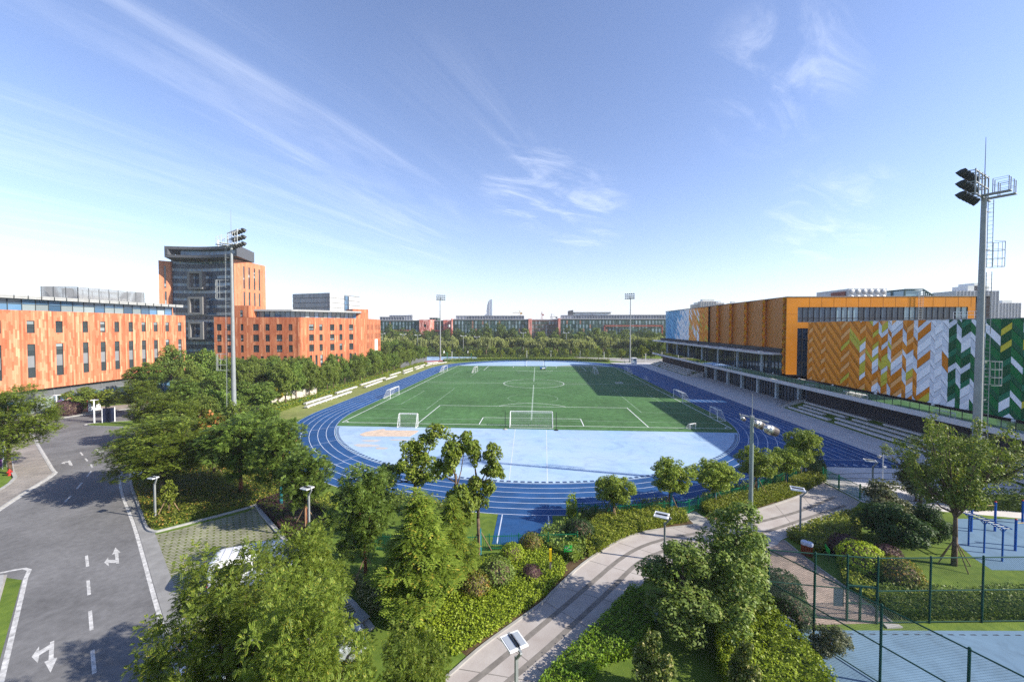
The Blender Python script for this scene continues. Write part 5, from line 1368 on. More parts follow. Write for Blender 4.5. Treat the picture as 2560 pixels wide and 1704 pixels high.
lampx = [((1661,1402),3.35,'silver park lamp standing at the bend of the path between the hedges'),((2000,1337),3.8,'silver park lamp at the tip of the shrub bed by the litter bins'),((2181,1222),3.0,'silver park lamp on the plaza in front of the lane numbers')]
for (u, v), h, lb in lampx: park_lamp(lb, at(u, v), h, rad(-25))
pxy = at(1291,1612,3.0); park_lamp('silver park lamp in the foreground over the near end of the path', pxy, 3.0, rad(-58))
p = at(388,1297); park_lamp('pale lamp post at the kerb beside the staked tree in the bed', p, 3.7, rad(-10), 0.62)
p = at(773,1345); park_lamp('pale lamp post in the purple hedge behind the parking bays', p, 4.1, rad(-20), 0.8)
def road_lamp(label, loc, h, banner=False):
    t = thing('street_lamp', label, 'lamp post', (loc[0],loc[1],0), rad(35))
    b = MB(); b.tube((0,0,0),(0,0,h),0.11,0.10,8); b.build('post', m_wht, t)
    b = MB(); b.box((0.1,0,h+0.02),(1.0,0.4,0.08)); b.build('lamp_panel', m_wht, t)
    if banner:
        b = MB(); b.box((0.42,0,h-1.9),(0.55,0.03,2.0)); b.build('banner', m_ban, t)
        b = MB(); b.tube((0.1,0,h-0.9),(0.72,0,h-0.9),0.025); b.tube((0.1,0,h-2.9),(0.72,0,h-2.9),0.025); b.build('banner_arm', m_galv, t)
m_ban = M('purple_banner', (0.05,0.02,0.10), 0.6, col2=(0.13,0.05,0.20), scale=0.5)
road_lamp('white lamp post with a banner on the forecourt of the orange block', at(142,1041), 4.1, True)
road_lamp('white lamp post on the grass verge at the junction', at(236,1057), 4.1)
road_lamp('white lamp post on the grass at the left edge, behind the hydrant', at(20.5,1166), 3.6, False)
road_lamp('second white post left of the lamp by the hydrant, partly hidden', at(7,1148), 3.4, False)
t = thing('banner_stand', 'purple printed banner hanging over the grass at the left edge', 'banner', (*at(-16,1178),0))
b = MB(); b.box((0,0,1.45),(0.05,1.5,2.3)); b.build('banner', m_ban, t)
b = MB(); b.tube((0,-0.8,0),(0,-0.8,2.7),0.05); b.tube((0,0.8,0),(0,0.8,2.7),0.05); b.tube((0,-0.8,2.66),(0,0.8,2.66),0.04); b.build('frame', m_galv, t)
t = thing('fire_hydrant', 'red fire hydrant on the lawn beside the left sidewalk', 'hydrant', (*at(24,1188),0), 0.5)
b = MB(); b.lathe([(0.16,0),(0.16,0.06),(0.11,0.10),(0.10,0.48),(0.15,0.50),(0.15,0.56),(0.12,0.62),(0.05,0.70),(0.03,0.76)], (0,0,0), 12); b.build('barrel', m_red, t)
for a in (0, 2.1, 4.2):
    b = MB(); b.tube((0.08*math.cos(a),0.08*math.sin(a),0.42),(0.24*math.cos(a),0.24*math.sin(a),0.42),0.07,0.075,8); b.build('outlet', m_red, t)
t = thing('convex_mirror', 'round convex traffic mirror on a thin post by the purple shrub', 'mirror', (*at(158.5,1036),0), rad(48))
b = MB(); b.tube((0,0,0),(0,0,2.5),0.04); b.build('post', m_galv, t)
b = MB()
for j in range(4):
    r0, r1 = 0.42*j/4, 0.42*(j+1)/4
    for k in range(16):
        a0, a1 = 2*PI*k/16, 2*PI*(k+1)/16; dd = lambda r: 0.10*(1-(r/0.42)**2)
        b.face([(r*math.cos(a)*1.25, -0.06-dd(r), 2.75+r*math.sin(a)) for r, a in ((r0,a0),(r0,a1),(r1,a1),(r1,a0))])
b.build('mirror_face', M('mirror', (0.75,0.76,0.74), 0.06, 0.9, var=0.02), t)
b = MB(); b.lathe([(0.56,-0.02),(0.56,0.05),(0.5,0.08)], (0,0,0), 16); 
b.v = [(x, -z, 2.75+y*0.8) for x, y, z in b.v]; b.build('rim', m_wood, t)
t = thing('speed_limit_sign', 'round white speed limit sign reading 15 with a red rim on a thin post', 'sign', (*at(174.5,1036),0), rad(48))
b = MB(); b.tube((0,0,0),(0,0,2.9),0.035); b.build('post', m_galv, t)
def disc(r, y, n=20): 
    bb = MB(); bb.face([(r*math.cos(2*PI*k/n), y, 2.85+r*math.sin(2*PI*k/n)) for k in range(n)][::-1]); bb.face([(r*math.cos(2*PI*k/n), y+0.02, 2.85+r*math.sin(2*PI*k/n)) for k in range(n)])
    for k in range(n):
        a0, a1 = 2*PI*k/n, 2*PI*(k+1)/n; bb.face([(r*math.cos(a0),y,2.85+r*math.sin(a0)),(r*math.cos(a1),y,2.85+r*math.sin(a1)),(r*math.cos(a1),y+0.02,2.85+r*math.sin(a1)),(r*math.cos(a0),y+0.02,2.85+r*math.sin(a0))])
    return bb
disc(0.46,-0.07).build('rim', m_red, t); fc = disc(0.36,-0.095).build('sign_face', m_wht, t)
def textmesh(name, s, size, mat, parent, loc, rot, ext=0.004):
    c = bpy.data.curves.new(name, 'FONT'); c.body = s; c.size = size; c.align_x = 'CENTER'; c.align_y = 'CENTER'; c.extrude = ext
    o = bpy.data.objects.new(name, c); COL.objects.link(o); dg = bpy.context.evaluated_depsgraph_get()
    me = bpy.data.meshes.new_from_object(o.evaluated_get(dg)); bpy.data.objects.remove(o); me.materials.clear(); me.materials.append(mat)
    o = link(name, me, parent); o.location = loc; o.rotation_euler = rot; return o
textmesh('numerals', '15', 0.46, m_black, fc, (0,-0.105,2.85), (rad(90),0,0))
for u, v, lb in ((229,1029,'left of the pair of white display boards at the far kerb'),(243,1026,'right of the pair of white display boards at the far kerb')):
    t = thing('display_board', lb, 'board', (*at(u,v),0), rad(48)); b = MB(); b.box((0,0,1.3),(1.0,0.12,2.3)); b.build('panel', m_wht, t)
    b = MB(); b.box((-0.55,0,1.25),(0.10,0.14,2.5)); b.build('red_post', m_red, t)
t = thing('gate_railing', 'black metal railing gate closing the drive behind the roadside trees', 'fence', (*at(452,1020),0))
b = MB(); a, c = at(424,1012), at(480,1028)
for k in range(26):
    f = k/25; b.bar((a[0]+(c[0]-a[0])*f,a[1]+(c[1]-a[1])*f,0.1),(a[0]+(c[0]-a[0])*f,a[1]+(c[1]-a[1])*f,1.9),0.05)
b.bar((*a,0.3),(*c,0.3),0.06); b.bar((*a,1.8),(*c,1.8),0.06); b.build('railing', m_black, t, world=True)
b = MB(); b.bar((*a,0.08),(*c,0.08),0.5,0.35); b.build('plinth', m_bench, t, world=True)
# beige screen wall behind the left trees
t = thing('screen_wall', 'low beige wall behind the tree trunks left of the track', 'wall', (-57,22,0)); b = MB(); b.bar((-58.2,15.5,0.9),(-55.2,28.5,0.9),0.35,1.8); b.build('wall', M('beige_wall', (0.46,0.42,0.36), 0.8, var=0.1), t, world=True)
b = MB(); b.bar((-58.2,15.5,1.85),(-55.2,28.5,1.85),0.5,0.12); b.build('coping', m_conc, t, world=True)
t = thing('sentry_booth', 'white sentry booth beside the far right floodlight mast', 'booth', (*at(1585,909),0), 0.1)
b = MB(); b.box((0,0,0.6),(2.0,2.0,1.2)); b.box((0,0,2.7),(2.3,2.3,0.35)); 
for sx in (-0.9,0.9):
    for sy in (-0.9,0.9): b.box((sx,sy,1.85),(0.2,0.2,1.4))
b.build('cabin', m_wht, t)
b = MB(); b.box((0,0,1.85),(1.75,1.75,1.3)); b.build('window', m_cw, t)

# ---- tall CCTV/area light pole in the foreground
tp_ = thing('area_light_pole', 'tall green grey pole with two silver spotlights at the side of the path', 'lamp post', (17.75,-37.28,0), 0)
b = MB(); b.tube((0,0,0),(0,0,10.2),0.17,0.135,14); b.tube((0,0,0),(0,0,0.1),0.32,0.32,12); b.build('pole', M('pole_green_grey', (0.24,0.29,0.28), 0.45, 0.3, var=0.08), tp_)
b = MB(); b.tube((0,0,10.2),(0,0,12.0),0.035,0.02,6); b.build('spike', m_galv, tp_)
b = MB(); b.bar((-0.62,0.35,10.28),(0.95,-0.55,9.92),0.16,0.08); b.bar((0.0,0.0,10.1),(0.0,0.0,10.3),0.24); b.build('crossarm', m_galv, tp_)
m_chrome = M('spun_aluminium', (0.55,0.54,0.52), 0.3, 0.85, var=0.05)
for c, d in (((0.50,0.10,9.62),(0.85,0.15,-0.40)),((0.95,-0.62,9.40),(0.86,0.1,-0.36)),((-0.5,0.42,9.98),(0.75,0.3,-0.5))):
    c = Vector(c); d = Vector(d).normalized(); s_ = 1.25 if c.x > 0.6 else (1.05 if c.x > 0 else 0.5)
    lm = MB(); lm.tube(c-d*0.36*s_, c-d*0.16*s_, 0.10*s_, 0.27*s_, 14); lm.tube(c-d*0.16*s_, c+d*0.10*s_, 0.27*s_, 0.31*s_, 14); so = lm.build('spotlight', m_chrome, tp_, smooth=True)
    lm = MB(); lm.tube(c+d*0.10*s_, c+d*0.48*s_, 0.30*s_, 0.27*s_, 14); lm.build('hood', M('hood_brown', (0.09,0.075,0.07), 0.5) if 'hood_brown' not in bpy.data.materials else bpy.data.materials['hood_brown'], so)
    lm = MB(); lm.bar(c-d*0.25*s_, c-d*0.25*s_+Vector((-0.12,0.1,0.32)), 0.07); lm.build('bracket', m_galv, so)
cp2 = thing('camera_pole', 'thin pole with a dome camera and a speaker behind the plaza lamp', 'camera pole', (*at(2206,1213),0), 0)
b = MB(); b.tube((0,0,0),(0,0,2.0),0.04,0.04,6); b.tube((0,0,2.0),(0,0,3.4),0.06,0.06,6); b.build('pole', m_wht, cp2)
b = MB(); b.tube((0,0,3.2),(-0.35,0,3.25),0.03); b.lathe([(0.05,0.2),(0.17,0.12),(0.18,0),(0.12,-0.12),(0.03,-0.16)], (-0.42,0,3.15), 10); b.build('dome_camera', m_chrome, cp2)
b = MB(); b.tube((0,0,2.05),(0.22,-0.05,1.98),0.06,0.17,10); b.build('horn_speaker', m_wht, cp2)
# litter bins
m_bin = M('bin_slats', (0.20,0.05,0.02), 0.6, var=0.15); m_binlid = M('bin_lid', (0.45,0.50,0.62), 0.4, var=0.05)
for u, v, lb in ((2011,1386,'rear of the two brown slatted litter bins, by the shrub bed'),(2023,1390,'front of the two brown slatted litter bins, with a pale blue lid')):
    t = thing('litter_bin', lb, 'bin', (*at(u,v),0.02), rad(40), 'pair of slatted litter bins')
    b = MB()
    for k in range(14):
        a = 2*PI*k/14; b.box((0.21*math.cos(a),0.21*math.sin(a),0.42),(0.03,0.075,0.78), a)
    b.build('slats', m_bin, t)
    b = MB(); b.lathe([(0.19,0),(0.19,0.8)], (0,0,0.02), 12); b.build('liner', m_black, t)
    b = MB(); b.lathe([(0.24,0.80),(0.25,0.86),(0.25,1.0),(0.20,1.05),(0.05,1.07)], (0,0,0), 14); b.build('lid', m_binlid, t)
# green notice plates and yellow marker
m_sign = M('green_sign', (0.02,0.34,0.05), 0.5, var=0.05)
t = thing('lawn_sign', 'small bright green lawn sign with white writing beside the path, left of the hedge', 'sign', (*at(1420,1399),0), rad(10))
b = MB(); b.box((0,0,0.85),(0.62,0.03,0.46)); pl_ = b.build('plate', m_sign, t)
b = MB(); b.box((-0.2,0.02,0.4),(0.04,0.03,0.9)); b.box((0.2,0.02,0.4),(0.04,0.03,0.9)); b.build('leg', m_black, t)
textmesh('lettering', '爱护', 0.15, m_wht, pl_, (-0.12,-0.018,0.93), (rad(90),0,0)); 
b = MB(); 
for k in range(4): b.box((-0.02+0.09*k,-0.018,0.77),(0.06,0.008,0.07))
b.build('small_characters', m_wht, pl_)
t = thing('lawn_sign', 'green lawn sign seen edge on behind the court fence near the bins', 'sign', (*at(2068,1398),0), rad(72))
b = MB(); b.box((0,0,0.75),(0.95,0.03,0.42)); b.build('plate', m_sign, t); b = MB(); b.box((-0.3,0.02,0.35),(0.04,0.03,0.75)); b.box((0.3,0.02,0.35),(0.04,0.03,0.75)); b.build('leg', m_black, t)
t = thing('marker_post', 'square marker post with a bright yellow top in the ground cover', 'post', (*at(1376,1437),0))
b = MB(); b.box((0,0,0.5),(0.13,0.13,1.0)); b.build('post', M('weathered_grey', (0.20,0.18,0.16), 0.8), t)
b = MB(); b.box((0,0,1.42),(0.16,0.16,0.84)); b.build('yellow_sleeve', M('bright_yellow', (0.75,0.52,0.01), 0.5, var=0.05), t)
t = thing('slanted_plaque', 'slanted pale stone plaque on the ground under the shrubs right of the path', 'plaque', (*at(1624,1541),0), rad(-30))
b = MB(); b.hexa([(-0.4,-0.35,0.12),(0.45,-0.35,0.12),(0.45,0.35,0.42),(-0.4,0.35,0.42),(-0.4,-0.35,0.18),(0.45,-0.35,0.18),(0.45,0.35,0.48),(-0.4,0.35,0.48)]); b.build('plate', M('plaque_stone', (0.33,0.40,0.38), 0.5), t)
b = MB(); b.box((0,0.25,0.12),(0.7,0.2,0.3)); b.build('plinth', m_conc, t)
t = thing('ground_cabinet', 'grey square cover slab leaning on the kerb by the variegated shrub', 'slab', (*at(902,1547),0), rad(-39)); b = MB(); b.box((0,0,0.2),(0.95,0.65,0.06)); b.build('cover', m_galv, t); b = MB(); b.box((0,0,0.08),(0.8,0.5,0.16)); b.build('curb_frame', m_conc, t)

# ---- fences
def fence_run(name, label, pts, h, mat, gap=0.14, cat='fence', wave=False, post=2.4, bar=0.028, rails=(0.15,0.92)):
    c = pts[len(pts)//2]; t = thing(name, label, cat, (c[0],c[1],0)); b = MB(); rb = MB(); lastp = None
    for p, q in zip(pts[:-1], pts[1:]):
        L_ = math.hypot(q[0]-p[0], q[1]-p[1]); n = max(1,int(L_/gap))
        for k in range(n):
            f = k/n; x, y = p[0]+(q[0]-p[0])*f, p[1]+(q[1]-p[1])*f; hh = h*(1.0 if not wave or k % 4 else 1.10)
            b.bar((x,y,0.06),(x,y,hh),bar)
        m_ = max(1,int(round(L_/post)))
        for k in range(m_+1):
            f = k/m_; x, y = p[0]+(q[0]-p[0])*f, p[1]+(q[1]-p[1])*f; 
            if lastp and math.hypot(x-lastp[0], y-lastp[1]) < 0.9: continue
            lastp = (x, y); pb2 = MB(); pb2.bar((x,y,0),(x,y,h*1.08),0.09); pb2.build('post', mat, t, world=True)
    
    for r in rails: b.path([(*p,h*r) for p in pts], 0.028, 4)
    b.build('picket_panel', mat, t, world=True); return t
fa = smoothline([(-13,-39.5),(-8,-39.9),(-2.6,-39.2)], 3)+[(4.2,-38.4),(4.6,-34.2)]+smoothline(poly((1425,1287),(1520,1296),(1600,1290),(1690,1285)), 3)
fence_run('picket_fence', 'green metal picket fence behind the shrubs between the runway and the path', fa, 1.2, m_green, wave=True)
fence_run('picket_fence', 'green metal picket fence along the bend behind the clipped trees', smoothline(poly((1745,1276),(1800,1258),(1860,1243),(1920,1222),(1990,1196)), 4), 1.2, m_green, wave=True)
fence_run('picket_gate', 'green picket gate where the concrete spur meets the track', poly((1690,1285),(1712,1286),(1722,1283),(1745,1272)), 1.25, m_green, cat='gate')
fence_run('railing_fence', 'straight green railing fence closing the path from the plaza', poly((2057,1201),(2097,1222),(2150,1248),(2200,1270)), 1.45, m_green, post=2.2, rails=(0.08,0.95))
fence_run('mesh_fence', 'low green fence line behind the left bank hedge', [(-51.4,6),(-51.2,40),(-50.9,80),(-50.4,112)], 1.0, m_green, gap=0.5, post=3)
arcN = [(-44,123),(-36,129),(-22,133.5),(-6,135.5),(10,135),(24,132.5),(36,128.5)]
fence_run('mesh_fence', 'low green fence round the far bend of the track', smoothline(arcN, 4), 1.1, m_green, gap=0.5, post=3)

def chainlink(t, p, q, z0, z1, sp=0.12, r=0.0036):
    """diagonal wires between p and q"""
    b = MB(); d = (q[0]-p[0], q[1]-p[1]); L_ = math.hypot(*d); H = z1-z0; ex, ey = d[0]/L_, d[1]/L_
    for s_ in (1, -1):
        k = -H
        while k < L_:
            a0, a1 = max(0.0,k), min(L_,k+H)
            if a1 > a0:
                za, zb = z0+(a0-k), z0+(a1-k)
                if s_ < 0: za, zb = z1-(a0-k), z1-(a1-k)
                b.tube((p[0]+ex*a0,p[1]+ey*a0,za),(p[0]+ex*a1,p[1]+ey*a1,zb),r,r,3,caps=False)
            k += sp
    return b
cf_ = thing('court_fence', 'tall dark green chain link fence with a gate round the blue court', 'fence', (22,-45.2,0))
FX = [(14.95,-44.75),(17.45,-45.0),(19.15,-45.15),(20.75,-45.25),(23.85,-45.0),(26.95,-44.75),(30.05,-44.5),(33.2,-44.2)]
FH = 3.85
def post(p, h=FH, r=0.055): 
    b = MB(); b.tube((*p,0),(*p,h+0.06),r,r,10); b.tube((*p,h+0.05),(*p,h+0.11),r*1.2,r*0.6,10); b.build('post', m_dgreen, cf_, world=True)
for p in FX: post(p)
SX = [(14.95,-44.75),(16.15,-46.9),(17.55,-49.4),(18.95,-51.9),(20.4,-54.5)]
for p in SX[1:]: post(p)
for A_, B_ in list(zip(FX[:-1], FX[1:]))+list(zip(SX[:-1], SX[1:])):
    gate_bay = (A_ == FX[2])
    b = MB(); b.tube((*A_,FH),(*B_,FH),0.035,0.035,8); 
    if not gate_bay: b.tube((*A_,1.93),(*B_,1.93),0.035,0.035,8); b.tube((*A_,0.08),(*B_,0.08),0.03,0.03,8)
    else: b.tube((*A_,2.15),(*B_,2.15),0.045,0.045,8)
    b.build('rail', m_dgreen, cf_, world=True)
    chainlink(cf_, A_, B_, 2.15 if gate_bay else 0.08, FH).build('chain_link_mesh', m_dgreen, cf_, world=True)
g_ = MB(); A_, B_ = FX[2], FX[3]; mid = (A_[0]+(B_[0]-A_[0])*0.42, A_[1]+(B_[1]-A_[1])*0.42)
for s0, s1 in ((0.03,0.42),(0.46,0.97)):
    P0 = (A_[0]+(B_[0]-A_[0])*s0, A_[1]+(B_[1]-A_[1])*s0); P1 = (A_[0]+(B_[0]-A_[0])*s1, A_[1]+(B_[1]-A_[1])*s1); gm = MB()
    for P_ in (P0,P1): gm.tube((*P_,0.08),(*P_,2.1),0.04,0.04,8)
    for z in (0.1,1.12,2.08): gm.tube((*P0,z),(*P1,z),0.035,0.035,8)
    gl = gm.build('gate_leaf', m_dgreen, cf_, world=True); chainlink(cf_, P0, P1, 0.1, 2.08).build('leaf_mesh', m_dgreen, gl, world=True)
t = thing('fence_notice', 'grey sheet metal notice panel hung on the court fence left of the gate', 'panel', (18.75,-45.06,0), math.atan2(-0.15,1.7)); b = MB(); b.box((0,0.03,1.35),(0.5,0.02,1.1)); b.build('sheet', m_galv, t); b = MB(); b.box((0.27,0.03,1.35),(0.03,0.03,1.14)); b.build('edge_post', m_dgreen, t)

# ---- fitness equipment on the blue pad
def tubeset(b, segs, r): 
    for p, q in segs: b.tube(p, q, r, r, 10)
t = thing('horizontal_ladder', 'blue overhead ladder of three posts and long rails on the fitness pad', 'climbing frame', (35.15,-37,0))
PX = [(35.05,-36.0),(35.1,-37.05),(35.2,-38.15)]
for p in PX:
    b = MB(); b.tube((*p,0),(*p,2.5),0.055,0.055,10); b.bar((p[0]-0.3,p[1],2.48),(p[0]+0.3,p[1],2.48),0.06); b.bar((p[0]-0.25,p[1],2.45),(p[0],p[1],2.15),0.04); b.bar((p[0]+0.25,p[1],2.45),(p[0],p[1],2.15),0.04); b.build('post', m_bluep, t, world=True)
b = MB()
for s in (-0.3,0.3): b.tube((35.03+s,-35.7,2.53),(35.22+s,-38.4,2.53),0.045,0.045,8)
b.build('rail', m_bluep, t, world=True)
b = MB()
for k in range(9): y = -35.9-0.3*k; b.tube((34.75,y,2.53),(35.48,y,2.53),0.02,0.02,6)
b.build('rung', m_galv, t, world=True)
def pullup(label, p, q, h):
    t = thing('pull_up_bar', label, 'exercise bar', ((p[0]+q[0])/2,(p[1]+q[1])/2,0), 0, 'blue pull up bars on the fitness pad')
    for a in (p, q):
        b = MB(); b.tube((*a,0),(*a,h+0.12),0.075,0.075,12); po = b.build('post', m_bluep, t, world=True)
        b = MB(); b.lathe([(0.08,0),(0.08,0.04),(0.04,0.08)], (*a,h+0.12), 10); b.build('cap', m_red, po, world=True)
    b = MB(); b.tube((*p,h-0.15),(*q,h-0.15),0.03,0.03,8); b.build('bar', M('bar_yellow', (0.50,0.38,0.16), 0.4) if 'bar_yellow' not in bpy.data.materials else bpy.data.materials['bar_yellow'], t, world=True)
pullup('blue pull up bar with a yellow cross bar behind the overhead ladder', at(2428,1328), at(2487,1327), 2.35)
pullup('blue pull up bar at the right edge beside the overhead ladder', at(2538,1376), at(2612,1372), 2.3)
pullup('pale yellow low bar at the right edge behind the other bars', at(2556,1308), at(2620,1306), 1.9)

# ---- hand trolley left at the court corner
t = thing('folding_trolley', 'folded metal trolley with a blue bag left at the corner of the court fence', 'trolley', (*at(1975,1580),0), rad(-40))
b = MB()
for s in (-0.3,0.3): b.path([(s,0.9,0.15),(s,0.2,0.2),(s,-0.5,0.55),(s,-0.75,1.25)], 0.02)
b.tube((-0.3,-0.75,1.25),(0.3,-0.75,1.25),0.02); b.tube((-0.3,-0.6,0.9),(0.3,-0.6,0.9),0.02); b.tube((-0.3,0.9,0.15),(0.3,0.9,0.15),0.02); b.path([(-0.3,0.2,0.2),(-0.1,-0.1,0.9),(0.3,0.9,0.5)], 0.018); b.build('frame', m_chrome, t)
for sx in (-0.34,0.34):
    for sy in (0.85,-0.2):
        b = MB(); b.tube((sx-0.03,sy,0.12),(sx+0.03,sy,0.12),0.12,0.12,10); b.build('wheel', m_black, t)
b = MB(); b.lathe([(0.25,0),(0.3,0.15),(0.26,0.3),(0.1,0.38)], (-0.25,-0.3,0.35), 9, sx=1.2); b.build('blue_bag', m_bluep, t)
b = MB(); b.lathe([(0.16,0),(0.18,0.4),(0.17,0.42)], (0.15,0.75,0.1), 9); b.build('red_bucket', m_red, t)

# ---- vehicles
m_car = M('white_car_paint', (0.74,0.75,0.77), 0.22, var=0.03, scale=0.4); m_tyre = M('tyre', (0.02,0.02,0.02), 0.8); m_cargl = GLASS('car_glass', (0.02,0.025,0.03), 0.04, 0.2); m_silver_c = M('silver_car_paint', (0.45,0.48,0.53), 0.25, 0.5, var=0.03)
m_tail = M('tail_lamp', (0.35,0.02,0.02), 0.25)
def loft(secs, mat, name, parent, smooth=True):
    b = MB(); n = len(secs[0]); i0 = 0
    for s_ in secs: b.v.extend(s_)
    for a in range(len(secs)-1):
        for k in range(n):
            k2 = (k+1) % n; b.f.append((a*n+k, a*n+k2, (a+1)*n+k2, (a+1)*n+k)); b.uv.append(None); b.m.append(0)
    b.f.append(tuple(range(n-1,-1,-1))); b.uv.append(None); b.m.append(0); b.f.append(tuple((len(secs)-1)*n+k for k in range(n))); b.uv.append(None); b.m.append(0)
    return b.build(name, mat, parent, smooth=smooth)
def rsec(x, w, z0, z1, rt=0.18, rb=0.08):
    hw = w/2; P = []
    for cy, cz, r, a0 in ((hw-rb,z0+rb,rb,-90),(hw-rt,z1-rt,rt,0),(-hw+rt,z1-rt,rt,90),(-hw+rb,z0+rb,rb,180)):
        for k in range(4): a = rad(a0+30*k); P.append((x, cy+r*math.cos(a), cz+r*math.sin(a)))
    return P
def wheels(t, xs, w, r):
    for x in xs:
        for s in (-1,1):
            b = MB(); b.tube((x,s*(w/2-0.2),r),(x,s*(w/2+0.01),r),r,r,16); o = b.build('wheel', m_tyre, t)
            b = MB(); b.tube((x,s*(w/2),r),(x,s*(w/2+0.02),r),r*0.6,r*0.55,12); b.build('rim', m_galv, o)
bt0, bt1 = at(526,1392,2.25), at(700,1368,2.0)
ang = math.atan2(bt1[1]-bt0[1], bt1[0]-bt0[0])
bus = thing('minibus', 'white minibus parked on the grass pavers, half hidden by the foreground tree', 'minibus', (*bt0,0), ang)
BL = 5.6; Wd_ = 1.95
loft([rsec(0.0,1.7,0.45,2.0,0.25),rsec(0.12,1.86,0.34,2.2,0.25),rsec(0.5,Wd_,0.32,2.28,0.22),rsec(3.6,Wd_,0.32,2.28,0.22),rsec(4.1,Wd_-0.04,0.32,2.16,0.3),rsec(4.8,Wd_-0.1,0.32,1.35,0.25),rsec(5.4,1.75,0.36,1.1,0.2),rsec(5.6,1.5,0.45,0.95,0.18)], m_car, 'body', bus)
for s in (-1,1):
    b = MB(); y = s*(Wd_/2+0.008)
    for x0, x1 in ((0.45,1.3),(1.4,2.4),(2.5,3.4),(3.5,4.1)): b.box(((x0+x1)/2,y-s*0.02,1.62),(x1-x0,0.05,0.58))
    b.build('side_windows', m_cargl, bus)
b = MB(); b.hexa([(4.12,-0.85,1.98),(4.74,-0.82,1.36),(4.74,0.82,1.36),(4.12,0.85,1.98),(4.20,-0.82,2.06),(4.84,-0.80,1.38),(4.84,0.80,1.38),(4.20,0.82,2.06)]); b.build('windscreen', m_cargl, bus)
b = MB(); b.box((0.02,0,1.6),(0.08,1.4,0.55)); b.build('rear_window', m_cargl, bus)
for s in (-1,1):
    b = MB(); b.box((0.03,s*0.8,1.0),(0.10,0.14,0.45)); b.build('tail_light', m_tail, bus)
    b = MB(); b.box((5.45,s*0.62,0.86),(0.2,0.3,0.16)); b.build('headlight', m_lens, bus)
b = MB()
for k in range(7): b.box((0.7+0.45*k,0,2.286),(0.05,1.5,0.03))
b.build('roof_ribs', M('roof_rib_grey', (0.45,0.46,0.48), 0.4), bus)
wheels(bus, (1.0,4.5), Wd_, 0.33)
def sedan(label, loc, rz, paint, L_=4.5):
    t = thing('parked_car', label, 'car', (*loc,0), rz)
    k = L_/4.5
    loft([rsec(0.0,1.45,0.42,0.82,0.12),rsec(0.12*k,1.66,0.30,0.95,0.14),rsec(0.8*k,1.78,0.25,1.0,0.14),rsec(2.2*k,1.80,0.25,0.98,0.12),rsec(3.3*k,1.78,0.25,0.95,0.14),rsec(4.2*k,1.66,0.28,0.78,0.15),rsec(4.5*k,1.3,0.38,0.66,0.1)], paint, 'body', t)
    loft([rsec(0.35*k,1.35,0.93,1.02,0.04),rsec(1.0*k,1.40,0.93,1.38,0.16),rsec(1.5*k,1.38,0.93,1.44,0.16),rsec(2.3*k,1.36,0.93,1.42,0.16),rsec(3.2*k,1.42,0.90,1.0,0.04)], m_cargl, 'glasshouse', t)
    loft([rsec(0.95*k,1.22,1.36,1.41,0.02),rsec(1.5*k,1.24,1.40,1.475,0.03),rsec(2.2*k,1.20,1.39,1.45,0.03),rsec(2.35*k,1.14,1.36,1.40,0.02)], paint, 'roof', t)
    for s in (-1,1):
        b = MB(); b.box((0.06*k,s*0.62,0.78),(0.10,0.34,0.16)); b.build('tail_light', m_tail, t)
        b = MB(); b.box((4.3*k,s*0.58,0.66),(0.22,0.34,0.13)); b.build('headlight', m_lens, t)
        b = MB(); b.box((2.75*k,s*0.98,1.0),(0.12,0.2,0.12)); b.build('wing_mirror', paint, t)
    wheels(t, (0.85*k,3.65*k), 1.78, 0.31); return t
c1 = at(770,1530,0.8); sedan('white car glimpsed through the foreground tree beside the variegated shrub', (c1[0]-2.6,c1[1]-1.6), rad(28), m_car)
c2 = at(830,1600,0.8); sedan('silver car under the foreground tree at the lower end of the kerb', (c2[0]-2.3,c2[1]-1.6), rad(32), m_silver_c)
c3 = at(590,1650,0.8); sedan('white car almost hidden under the left side of the foreground tree', (c3[0]-2.0,c3[1]-1.2), rad(30), m_car)
c4 = at(345,1180,0.8); sedan('white car half hidden behind the tree at the side road', (c4[0],c4[1]), rad(120), m_car)
c5 = at(278,1046,0.8)
t = thing('entrance_sign', 'dark blue upright signboard standing on the verge at the junction', 'sign', (*at(272,1056),0), rad(40)); b = MB(); b.box((0,0,1.4),(1.5,0.25,2.5)); b.build('panel', M('navy_panel', (0.015,0.02,0.045), 0.4), t); b = MB(); b.box((-0.8,0,1.35),(0.1,0.3,2.7)); b.box((0.8,0,1.35),(0.1,0.3,2.7)); b.build('post', m_wht, t)
# basketball stands beyond the far bend
for u, v, lb in ((1052,899,'green basketball stand left on the far blue court'),(1118,897,'green basketball stand in the middle of the far blue court'),(1178,897,'green basketball stand with a white backboard right on the far court')):
    t = thing('basketball_stand', lb, 'basketball hoop', (*at(u,v),0)); b = MB(); b.tube((0,0,0),(0,0,3.4),0.16,0.14,8); b.path([(0,0,3.3),(-1.6,0,3.6)], 0.12); b.build('post', m_green, t)
    b = MB(); b.box((-1.7,0,3.7),(0.08,1.9,1.15)); b.build('backboard', m_wht, t); b = MB(); b.path([(-1.75-0.25+0.25*math.cos(a),0.25*math.sin(a),3.25) for a in np.linspace(0,2*PI,9)], 0.03); b.build('hoop', m_red, t)
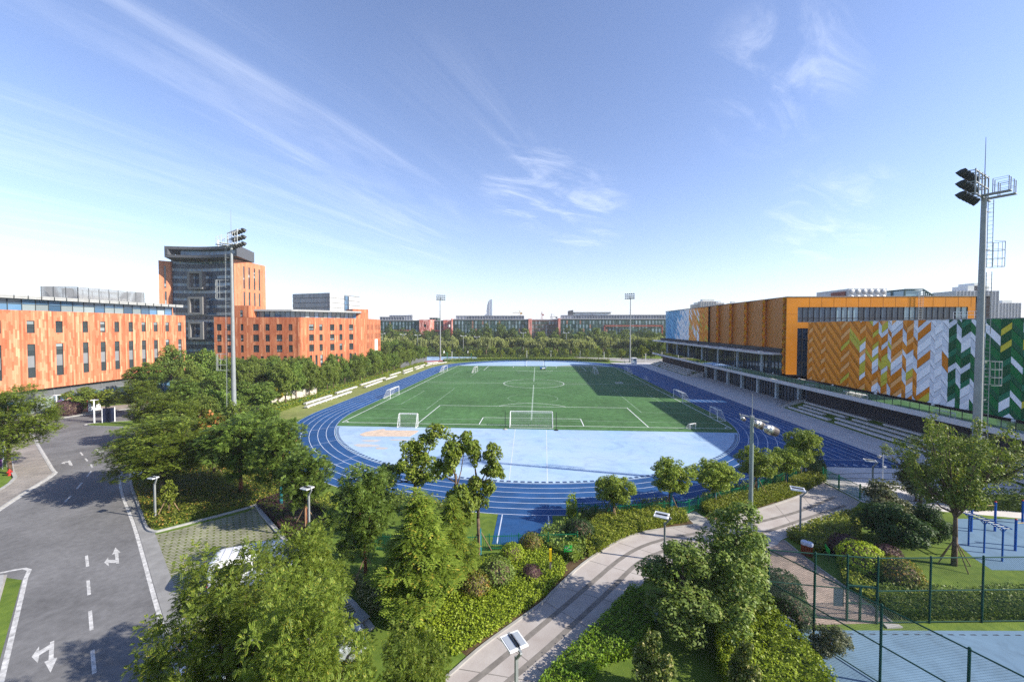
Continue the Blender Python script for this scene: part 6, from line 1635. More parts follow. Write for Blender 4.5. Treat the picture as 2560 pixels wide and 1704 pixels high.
# slim lamps along the far bend
for k, (u, v) in enumerate(((1042,903),(1130,898),(1254,896),(1317,895.5),(1377,895),(1450,896),(1510,900.5),(1614,905))):
    t = thing('bollard_lamp', 'slim white path lamp behind the far hedge', 'lamp post', (*at(u,v),0), 0, 'slim white lamps behind the far hedge')
    b = MB(); b.tube((0,0,0),(0,0,4.0),0.11,0.11,6); b.build('post', m_wht, t); b = MB(); b.box((0,0,4.05),(0.9,0.35,0.12)); b.build('lamp_panel', m_wht, t)
for k, (u, vb, vt, lb) in enumerate(((1044,885,838,'left of the far floodlight mast'),(1158,890,840,'twin headed, between the basketball stands'),(1192,890,842,'twin headed, right of the basketball court'),(1308,860,832,'thin, in the middle of the wood'),(1416,850,832,'thin, in the right part of the wood'),(955,870,834,'beside the end of the red orange block'),(1007,870,836,'among the left willows'))):
    p = at_d(u, 811, 250); zt = at_d(u, vt, 250)[2]
    t = thing('court_light', 'grey court light pole, '+lb, 'lamp post', (p[0],p[1],0)); b = MB(); b.tube((0,0,0),(0,0,zt),0.22,0.16,6); b.build('pole', m_galv, t); b = MB(); b.bar((-1.6,0,zt),(1.6,0,zt),0.2); b.box((-1.5,0,zt+0.25),(0.8,0.5,0.4)); b.box((1.5,0,zt+0.25),(0.8,0.5,0.4)); b.build('lamp_head', m_wht, t)
t = thing('spectator', 'person in a white shirt and dark trousers standing beside the far right mast', 'person', (*at(1562,908),0), 0.4)
sk_v = [(0,0,0.95),(0,0,1.2),(0,0,1.42),(0,0,1.52),(0,0.02,1.68),(0.10,0,0.9),(0.11,0.02,0.5),(0.12,0,0.06),(0.13,-0.12,0.04),(-0.10,0,0.9),(-0.11,0.02,0.5),(-0.12,0,0.06),(-0.13,-0.12,0.04),(0.19,0,1.42),(0.25,0,1.13),(0.24,-0.06,0.88),(-0.19,0,1.42),(-0.25,0,1.13),(-0.24,-0.06,0.88)]
sk_e = [(0,1),(1,2),(2,3),(3,4),(0,5),(5,6),(6,7),(7,8),(0,9),(9,10),(10,11),(11,12),(2,13),(13,14),(14,15),(2,16),(16,17),(17,18)]
sk_r = [0.15,0.14,0.15,0.06,0.105,0.09,0.065,0.045,0.04,0.09,0.065,0.045,0.04,0.06,0.045,0.04,0.06,0.045,0.04]
me = bpy.data.meshes.new('body'); me.from_pydata(sk_v, sk_e, []); o = link('body', me, t)
md = o.modifiers.new('Skin', 'SKIN'); o.modifiers.new('Sub', 'SUBSURF').levels = 1
for k, r_ in enumerate(sk_r): me.skin_vertices[0].data[k].radius = (r_, r_)
me.skin_vertices[0].data[0].use_root = True
m_person = M('dark_trousers', (0.03,0.035,0.05), 0.8); me.materials.append(m_person)
b = MB(); b.lathe([(0.17,0.95),(0.185,1.2),(0.20,1.42),(0.10,1.5)], (0,0,0), 10, sx=1.1, sy=0.8); b.build('shirt', m_wht, t)
b = MB(); b.lathe([(0.09,1.62),(0.118,1.7),(0.10,1.79),(0.03,1.82)], (0,0.035,0), 10); b.build('hair', m_black, t)

# ================================================================== VEGETATION
m_bark = M('bark', (0.13,0.095,0.065), 0.9, var=0.3, scale=4); m_barkr = M('reddish_bark', (0.20,0.085,0.045), 0.9, var=0.25, scale=4)
lf_koel = LEAF('leaf_feathery', (0.070,0.132,0.016), (0.255,0.320,0.050), (0.42,0.36,0.06), 0.035, trans=0.38)
lf_koel2 = LEAF('leaf_feathery_dark', (0.058,0.120,0.020), (0.195,0.275,0.050), (0.20,0.20,0.04), 0.02)
lf_camph = LEAF('leaf_camphor', (0.060,0.118,0.012), (0.255,0.315,0.042), (0.30,0.32,0.06), 0.05)
lf_mid = LEAF('leaf_mid', (0.062,0.112,0.015), (0.205,0.260,0.046), (0.16,0.16,0.03), 0.03)
lf_dark = LEAF('leaf_dark', (0.038,0.072,0.014), (0.125,0.170,0.036))
lf_will = LEAF('leaf_willow', (0.085,0.125,0.035), (0.330,0.355,0.130))
lf_young = LEAF('leaf_young', (0.075,0.125,0.014), (0.270,0.310,0.038), trans=0.35)
lf_shrub = LEAF('leaf_glossy', (0.060,0.115,0.016), (0.210,0.280,0.062), (0.28,0.30,0.09), 0.05)
lf_sparse = LEAF('leaf_sparse', (0.055,0.098,0.014), (0.205,0.260,0.052), (0.22,0.20,0.05), 0.04)
lf_deep = LEAF('leaf_deep_green', (0.014,0.038,0.012), (0.050,0.095,0.026), rough=0.6)
lf_grey = LEAF('leaf_grey_green', (0.050,0.065,0.030), (0.150,0.170,0.085), (0.24,0.24,0.16), 0.10)
lf_yellow = LEAF('leaf_yellow', (0.20,0.20,0.02), (0.46,0.40,0.05))
lf_bright = LEAF('leaf_bright_cover', (0.110,0.185,0.012), (0.350,0.430,0.034), (0.30,0.34,0.03), 0.05)
lf_hedge = LEAF('leaf_hedge', (0.095,0.140,0.014), (0.310,0.345,0.045), (0.30,0.28,0.05), 0.06)
lf_phot = LEAF('leaf_photinia', (0.050,0.080,0.012), (0.200,0.210,0.028), (0.34,0.20,0.05), 0.10)
lf_purple = LEAF('leaf_purple', (0.022,0.010,0.018), (0.075,0.026,0.045), (0.11,0.045,0.06), 0.08, trans=0.12)
lf_varieg = LEAF('leaf_variegated', (0.085,0.105,0.03), (0.32,0.32,0.13), (0.42,0.41,0.24), 0.20)
lf_orange = LEAF('leaf_orange_bloom', (0.05,0.08,0.012), (0.16,0.17,0.03), (0.52,0.20,0.06), 0.14)

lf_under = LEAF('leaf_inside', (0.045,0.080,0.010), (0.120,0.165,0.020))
def quads_mesh(name, V, mats, mi=None):
    n = len(V); me = bpy.data.meshes.new(name)
    me.vertices.add(n*4); me.vertices.foreach_set('co', np.ascontiguousarray(V, dtype=np.float32).ravel())
    me.loops.add(n*4); me.loops.foreach_set('vertex_index', np.arange(n*4, dtype=np.int32))
    me.polygons.add(n); me.polygons.foreach_set('loop_start', np.arange(0, n*4, 4, dtype=np.int32))
    try: me.polygons.foreach_set('loop_total', np.full(n, 4, dtype=np.int32))
    except Exception: pass
    for m in (mats if isinstance(mats, (list,tuple)) else [mats]): me.materials.append(m)
    if mi is not None: me.polygons.foreach_set('material_index', np.asarray(mi, dtype=np.int32))
    me.update(calc_edges=True); me.validate(); return me
def unit(a): return a/np.maximum(1e-6, np.linalg.norm(a, axis=-1, keepdims=True))
def leafquads(P, N, size, aspect=0.5, droop=0.0, rg=rng):
    n = len(P); a = rg.normal(size=(n,3)); a = a - (a*N).sum(1, keepdims=True)*N; a = unit(a); a[:,2] -= droop; a = unit(a)
    bb = unit(np.cross(N, a)); s = (size*rg.uniform(0.65,1.25,size=n))[:,None]
    fold = N*s*0.12
    return np.stack([P-a*s*0.5, P+bb*s*aspect*0.5-a*s*0.05+fold, P+a*s*0.5, P-bb*s*aspect*0.5-a*s*0.05+fold], 1)
def fronds(P, D, length, n_leaf, lw, rg=rng):
    """pinnate leaves: a drooping midrib with paired leaflets"""
    out = []; n = len(P); D = unit(D + rg.normal(size=(n,3))*0.30); D = unit(D)
    up = np.tile(np.array([0,0,1.0]), (n,1)); S_ = unit(np.cross(D, up)); U_ = unit(np.cross(S_, D)); L_ = (length*rg.uniform(0.7,1.2,size=n))[:,None]
    for k in range(n_leaf):
        f = 0.15+0.85*k/(n_leaf-1); c = P + D*L_*f - np.array([0,0,1.0])*L_*0.30*f*f
        for s in (-1,1):
            e = unit(S_*s + D*0.45 - U_*0.12); w = D*(lw*0.62); ll = lw*2.2*(1.1-0.5*abs(f-0.45))
            q = np.stack([c-w*0.7, c+e*ll*0.55-w, c+e*ll, c+e*ll*0.5+w], 1); out.append(q)
    return np.concatenate(out, 0)
def sph(n, rg=rng): return unit(rg.normal(size=(n,3)))
def clumps(big, sub=10, subr=0.34, rg=rng, low=-0.5, core=True):
    """break big lumps (centre, radii) into smaller tufts on their surface"""
    out = []
    for c, r in big:
        c = np.array(c, float); r = np.array(r if hasattr(r,'__len__') else (r,r,r), float)
        d = sph(sub*2, rg); d = d[d[:,2] > low][:sub]
        for q in d: out.append((c + q*r*rg.uniform(0.60,0.90), r*subr*rg.uniform(0.8,1.3)))
        if core: out.append((c, r*0.62))
    return out
def crown_pts(tufts, n, rg=rng, shell=0.6):
    w = np.array([np.prod(r)**(2/3) for _, r in tufts]); w = w/w.sum(); P = []; N = []
    for (c, r), k in zip(tufts, np.maximum(3,(w*n).astype(int))):
        d = sph(k, rg); f = shell+(1-shell)*rg.random(k)**0.6
        P.append(c + d*r*f[:,None]); N.append(d)
    return np.concatenate(P), np.concatenate(N)
def wood(segs, mat, name='trunk'):
    b = MB()
    for p, q, r0, r1 in segs: b.tube(p, q, r0, r1, 7)
    return b.mesh(name, mat, True)
def limbs(base, top, r, targets, rs):
    """a slightly bent trunk and limbs that reach into the crown"""
    base = np.array(base, float); top = np.array(top, float); mid = base*0.5+top*0.5+np.array([rs.uniform(-.12,.12),rs.uniform(-.12,.12),0])
    segs = [(tuple(base), tuple(mid), r*1.15, r*0.9), (tuple(mid), tuple(top), r*0.9, r*0.62)]
    for c in targets:
        c = np.array(c, float); h = rs.uniform(0.55,1.0); st = mid+(top-mid)*h; k = st*0.45+c*0.55+np.array([0,0,-0.12*np.linalg.norm(c-st)])
        segs += [(tuple(st), tuple(k), r*0.45, r*0.28), (tuple(k), tuple(c), r*0.28, r*0.08)]
    return segs
PROTO = {}
def proto(kind, trunk, crown, r, zc): PROTO[kind] = (trunk, crown, r, zc)
def make_spread(kind, seed, H, R_, zlow, lumps, mat, n, leaf, frond=True, bark=m_bark, tr=0.16, sub=9, lumpr=0.44, open_=0.0):
    """a crown of many lumps filling an egg between zlow and H"""
    rg = np.random.default_rng(seed); rs = random.Random(seed); big = []; zc = (zlow+H)/2; hh = (H-zlow)/2
    for k in range(lumps):
        cz = 1-2*(k+0.5)/lumps; a = 2.39996*k+rs.uniform(-.3,.3); ring = math.sqrt(1-cz*cz)
        q = rs.uniform(0.58,0.72)+open_; rr = R_*lumpr*rs.uniform(0.8,1.15); wide = 1.0 if cz > -0.2 else 0.92
        big.append(((R_*q*ring*wide*math.cos(a), R_*q*ring*wide*math.sin(a), zc+hh*(0.70*cz)+rs.uniform(-.1,.1)*hh), (rr, rr, min(rr, hh*0.48))))
    if not open_: big.append(((0,0,zc), (R_*0.5, R_*0.5, hh*0.5)))
    if frond:
        tu = clumps(big, sub*2, 0.26, rg, -0.75, False); tu = [(c, np.array([q[0],q[1],q[2]*0.5])) for c, q in tu]; P, N = crown_pts(tu, n, rg, 0.25)
        hd = N.copy(); hd[:,2] = np.abs(hd[:,2])*0.35+0.10; V = fronds(P, hd, leaf, 6, leaf*0.19, rg)
    else:
        tu = clumps(big, sub, 0.33, rg, -0.85); P, N = crown_pts(tu, n, rg); V = leafquads(P, unit(N*0.7+rg.normal(size=N.shape)*0.5+np.array([0,0,0.55])), leaf, 0.6, 0.2, rg)
    cm = quads_mesh('crown', V, mat); tm = wood(limbs((0,0,0), (0,0,zc*0.9), tr, [c for c, _ in big], rs), bark)
    proto(kind, tm, cm, R_, zc)
make_spread('koel_a', 1, 8.6, 3.9, 1.7, 18, lf_koel, 23000, 0.215, sub=15)
make_spread('koel_b', 2, 8.2, 3.4, 1.7, 16, lf_koel, 20000, 0.215, sub=15)
make_spread('koel_c', 3, 7.4, 3.0, 1.7, 15, lf_koel2, 6500, 0.36, bark=m_barkr)
make_spread('mid_a', 4, 8.2, 2.9, 1.5, 14, lf_mid, 7000, 0.30, frond=False)
make_spread('mid_b', 5, 8.0, 2.5, 1.4, 13, lf_mid, 6500, 0.30, frond=False)
make_spread('mid_c', 6, 7.6, 2.7, 1.4, 12, lf_koel2, 6800, 0.30, frond=False)
make_spread('camphor', 7, 5.3, 1.75, 1.9, 14, lf_camph, 12500, 0.15, frond=False, tr=0.10, lumpr=0.46)
make_spread('camphor_b', 8, 5.5, 1.7, 1.95, 13, lf_camph, 12500, 0.15, frond=False, tr=0.10, lumpr=0.47)
make_spread('young', 11, 5.4, 1.6, 1.3, 9, lf_young, 1300, 0.34, frond=False, tr=0.09)
make_spread('yellow', 12, 4.0, 1.5, 1.2, 9, lf_yellow, 1900, 0.26, frond=False, tr=0.08)
make_spread('bloom', 13, 6.5, 1.5, 2.0, 10, lf_orange, 2400, 0.30, frond=False, tr=0.1)
make_spread('far_dark', 14, 13.0, 4.4, 1.5, 11, lf_dark, 1900, 0.75, frond=False, tr=0.25)
make_spread('far_dark_b', 15, 13.4, 4.0, 1.5, 10, lf_mid, 1800, 0.75, frond=False, tr=0.25)
def make_willow(kind, seed, H, R_):
    rg = np.random.default_rng(seed); rs = random.Random(seed); big = []
    for k in range(9):
        a = 2*PI*k*0.618; q = math.sqrt((k+0.5)/9)*0.7; big.append(((R_*q*math.cos(a), R_*q*math.sin(a), H*0.74-q*q*H*0.16+rs.uniform(-.4,.4)), (R_*0.36, R_*0.36, H*0.15)))
    P, N = crown_pts(clumps(big, 7, 0.4, rg), 800, rg); V = []
    for k in range(3):
        Q = P.copy(); Q[:,2] -= k*0.85; Q += rg.normal(size=P.shape)*0.12; n = unit(N*np.array([1,1,0.2])+rg.normal(size=N.shape)*0.3)
        m = Q[:,2] > 0.8; V.append(leafquads(Q[m], n[m], 1.05, 0.34, 2.2, rg))
    proto(kind, wood(limbs((0,0,0),(0,0,H*0.6),0.22,[c for c,_ in big],rs), m_bark), quads_mesh('crown', np.concatenate(V), lf_will), R_, H*0.55)
make_willow('willow_a', 21, 10.5, 4.0); make_willow('willow_b', 22, 9.8, 3.5)
def make_lumpy(kind, seed, lumps, mat, n, leaf, tr, trunk_top, bark=m_bark, zc=4.5, R_=2.0, frond=False, sub=10):
    rg = np.random.default_rng(seed); rs = random.Random(seed)
    P, N = crown_pts(clumps(lumps, sub, 0.36, rg, -0.7), n, rg)
    V = fronds(P, N*np.array([1,1,0.3]), leaf, 5, leaf*0.2, rg) if frond else leafquads(P, unit(N*0.8+rg.normal(size=N.shape)*0.45+np.array([0,0,0.45])), leaf, 0.55, 0.15, rg)
    proto(kind, wood(limbs((0,0,0), (0,0,trunk_top), tr, [c for c, _ in lumps], rs), bark), quads_mesh('crown', V, mat), R_, zc)
make_lumpy('pollard_a', 31, [((-1.4,0,4.3),(0.9,0.9,0.8)),((-0.5,0.2,5.0),(0.9,0.8,0.8)),((0.5,-0.2,4.7),(1.1,0.9,1.0)),((-0.4,0,6.4),(0.75,0.7,0.75)),((0.8,0.1,6.6),(0.8,0.75,0.9)),((1.2,0,7.5),(0.8,0.7,0.55)),((0,0,5.7),(0.8,0.8,0.8)),((-1.9,0.2,3.9),(0.6,0.6,0.6)),((0.2,0.3,3.9),(0.9,0.8,0.7))], lf_camph, 9000, 0.19, 0.13, 4.2, zc=5.4, R_=2.2)
make_lumpy('pollard_b', 32, [((0,0,4.0),(0.95,0.9,1.0)),((-0.1,0,3.3),(0.8,0.8,0.6)),((0.75,0,5.3),(0.75,0.7,0.55)),((0.9,0.1,6.2),(0.6,0.6,0.55)),((-0.4,0,6.0),(0.55,0.5,0.7)),((-0.45,0,6.6),(0.5,0.5,0.45)),((1.1,0,5.0),(0.6,0.5,0.4))], lf_camph, 6500, 0.19, 0.12, 4.6, zc=4.8, R_=1.5)
make_lumpy('pollard_c', 33, [((-0.3,0,5.3),(0.8,0.8,0.7)),((0.5,0.1,5.6),(0.6,0.6,0.6)),((-0.7,0,4.5),(0.6,0.5,0.5)),((0.1,0,3.6),(0.6,0.6,0.6)),((0.3,0.2,2.6),(0.8,0.7,0.8))], lf_camph, 4500, 0.19, 0.10, 4.4, zc=4.3, R_=1.3)
make_lumpy('conic', 34, [((0,0,2.6+0.72*k),(1.75-0.215*k,1.75-0.215*k,0.62)) for k in range(8)], lf_koel, 3300, 0.42, 0.11, 6.4, bark=m_bark, zc=4.6, R_=1.75, frond=True, sub=12)
make_lumpy('shrub_tree', 35, [((-0.5,0.1,1.3),(1.0,0.9,1.0)),((0.6,-0.2,1.5),(1.0,1.0,1.1)),((0,0.2,2.6),(1.1,1.1,1.0)),((-0.6,-0.2,2.4),(0.9,0.9,0.9)),((0.3,0,3.6),(0.8,0.8,0.8)),((-0.2,0,4.2),(0.5,0.5,0.6)),((0.9,0.3,2.8),(0.6,0.6,0.7))], lf_shrub, 13500, 0.125, 0.08, 2.8, zc=2.3, R_=0.95)
make_lumpy('shrub_tree_b', 36, [((-0.7,0,1.4),(1.1,1.0,1.1)),((0.7,0.1,1.3),(1.1,1.1,1.1)),((0,0,2.6),(1.2,1.1,1.0)),((0.8,0,2.7),(0.9,0.9,0.9)),((0.1,0.1,3.7),(0.9,0.9,0.8)),((0.2,0,4.7),(0.6,0.6,0.7)),((-0.6,0.1,3.2),(0.6,0.6,0.7))], lf_shrub, 15500, 0.125, 0.09, 3.2, zc=2.5, R_=1.08)
make_lumpy('deep_round', 37, [((0,0,1.5),(1.6,1.6,1.3)),((-0.8,0,1.3),(1.1,1.1,1.0)),((0.8,0.2,1.4),(1.1,1.1,1.1)),((0,0,2.4),(1.0,1.0,0.7))], lf_deep, 7500, 0.19, 0.10, 1.8, zc=1.6, R_=1.9, sub=16)
def limb_lumps(seed, n, z0, H, R_, rl):
    q = random.Random(seed); out = []
    for k in range(n):
        a = 2.39996*k+q.uniform(-.4,.4); rr = R_*math.sqrt((k+0.7)/n)*q.uniform(0.8,1.1); top = H*q.uniform(0.80,1.0)-0.25*rr
        for t in (0.30,0.48,0.66,0.84,1.0):
            s_ = t**0.75; r = rl*q.uniform(0.75,1.2)*(1.15-0.35*t); out.append(((rr*s_*math.cos(a)+q.uniform(-.15,.15), rr*s_*math.sin(a)+q.uniform(-.15,.15), z0+(top-z0)*t), (r, r, r*q.uniform(0.7,1.1))))
    return out
make_lumpy('sparse', 51, limb_lumps(51, 9, 2.2, 7.6, 2.9, 0.62), lf_sparse, 11000, 0.16, 0.15, 3.0, zc=4.9, R_=3.2, sub=8)
make_lumpy('broad_dark', 52, limb_lumps(52, 17, 2.4, 8.0, 3.5, 0.74), lf_sparse, 17000, 0.18, 0.2, 3.4, zc=5.2, R_=3.7, sub=8)
make_lumpy('grey_bush', 38, [((0,0,1.3),(1.4,1.3,1.1)),((-0.9,0.2,1.2),(0.9,0.9,0.9)),((0.9,0,1.2),(0.9,0.9,0.9)),((0.2,0,2.3),(0.8,0.8,0.7))], lf_grey, 5200, 0.17, 0.07, 1.6, zc=1.4, R_=1.8)
make_lumpy('pale_bloom', 39, [((0,0,1.1),(1.1,1.1,0.9)),((-0.5,0.2,1.7),(0.7,0.7,0.6)),((0.5,-0.1,1.8),(0.7,0.7,0.7)),((0,0,2.5),(0.6,0.6,0.6))], LEAF('leaf_pale_bloom', (0.04,0.075,0.015), (0.16,0.20,0.04), (0.45,0.42,0.16), 0.13), 4200, 0.19, 0.06, 1.6, zc=1.5, R_=1.4, sub=12)
def make_ball(kind, seed, mat, n, leaf):
    rg = np.random.default_rng(seed); d = sph(n, rg); d = d[d[:,2] > -0.55]; f = 0.86+0.14*rg.random(len(d)); wv = 1+0.05*np.sin(d[:,0]*9+1)*np.sin(d[:,1]*8)+0.04*np.sin(d[:,2]*11)
    P = d*(f*wv)[:,None]; P[:,2] = P[:,2]*0.86+0.52; V = leafquads(P, unit(d*0.8+rg.normal(size=d.shape)*0.5+np.array([0,0,0.3])), leaf, 0.6, 0.0, rg)
    b = MB(); b.lathe([(0.3,0.0),(0.72,0.2),(0.80,0.55),(0.6,0.95),(0.2,1.18)], (0,0,0), 12); me = quads_mesh('crown', V, mat)
    core = b.mesh('core', m_bark); proto(kind, core, me, 1.0, 0.6)
make_ball('ball_green', 41, lf_bright, 2600, 0.12); make_ball('ball_red', 42, lf_phot, 2600, 0.12); make_ball('ball_purple', 43, lf_purple, 2200, 0.11); make_ball('ball_mid', 44, lf_shrub, 2600, 0.12); make_ball('ball_deep', 45, lf_deep, 2400, 0.13)

def plant(kind, base, r, zc, label, group=None, cat='tree', name=None, wrap=False, stakes=0, rz=None):
    tm, cm, pr0, pz = PROTO[kind]; sxy = r/pr0; sz = zc/pz
    nm = name or {'willow_a':'willow_tree','willow_b':'willow_tree'}.get(kind, 'broadleaf_tree' if cat == 'tree' else 'round_shrub')
    t = thing(nm, label, cat, (base[0],base[1],0), rnd.uniform(0,6.28) if rz is None else rz, group); t.scale = (sxy, sxy, sz)
    link('trunk' if cat == 'tree' else 'woody_core', tm, t); link('crown' if cat == 'tree' else 'foliage', cm, t)
    if wrap:
        b = MB(); b.tube((0,0,0.05/sz),(0,0,2.0/sz),0.155/sxy,0.13/sxy,10); b.build('trunk_wrap', m_teal, t)
    for k in range(stakes):
        a = 2*PI*k/stakes+0.5; b = MB(); b.tube((1.05/sxy*math.cos(a),1.05/sxy*math.sin(a),0),(0.10/sxy*math.cos(a),0.10/sxy*math.sin(a),1.75/sz),0.035/sxy,0.035/sxy,6); b.build('support_stake', m_wood, t)
    return t
def by_crown(kind, u, v, zc, hw, label, **k):
    pr0, pz = PROTO[kind][2:]
    for _ in range(3):
        p = at(u, v, zc); dep = (np.array([*p, zc])-CAM)@FW; r = hw*dep/F_PX/1.12; zc = max(zc, 0.92*pz*r/pr0)
    return plant(kind, p, r, zc, label, **k)
def by_base(kind, ub, vb, hw, vc, label, **k):
    p = at(ub, vb); dep = (np.array([*p, 0])-CAM)@FW; d = _ray(ub, vc); hd = math.hypot(p[0]-CAM_X, p[1]-CAM_Y); zc = CAM_H+d[2]*hd/math.hypot(d[0], d[1])
    return plant(kind, p, hw*dep/F_PX, max(0.4, zc), label, **k)
# --- foreground and road trees
by_crown('koel_a', 575, 1640, 5.6, 190, 'large feathery leaved tree in the bottom left foreground, its crown reaching over the road edge')
by_crown('koel_b', 755, 1490, 5.0, 122, 'large feathery leaved tree in the foreground in front of the white minibus', rz=0.7)
by_crown('koel_b', 1040, 1770, 4.4, 105, 'feathery leaved tree at the bottom edge just left of the path', rz=2.0)
by_crown('koel_a', 760, 1760, 5.8, 190, 'feathery leaved tree cut by the bottom edge below the parking bays', rz=3.1)
by_base('koel_c', 915, 1455, 82, 1275, 'bluish green feathery tree on a staked brown trunk between the purple hedge and the lawn', stakes=3)
by_base('conic', 1050, 1560, 98, 1370, 'tall pointed feathery tree with yellowish tips in the middle foreground', name='conical_tree')
by_base('conic', 1128, 1480, 62, 1345, 'narrow pale green tree close behind the tall pointed one', name='conical_tree', wrap=True)
by_base('pollard_a', 1040, 1325, 88, 1150, 'largest pruned camphor with round tufts, in front of the track bend', wrap=True, rz=0.2)
by_base('pollard_c', 1140, 1440, 60, 1190, 'thin pruned camphor with bare twigs between the two larger pruned ones', wrap=True, rz=0.1)
by_base('pollard_b', 1199, 1386, 56, 1190, 'forked pruned camphor with a teal wrapped trunk beside the runway', wrap=True, stakes=3, rz=0.15)
for i, (kd, ub, vb, hw, vc, lb) in enumerate((('camphor',1532,1300,53,1222,'clipped round camphor left of the gate, leftmost of the row along the bend'),('camphor_b',1677,1284,56,1190,'clipped round camphor beside the picket gate, second in the row along the bend'),('camphor',1787,1262,59,1184,'clipped round camphor just left of the tall pole'),('camphor_b',1893,1240,55,1156,'clipped round camphor just right of the tall pole'),('camphor',1966,1218,45,1148,'clipped round camphor in the front of the pair at the right end of the row'),('camphor_b',2008,1192,46,1110,'clipped round camphor at the back of the pair at the right end of the row'))):
    by_base(kd, ub, vb, hw, vc, lb, wrap=True, stakes=3)
by_base('shrub_tree', 1706, 1580, 78, 1468, 'tall glossy shrub in front of the path, left of the pair by the tall pole', cat='shrub', name='tall_shrub')
by_base('shrub_tree_b', 1838, 1560, 86, 1415, 'tall glossy shrub at the foot of the tall pole, right of the pair', cat='shrub', name='tall_shrub')
by_crown('pale_bloom', 1632, 1668, 1.5, 70, 'pale yellow flowering shrub at the bottom edge, left one', cat='shrub', name='flowering_shrub')
by_crown('pale_bloom', 1862, 1690, 1.5, 55, 'pale yellow flowering shrub at the bottom edge, right one', cat='shrub', name='flowering_shrub')
# --- right hand group
by_base('sparse', 2385, 1412, 118, 1170, 'open crowned tree with a teal wrapped trunk on the lawn behind the court fence', wrap=True, stakes=4, rz=1.0)
by_base('broad_dark', 2436, 1268, 128, 1150, 'broad dark tree in front of the right floodlight mast', wrap=True, stakes=3)
by_base('sparse', 2300, 1262, 75, 1165, 'thin tree in the shade behind the open crowned one', rz=2.4)
by_base('grey_bush', 2216, 1292, 72, 1248, 'grey green loose bush at the end of the railing fence', cat='shrub', name='loose_bush')
by_base('deep_round', 2228, 1366, 78, 1312, 'dark green dense round bush behind the shrub bed', cat='shrub', name='dense_bush')
by_base('deep_round', 2318, 1362, 48, 1310, 'dark green bush on a short stem beside the fitness pad', cat='shrub', name='dense_bush')
by_base('grey_bush', 2290, 1252, 60, 1205, 'dull green bush in the shade between the plaza and the trees', cat='shrub', name='loose_bush')
# --- left road side
by_base('koel_a', 406, 1234, 118, 1118, 'large feathery roadside tree whose shade falls over the junction')
by_base('koel_c', 603, 1234, 84, 1112, 'dark feathery tree in the photinia bed, left of the teal banded one')
by_base('koel_c', 703, 1264, 66, 1128, 'dark feathery tree with a teal banded trunk beside the track bend', wrap=True)
by_base('koel_c', 764, 1318, 62, 1196, 'staked feathery tree standing in the purple ground cover', stakes=3)
L_ = [('koel_b',395,1030,4.6,62,'bright feathery tree behind the large roadside tree'),('koel_b',345,985,4.2,46,'bright feathery tree farther back by the side road'),('koel_c',365,945,4.6,46,'brownish dark tree against the orange office block'),('koel_c',455,985,4.4,42,'dark tree in front of the railing gate'),('koel_b',455,1045,4.2,48,'pale feathery tree in the middle of the roadside group'),('mid_c',425,905,4.6,40,'dark tree in the gap before the office tower'),
 ('mid_c',505,915,4.8,42,'pale topped tree left of the floodlight mast'),('mid_c',552,1010,4.2,44,'rounded pale tree right beside the foot of the floodlight mast'),('mid_a',505,1030,4.2,44,'dense tree behind the orange blooming tree'),('koel_a',22,1052,4.4,105,'bright feathery tree at the left edge above the lawn'),
 ('mid_b',590,1050,3.8,42,'small dense tree between the mast and the track bend'),('mid_c',540,960,4.4,40,'bushy tree behind the floodlight mast'),('mid_b',470,945,4.4,36,'small round tree behind the gate'),('koel_c',660,1060,4.0,44,'feathery tree at the end of the left bank'),('mid_c',600,985,4.2,36,'pale round tree right of the floodlight mast')]
for k, u, v, zc, hw, lb in L_: by_crown(k, u, v, zc, hw, lb)
by_base('bloom', 535, 1190, 42, 1075, 'slim tree with orange blooms among the green ones in the bed', stakes=3)
by_base('young', 423, 1287, 20, 1232, 'young staked tree near the kerb lamp', stakes=3)
by_base('young', 262, 1034, 30, 994, 'small yellow green tree on the far kerb', name='broadleaf_tree')
by_base('mid_b', 203, 1030, 42, 993, 'round dark tree in front of the office block ground floor')
by_base('mid_c', 645, 1032, 52, 985, 'round tree on stakes behind the left bank', stakes=3)
by_base('yellow', 695, 1006, 22, 980, 'small bright yellow tree by the beige screen wall')
# rows along the left of the track
row_lab = {0:'dark green tree in the front row between the left bank and the drive', 1:'dark green tree deeper in the planting before the red orange block', 2:'pale green tree at the far end of the left tree belt'}
rs = random.Random(77)
for y in np.arange(15, 122, 4.6):
    x = -54.6+rs.uniform(-1.0,1.0)
    if 16 < y < 27: x -= 0.5
    plant(rs.choice(('mid_a','mid_b','mid_c')), (x, y+rs.uniform(-1,1)), rs.uniform(2.1,2.7), rs.uniform(4.4,5.4), row_lab[2] if y > 85 else row_lab[0], group='front row of trees left of the track, far part' if y > 85 else 'front row of trees left of the track')
for k in range(62):
    y = rs.uniform(22, 118); x = rs.uniform(-61-0.0*y, -60)-rs.uniform(0, 24)
    if x < -62-0.5*max(0, 78-y) or (y > 66 and x < -66) or False: continue
    plant(rs.choice(('mid_a','mid_b','mid_c')), (x, y), rs.uniform(2.2,2.9), rs.uniform(4.6,5.6), row_lab[1], group='trees filling the planting before the red orange block')
for x, y in ((-77,40),(-83,42),(-88,38),(-74,30),(-80,28),(-90,46),(-68,33),(-72,50),(-84,54)):
    plant(rs.choice(('mid_a','mid_b','mid_c')), (x, y), 2.8, 4.9, row_lab[1], group='trees filling the planting before the red orange block')
plant('young', (-104,75), 2.6, 5.2, 'pale feathery tree at the foot of the office tower')
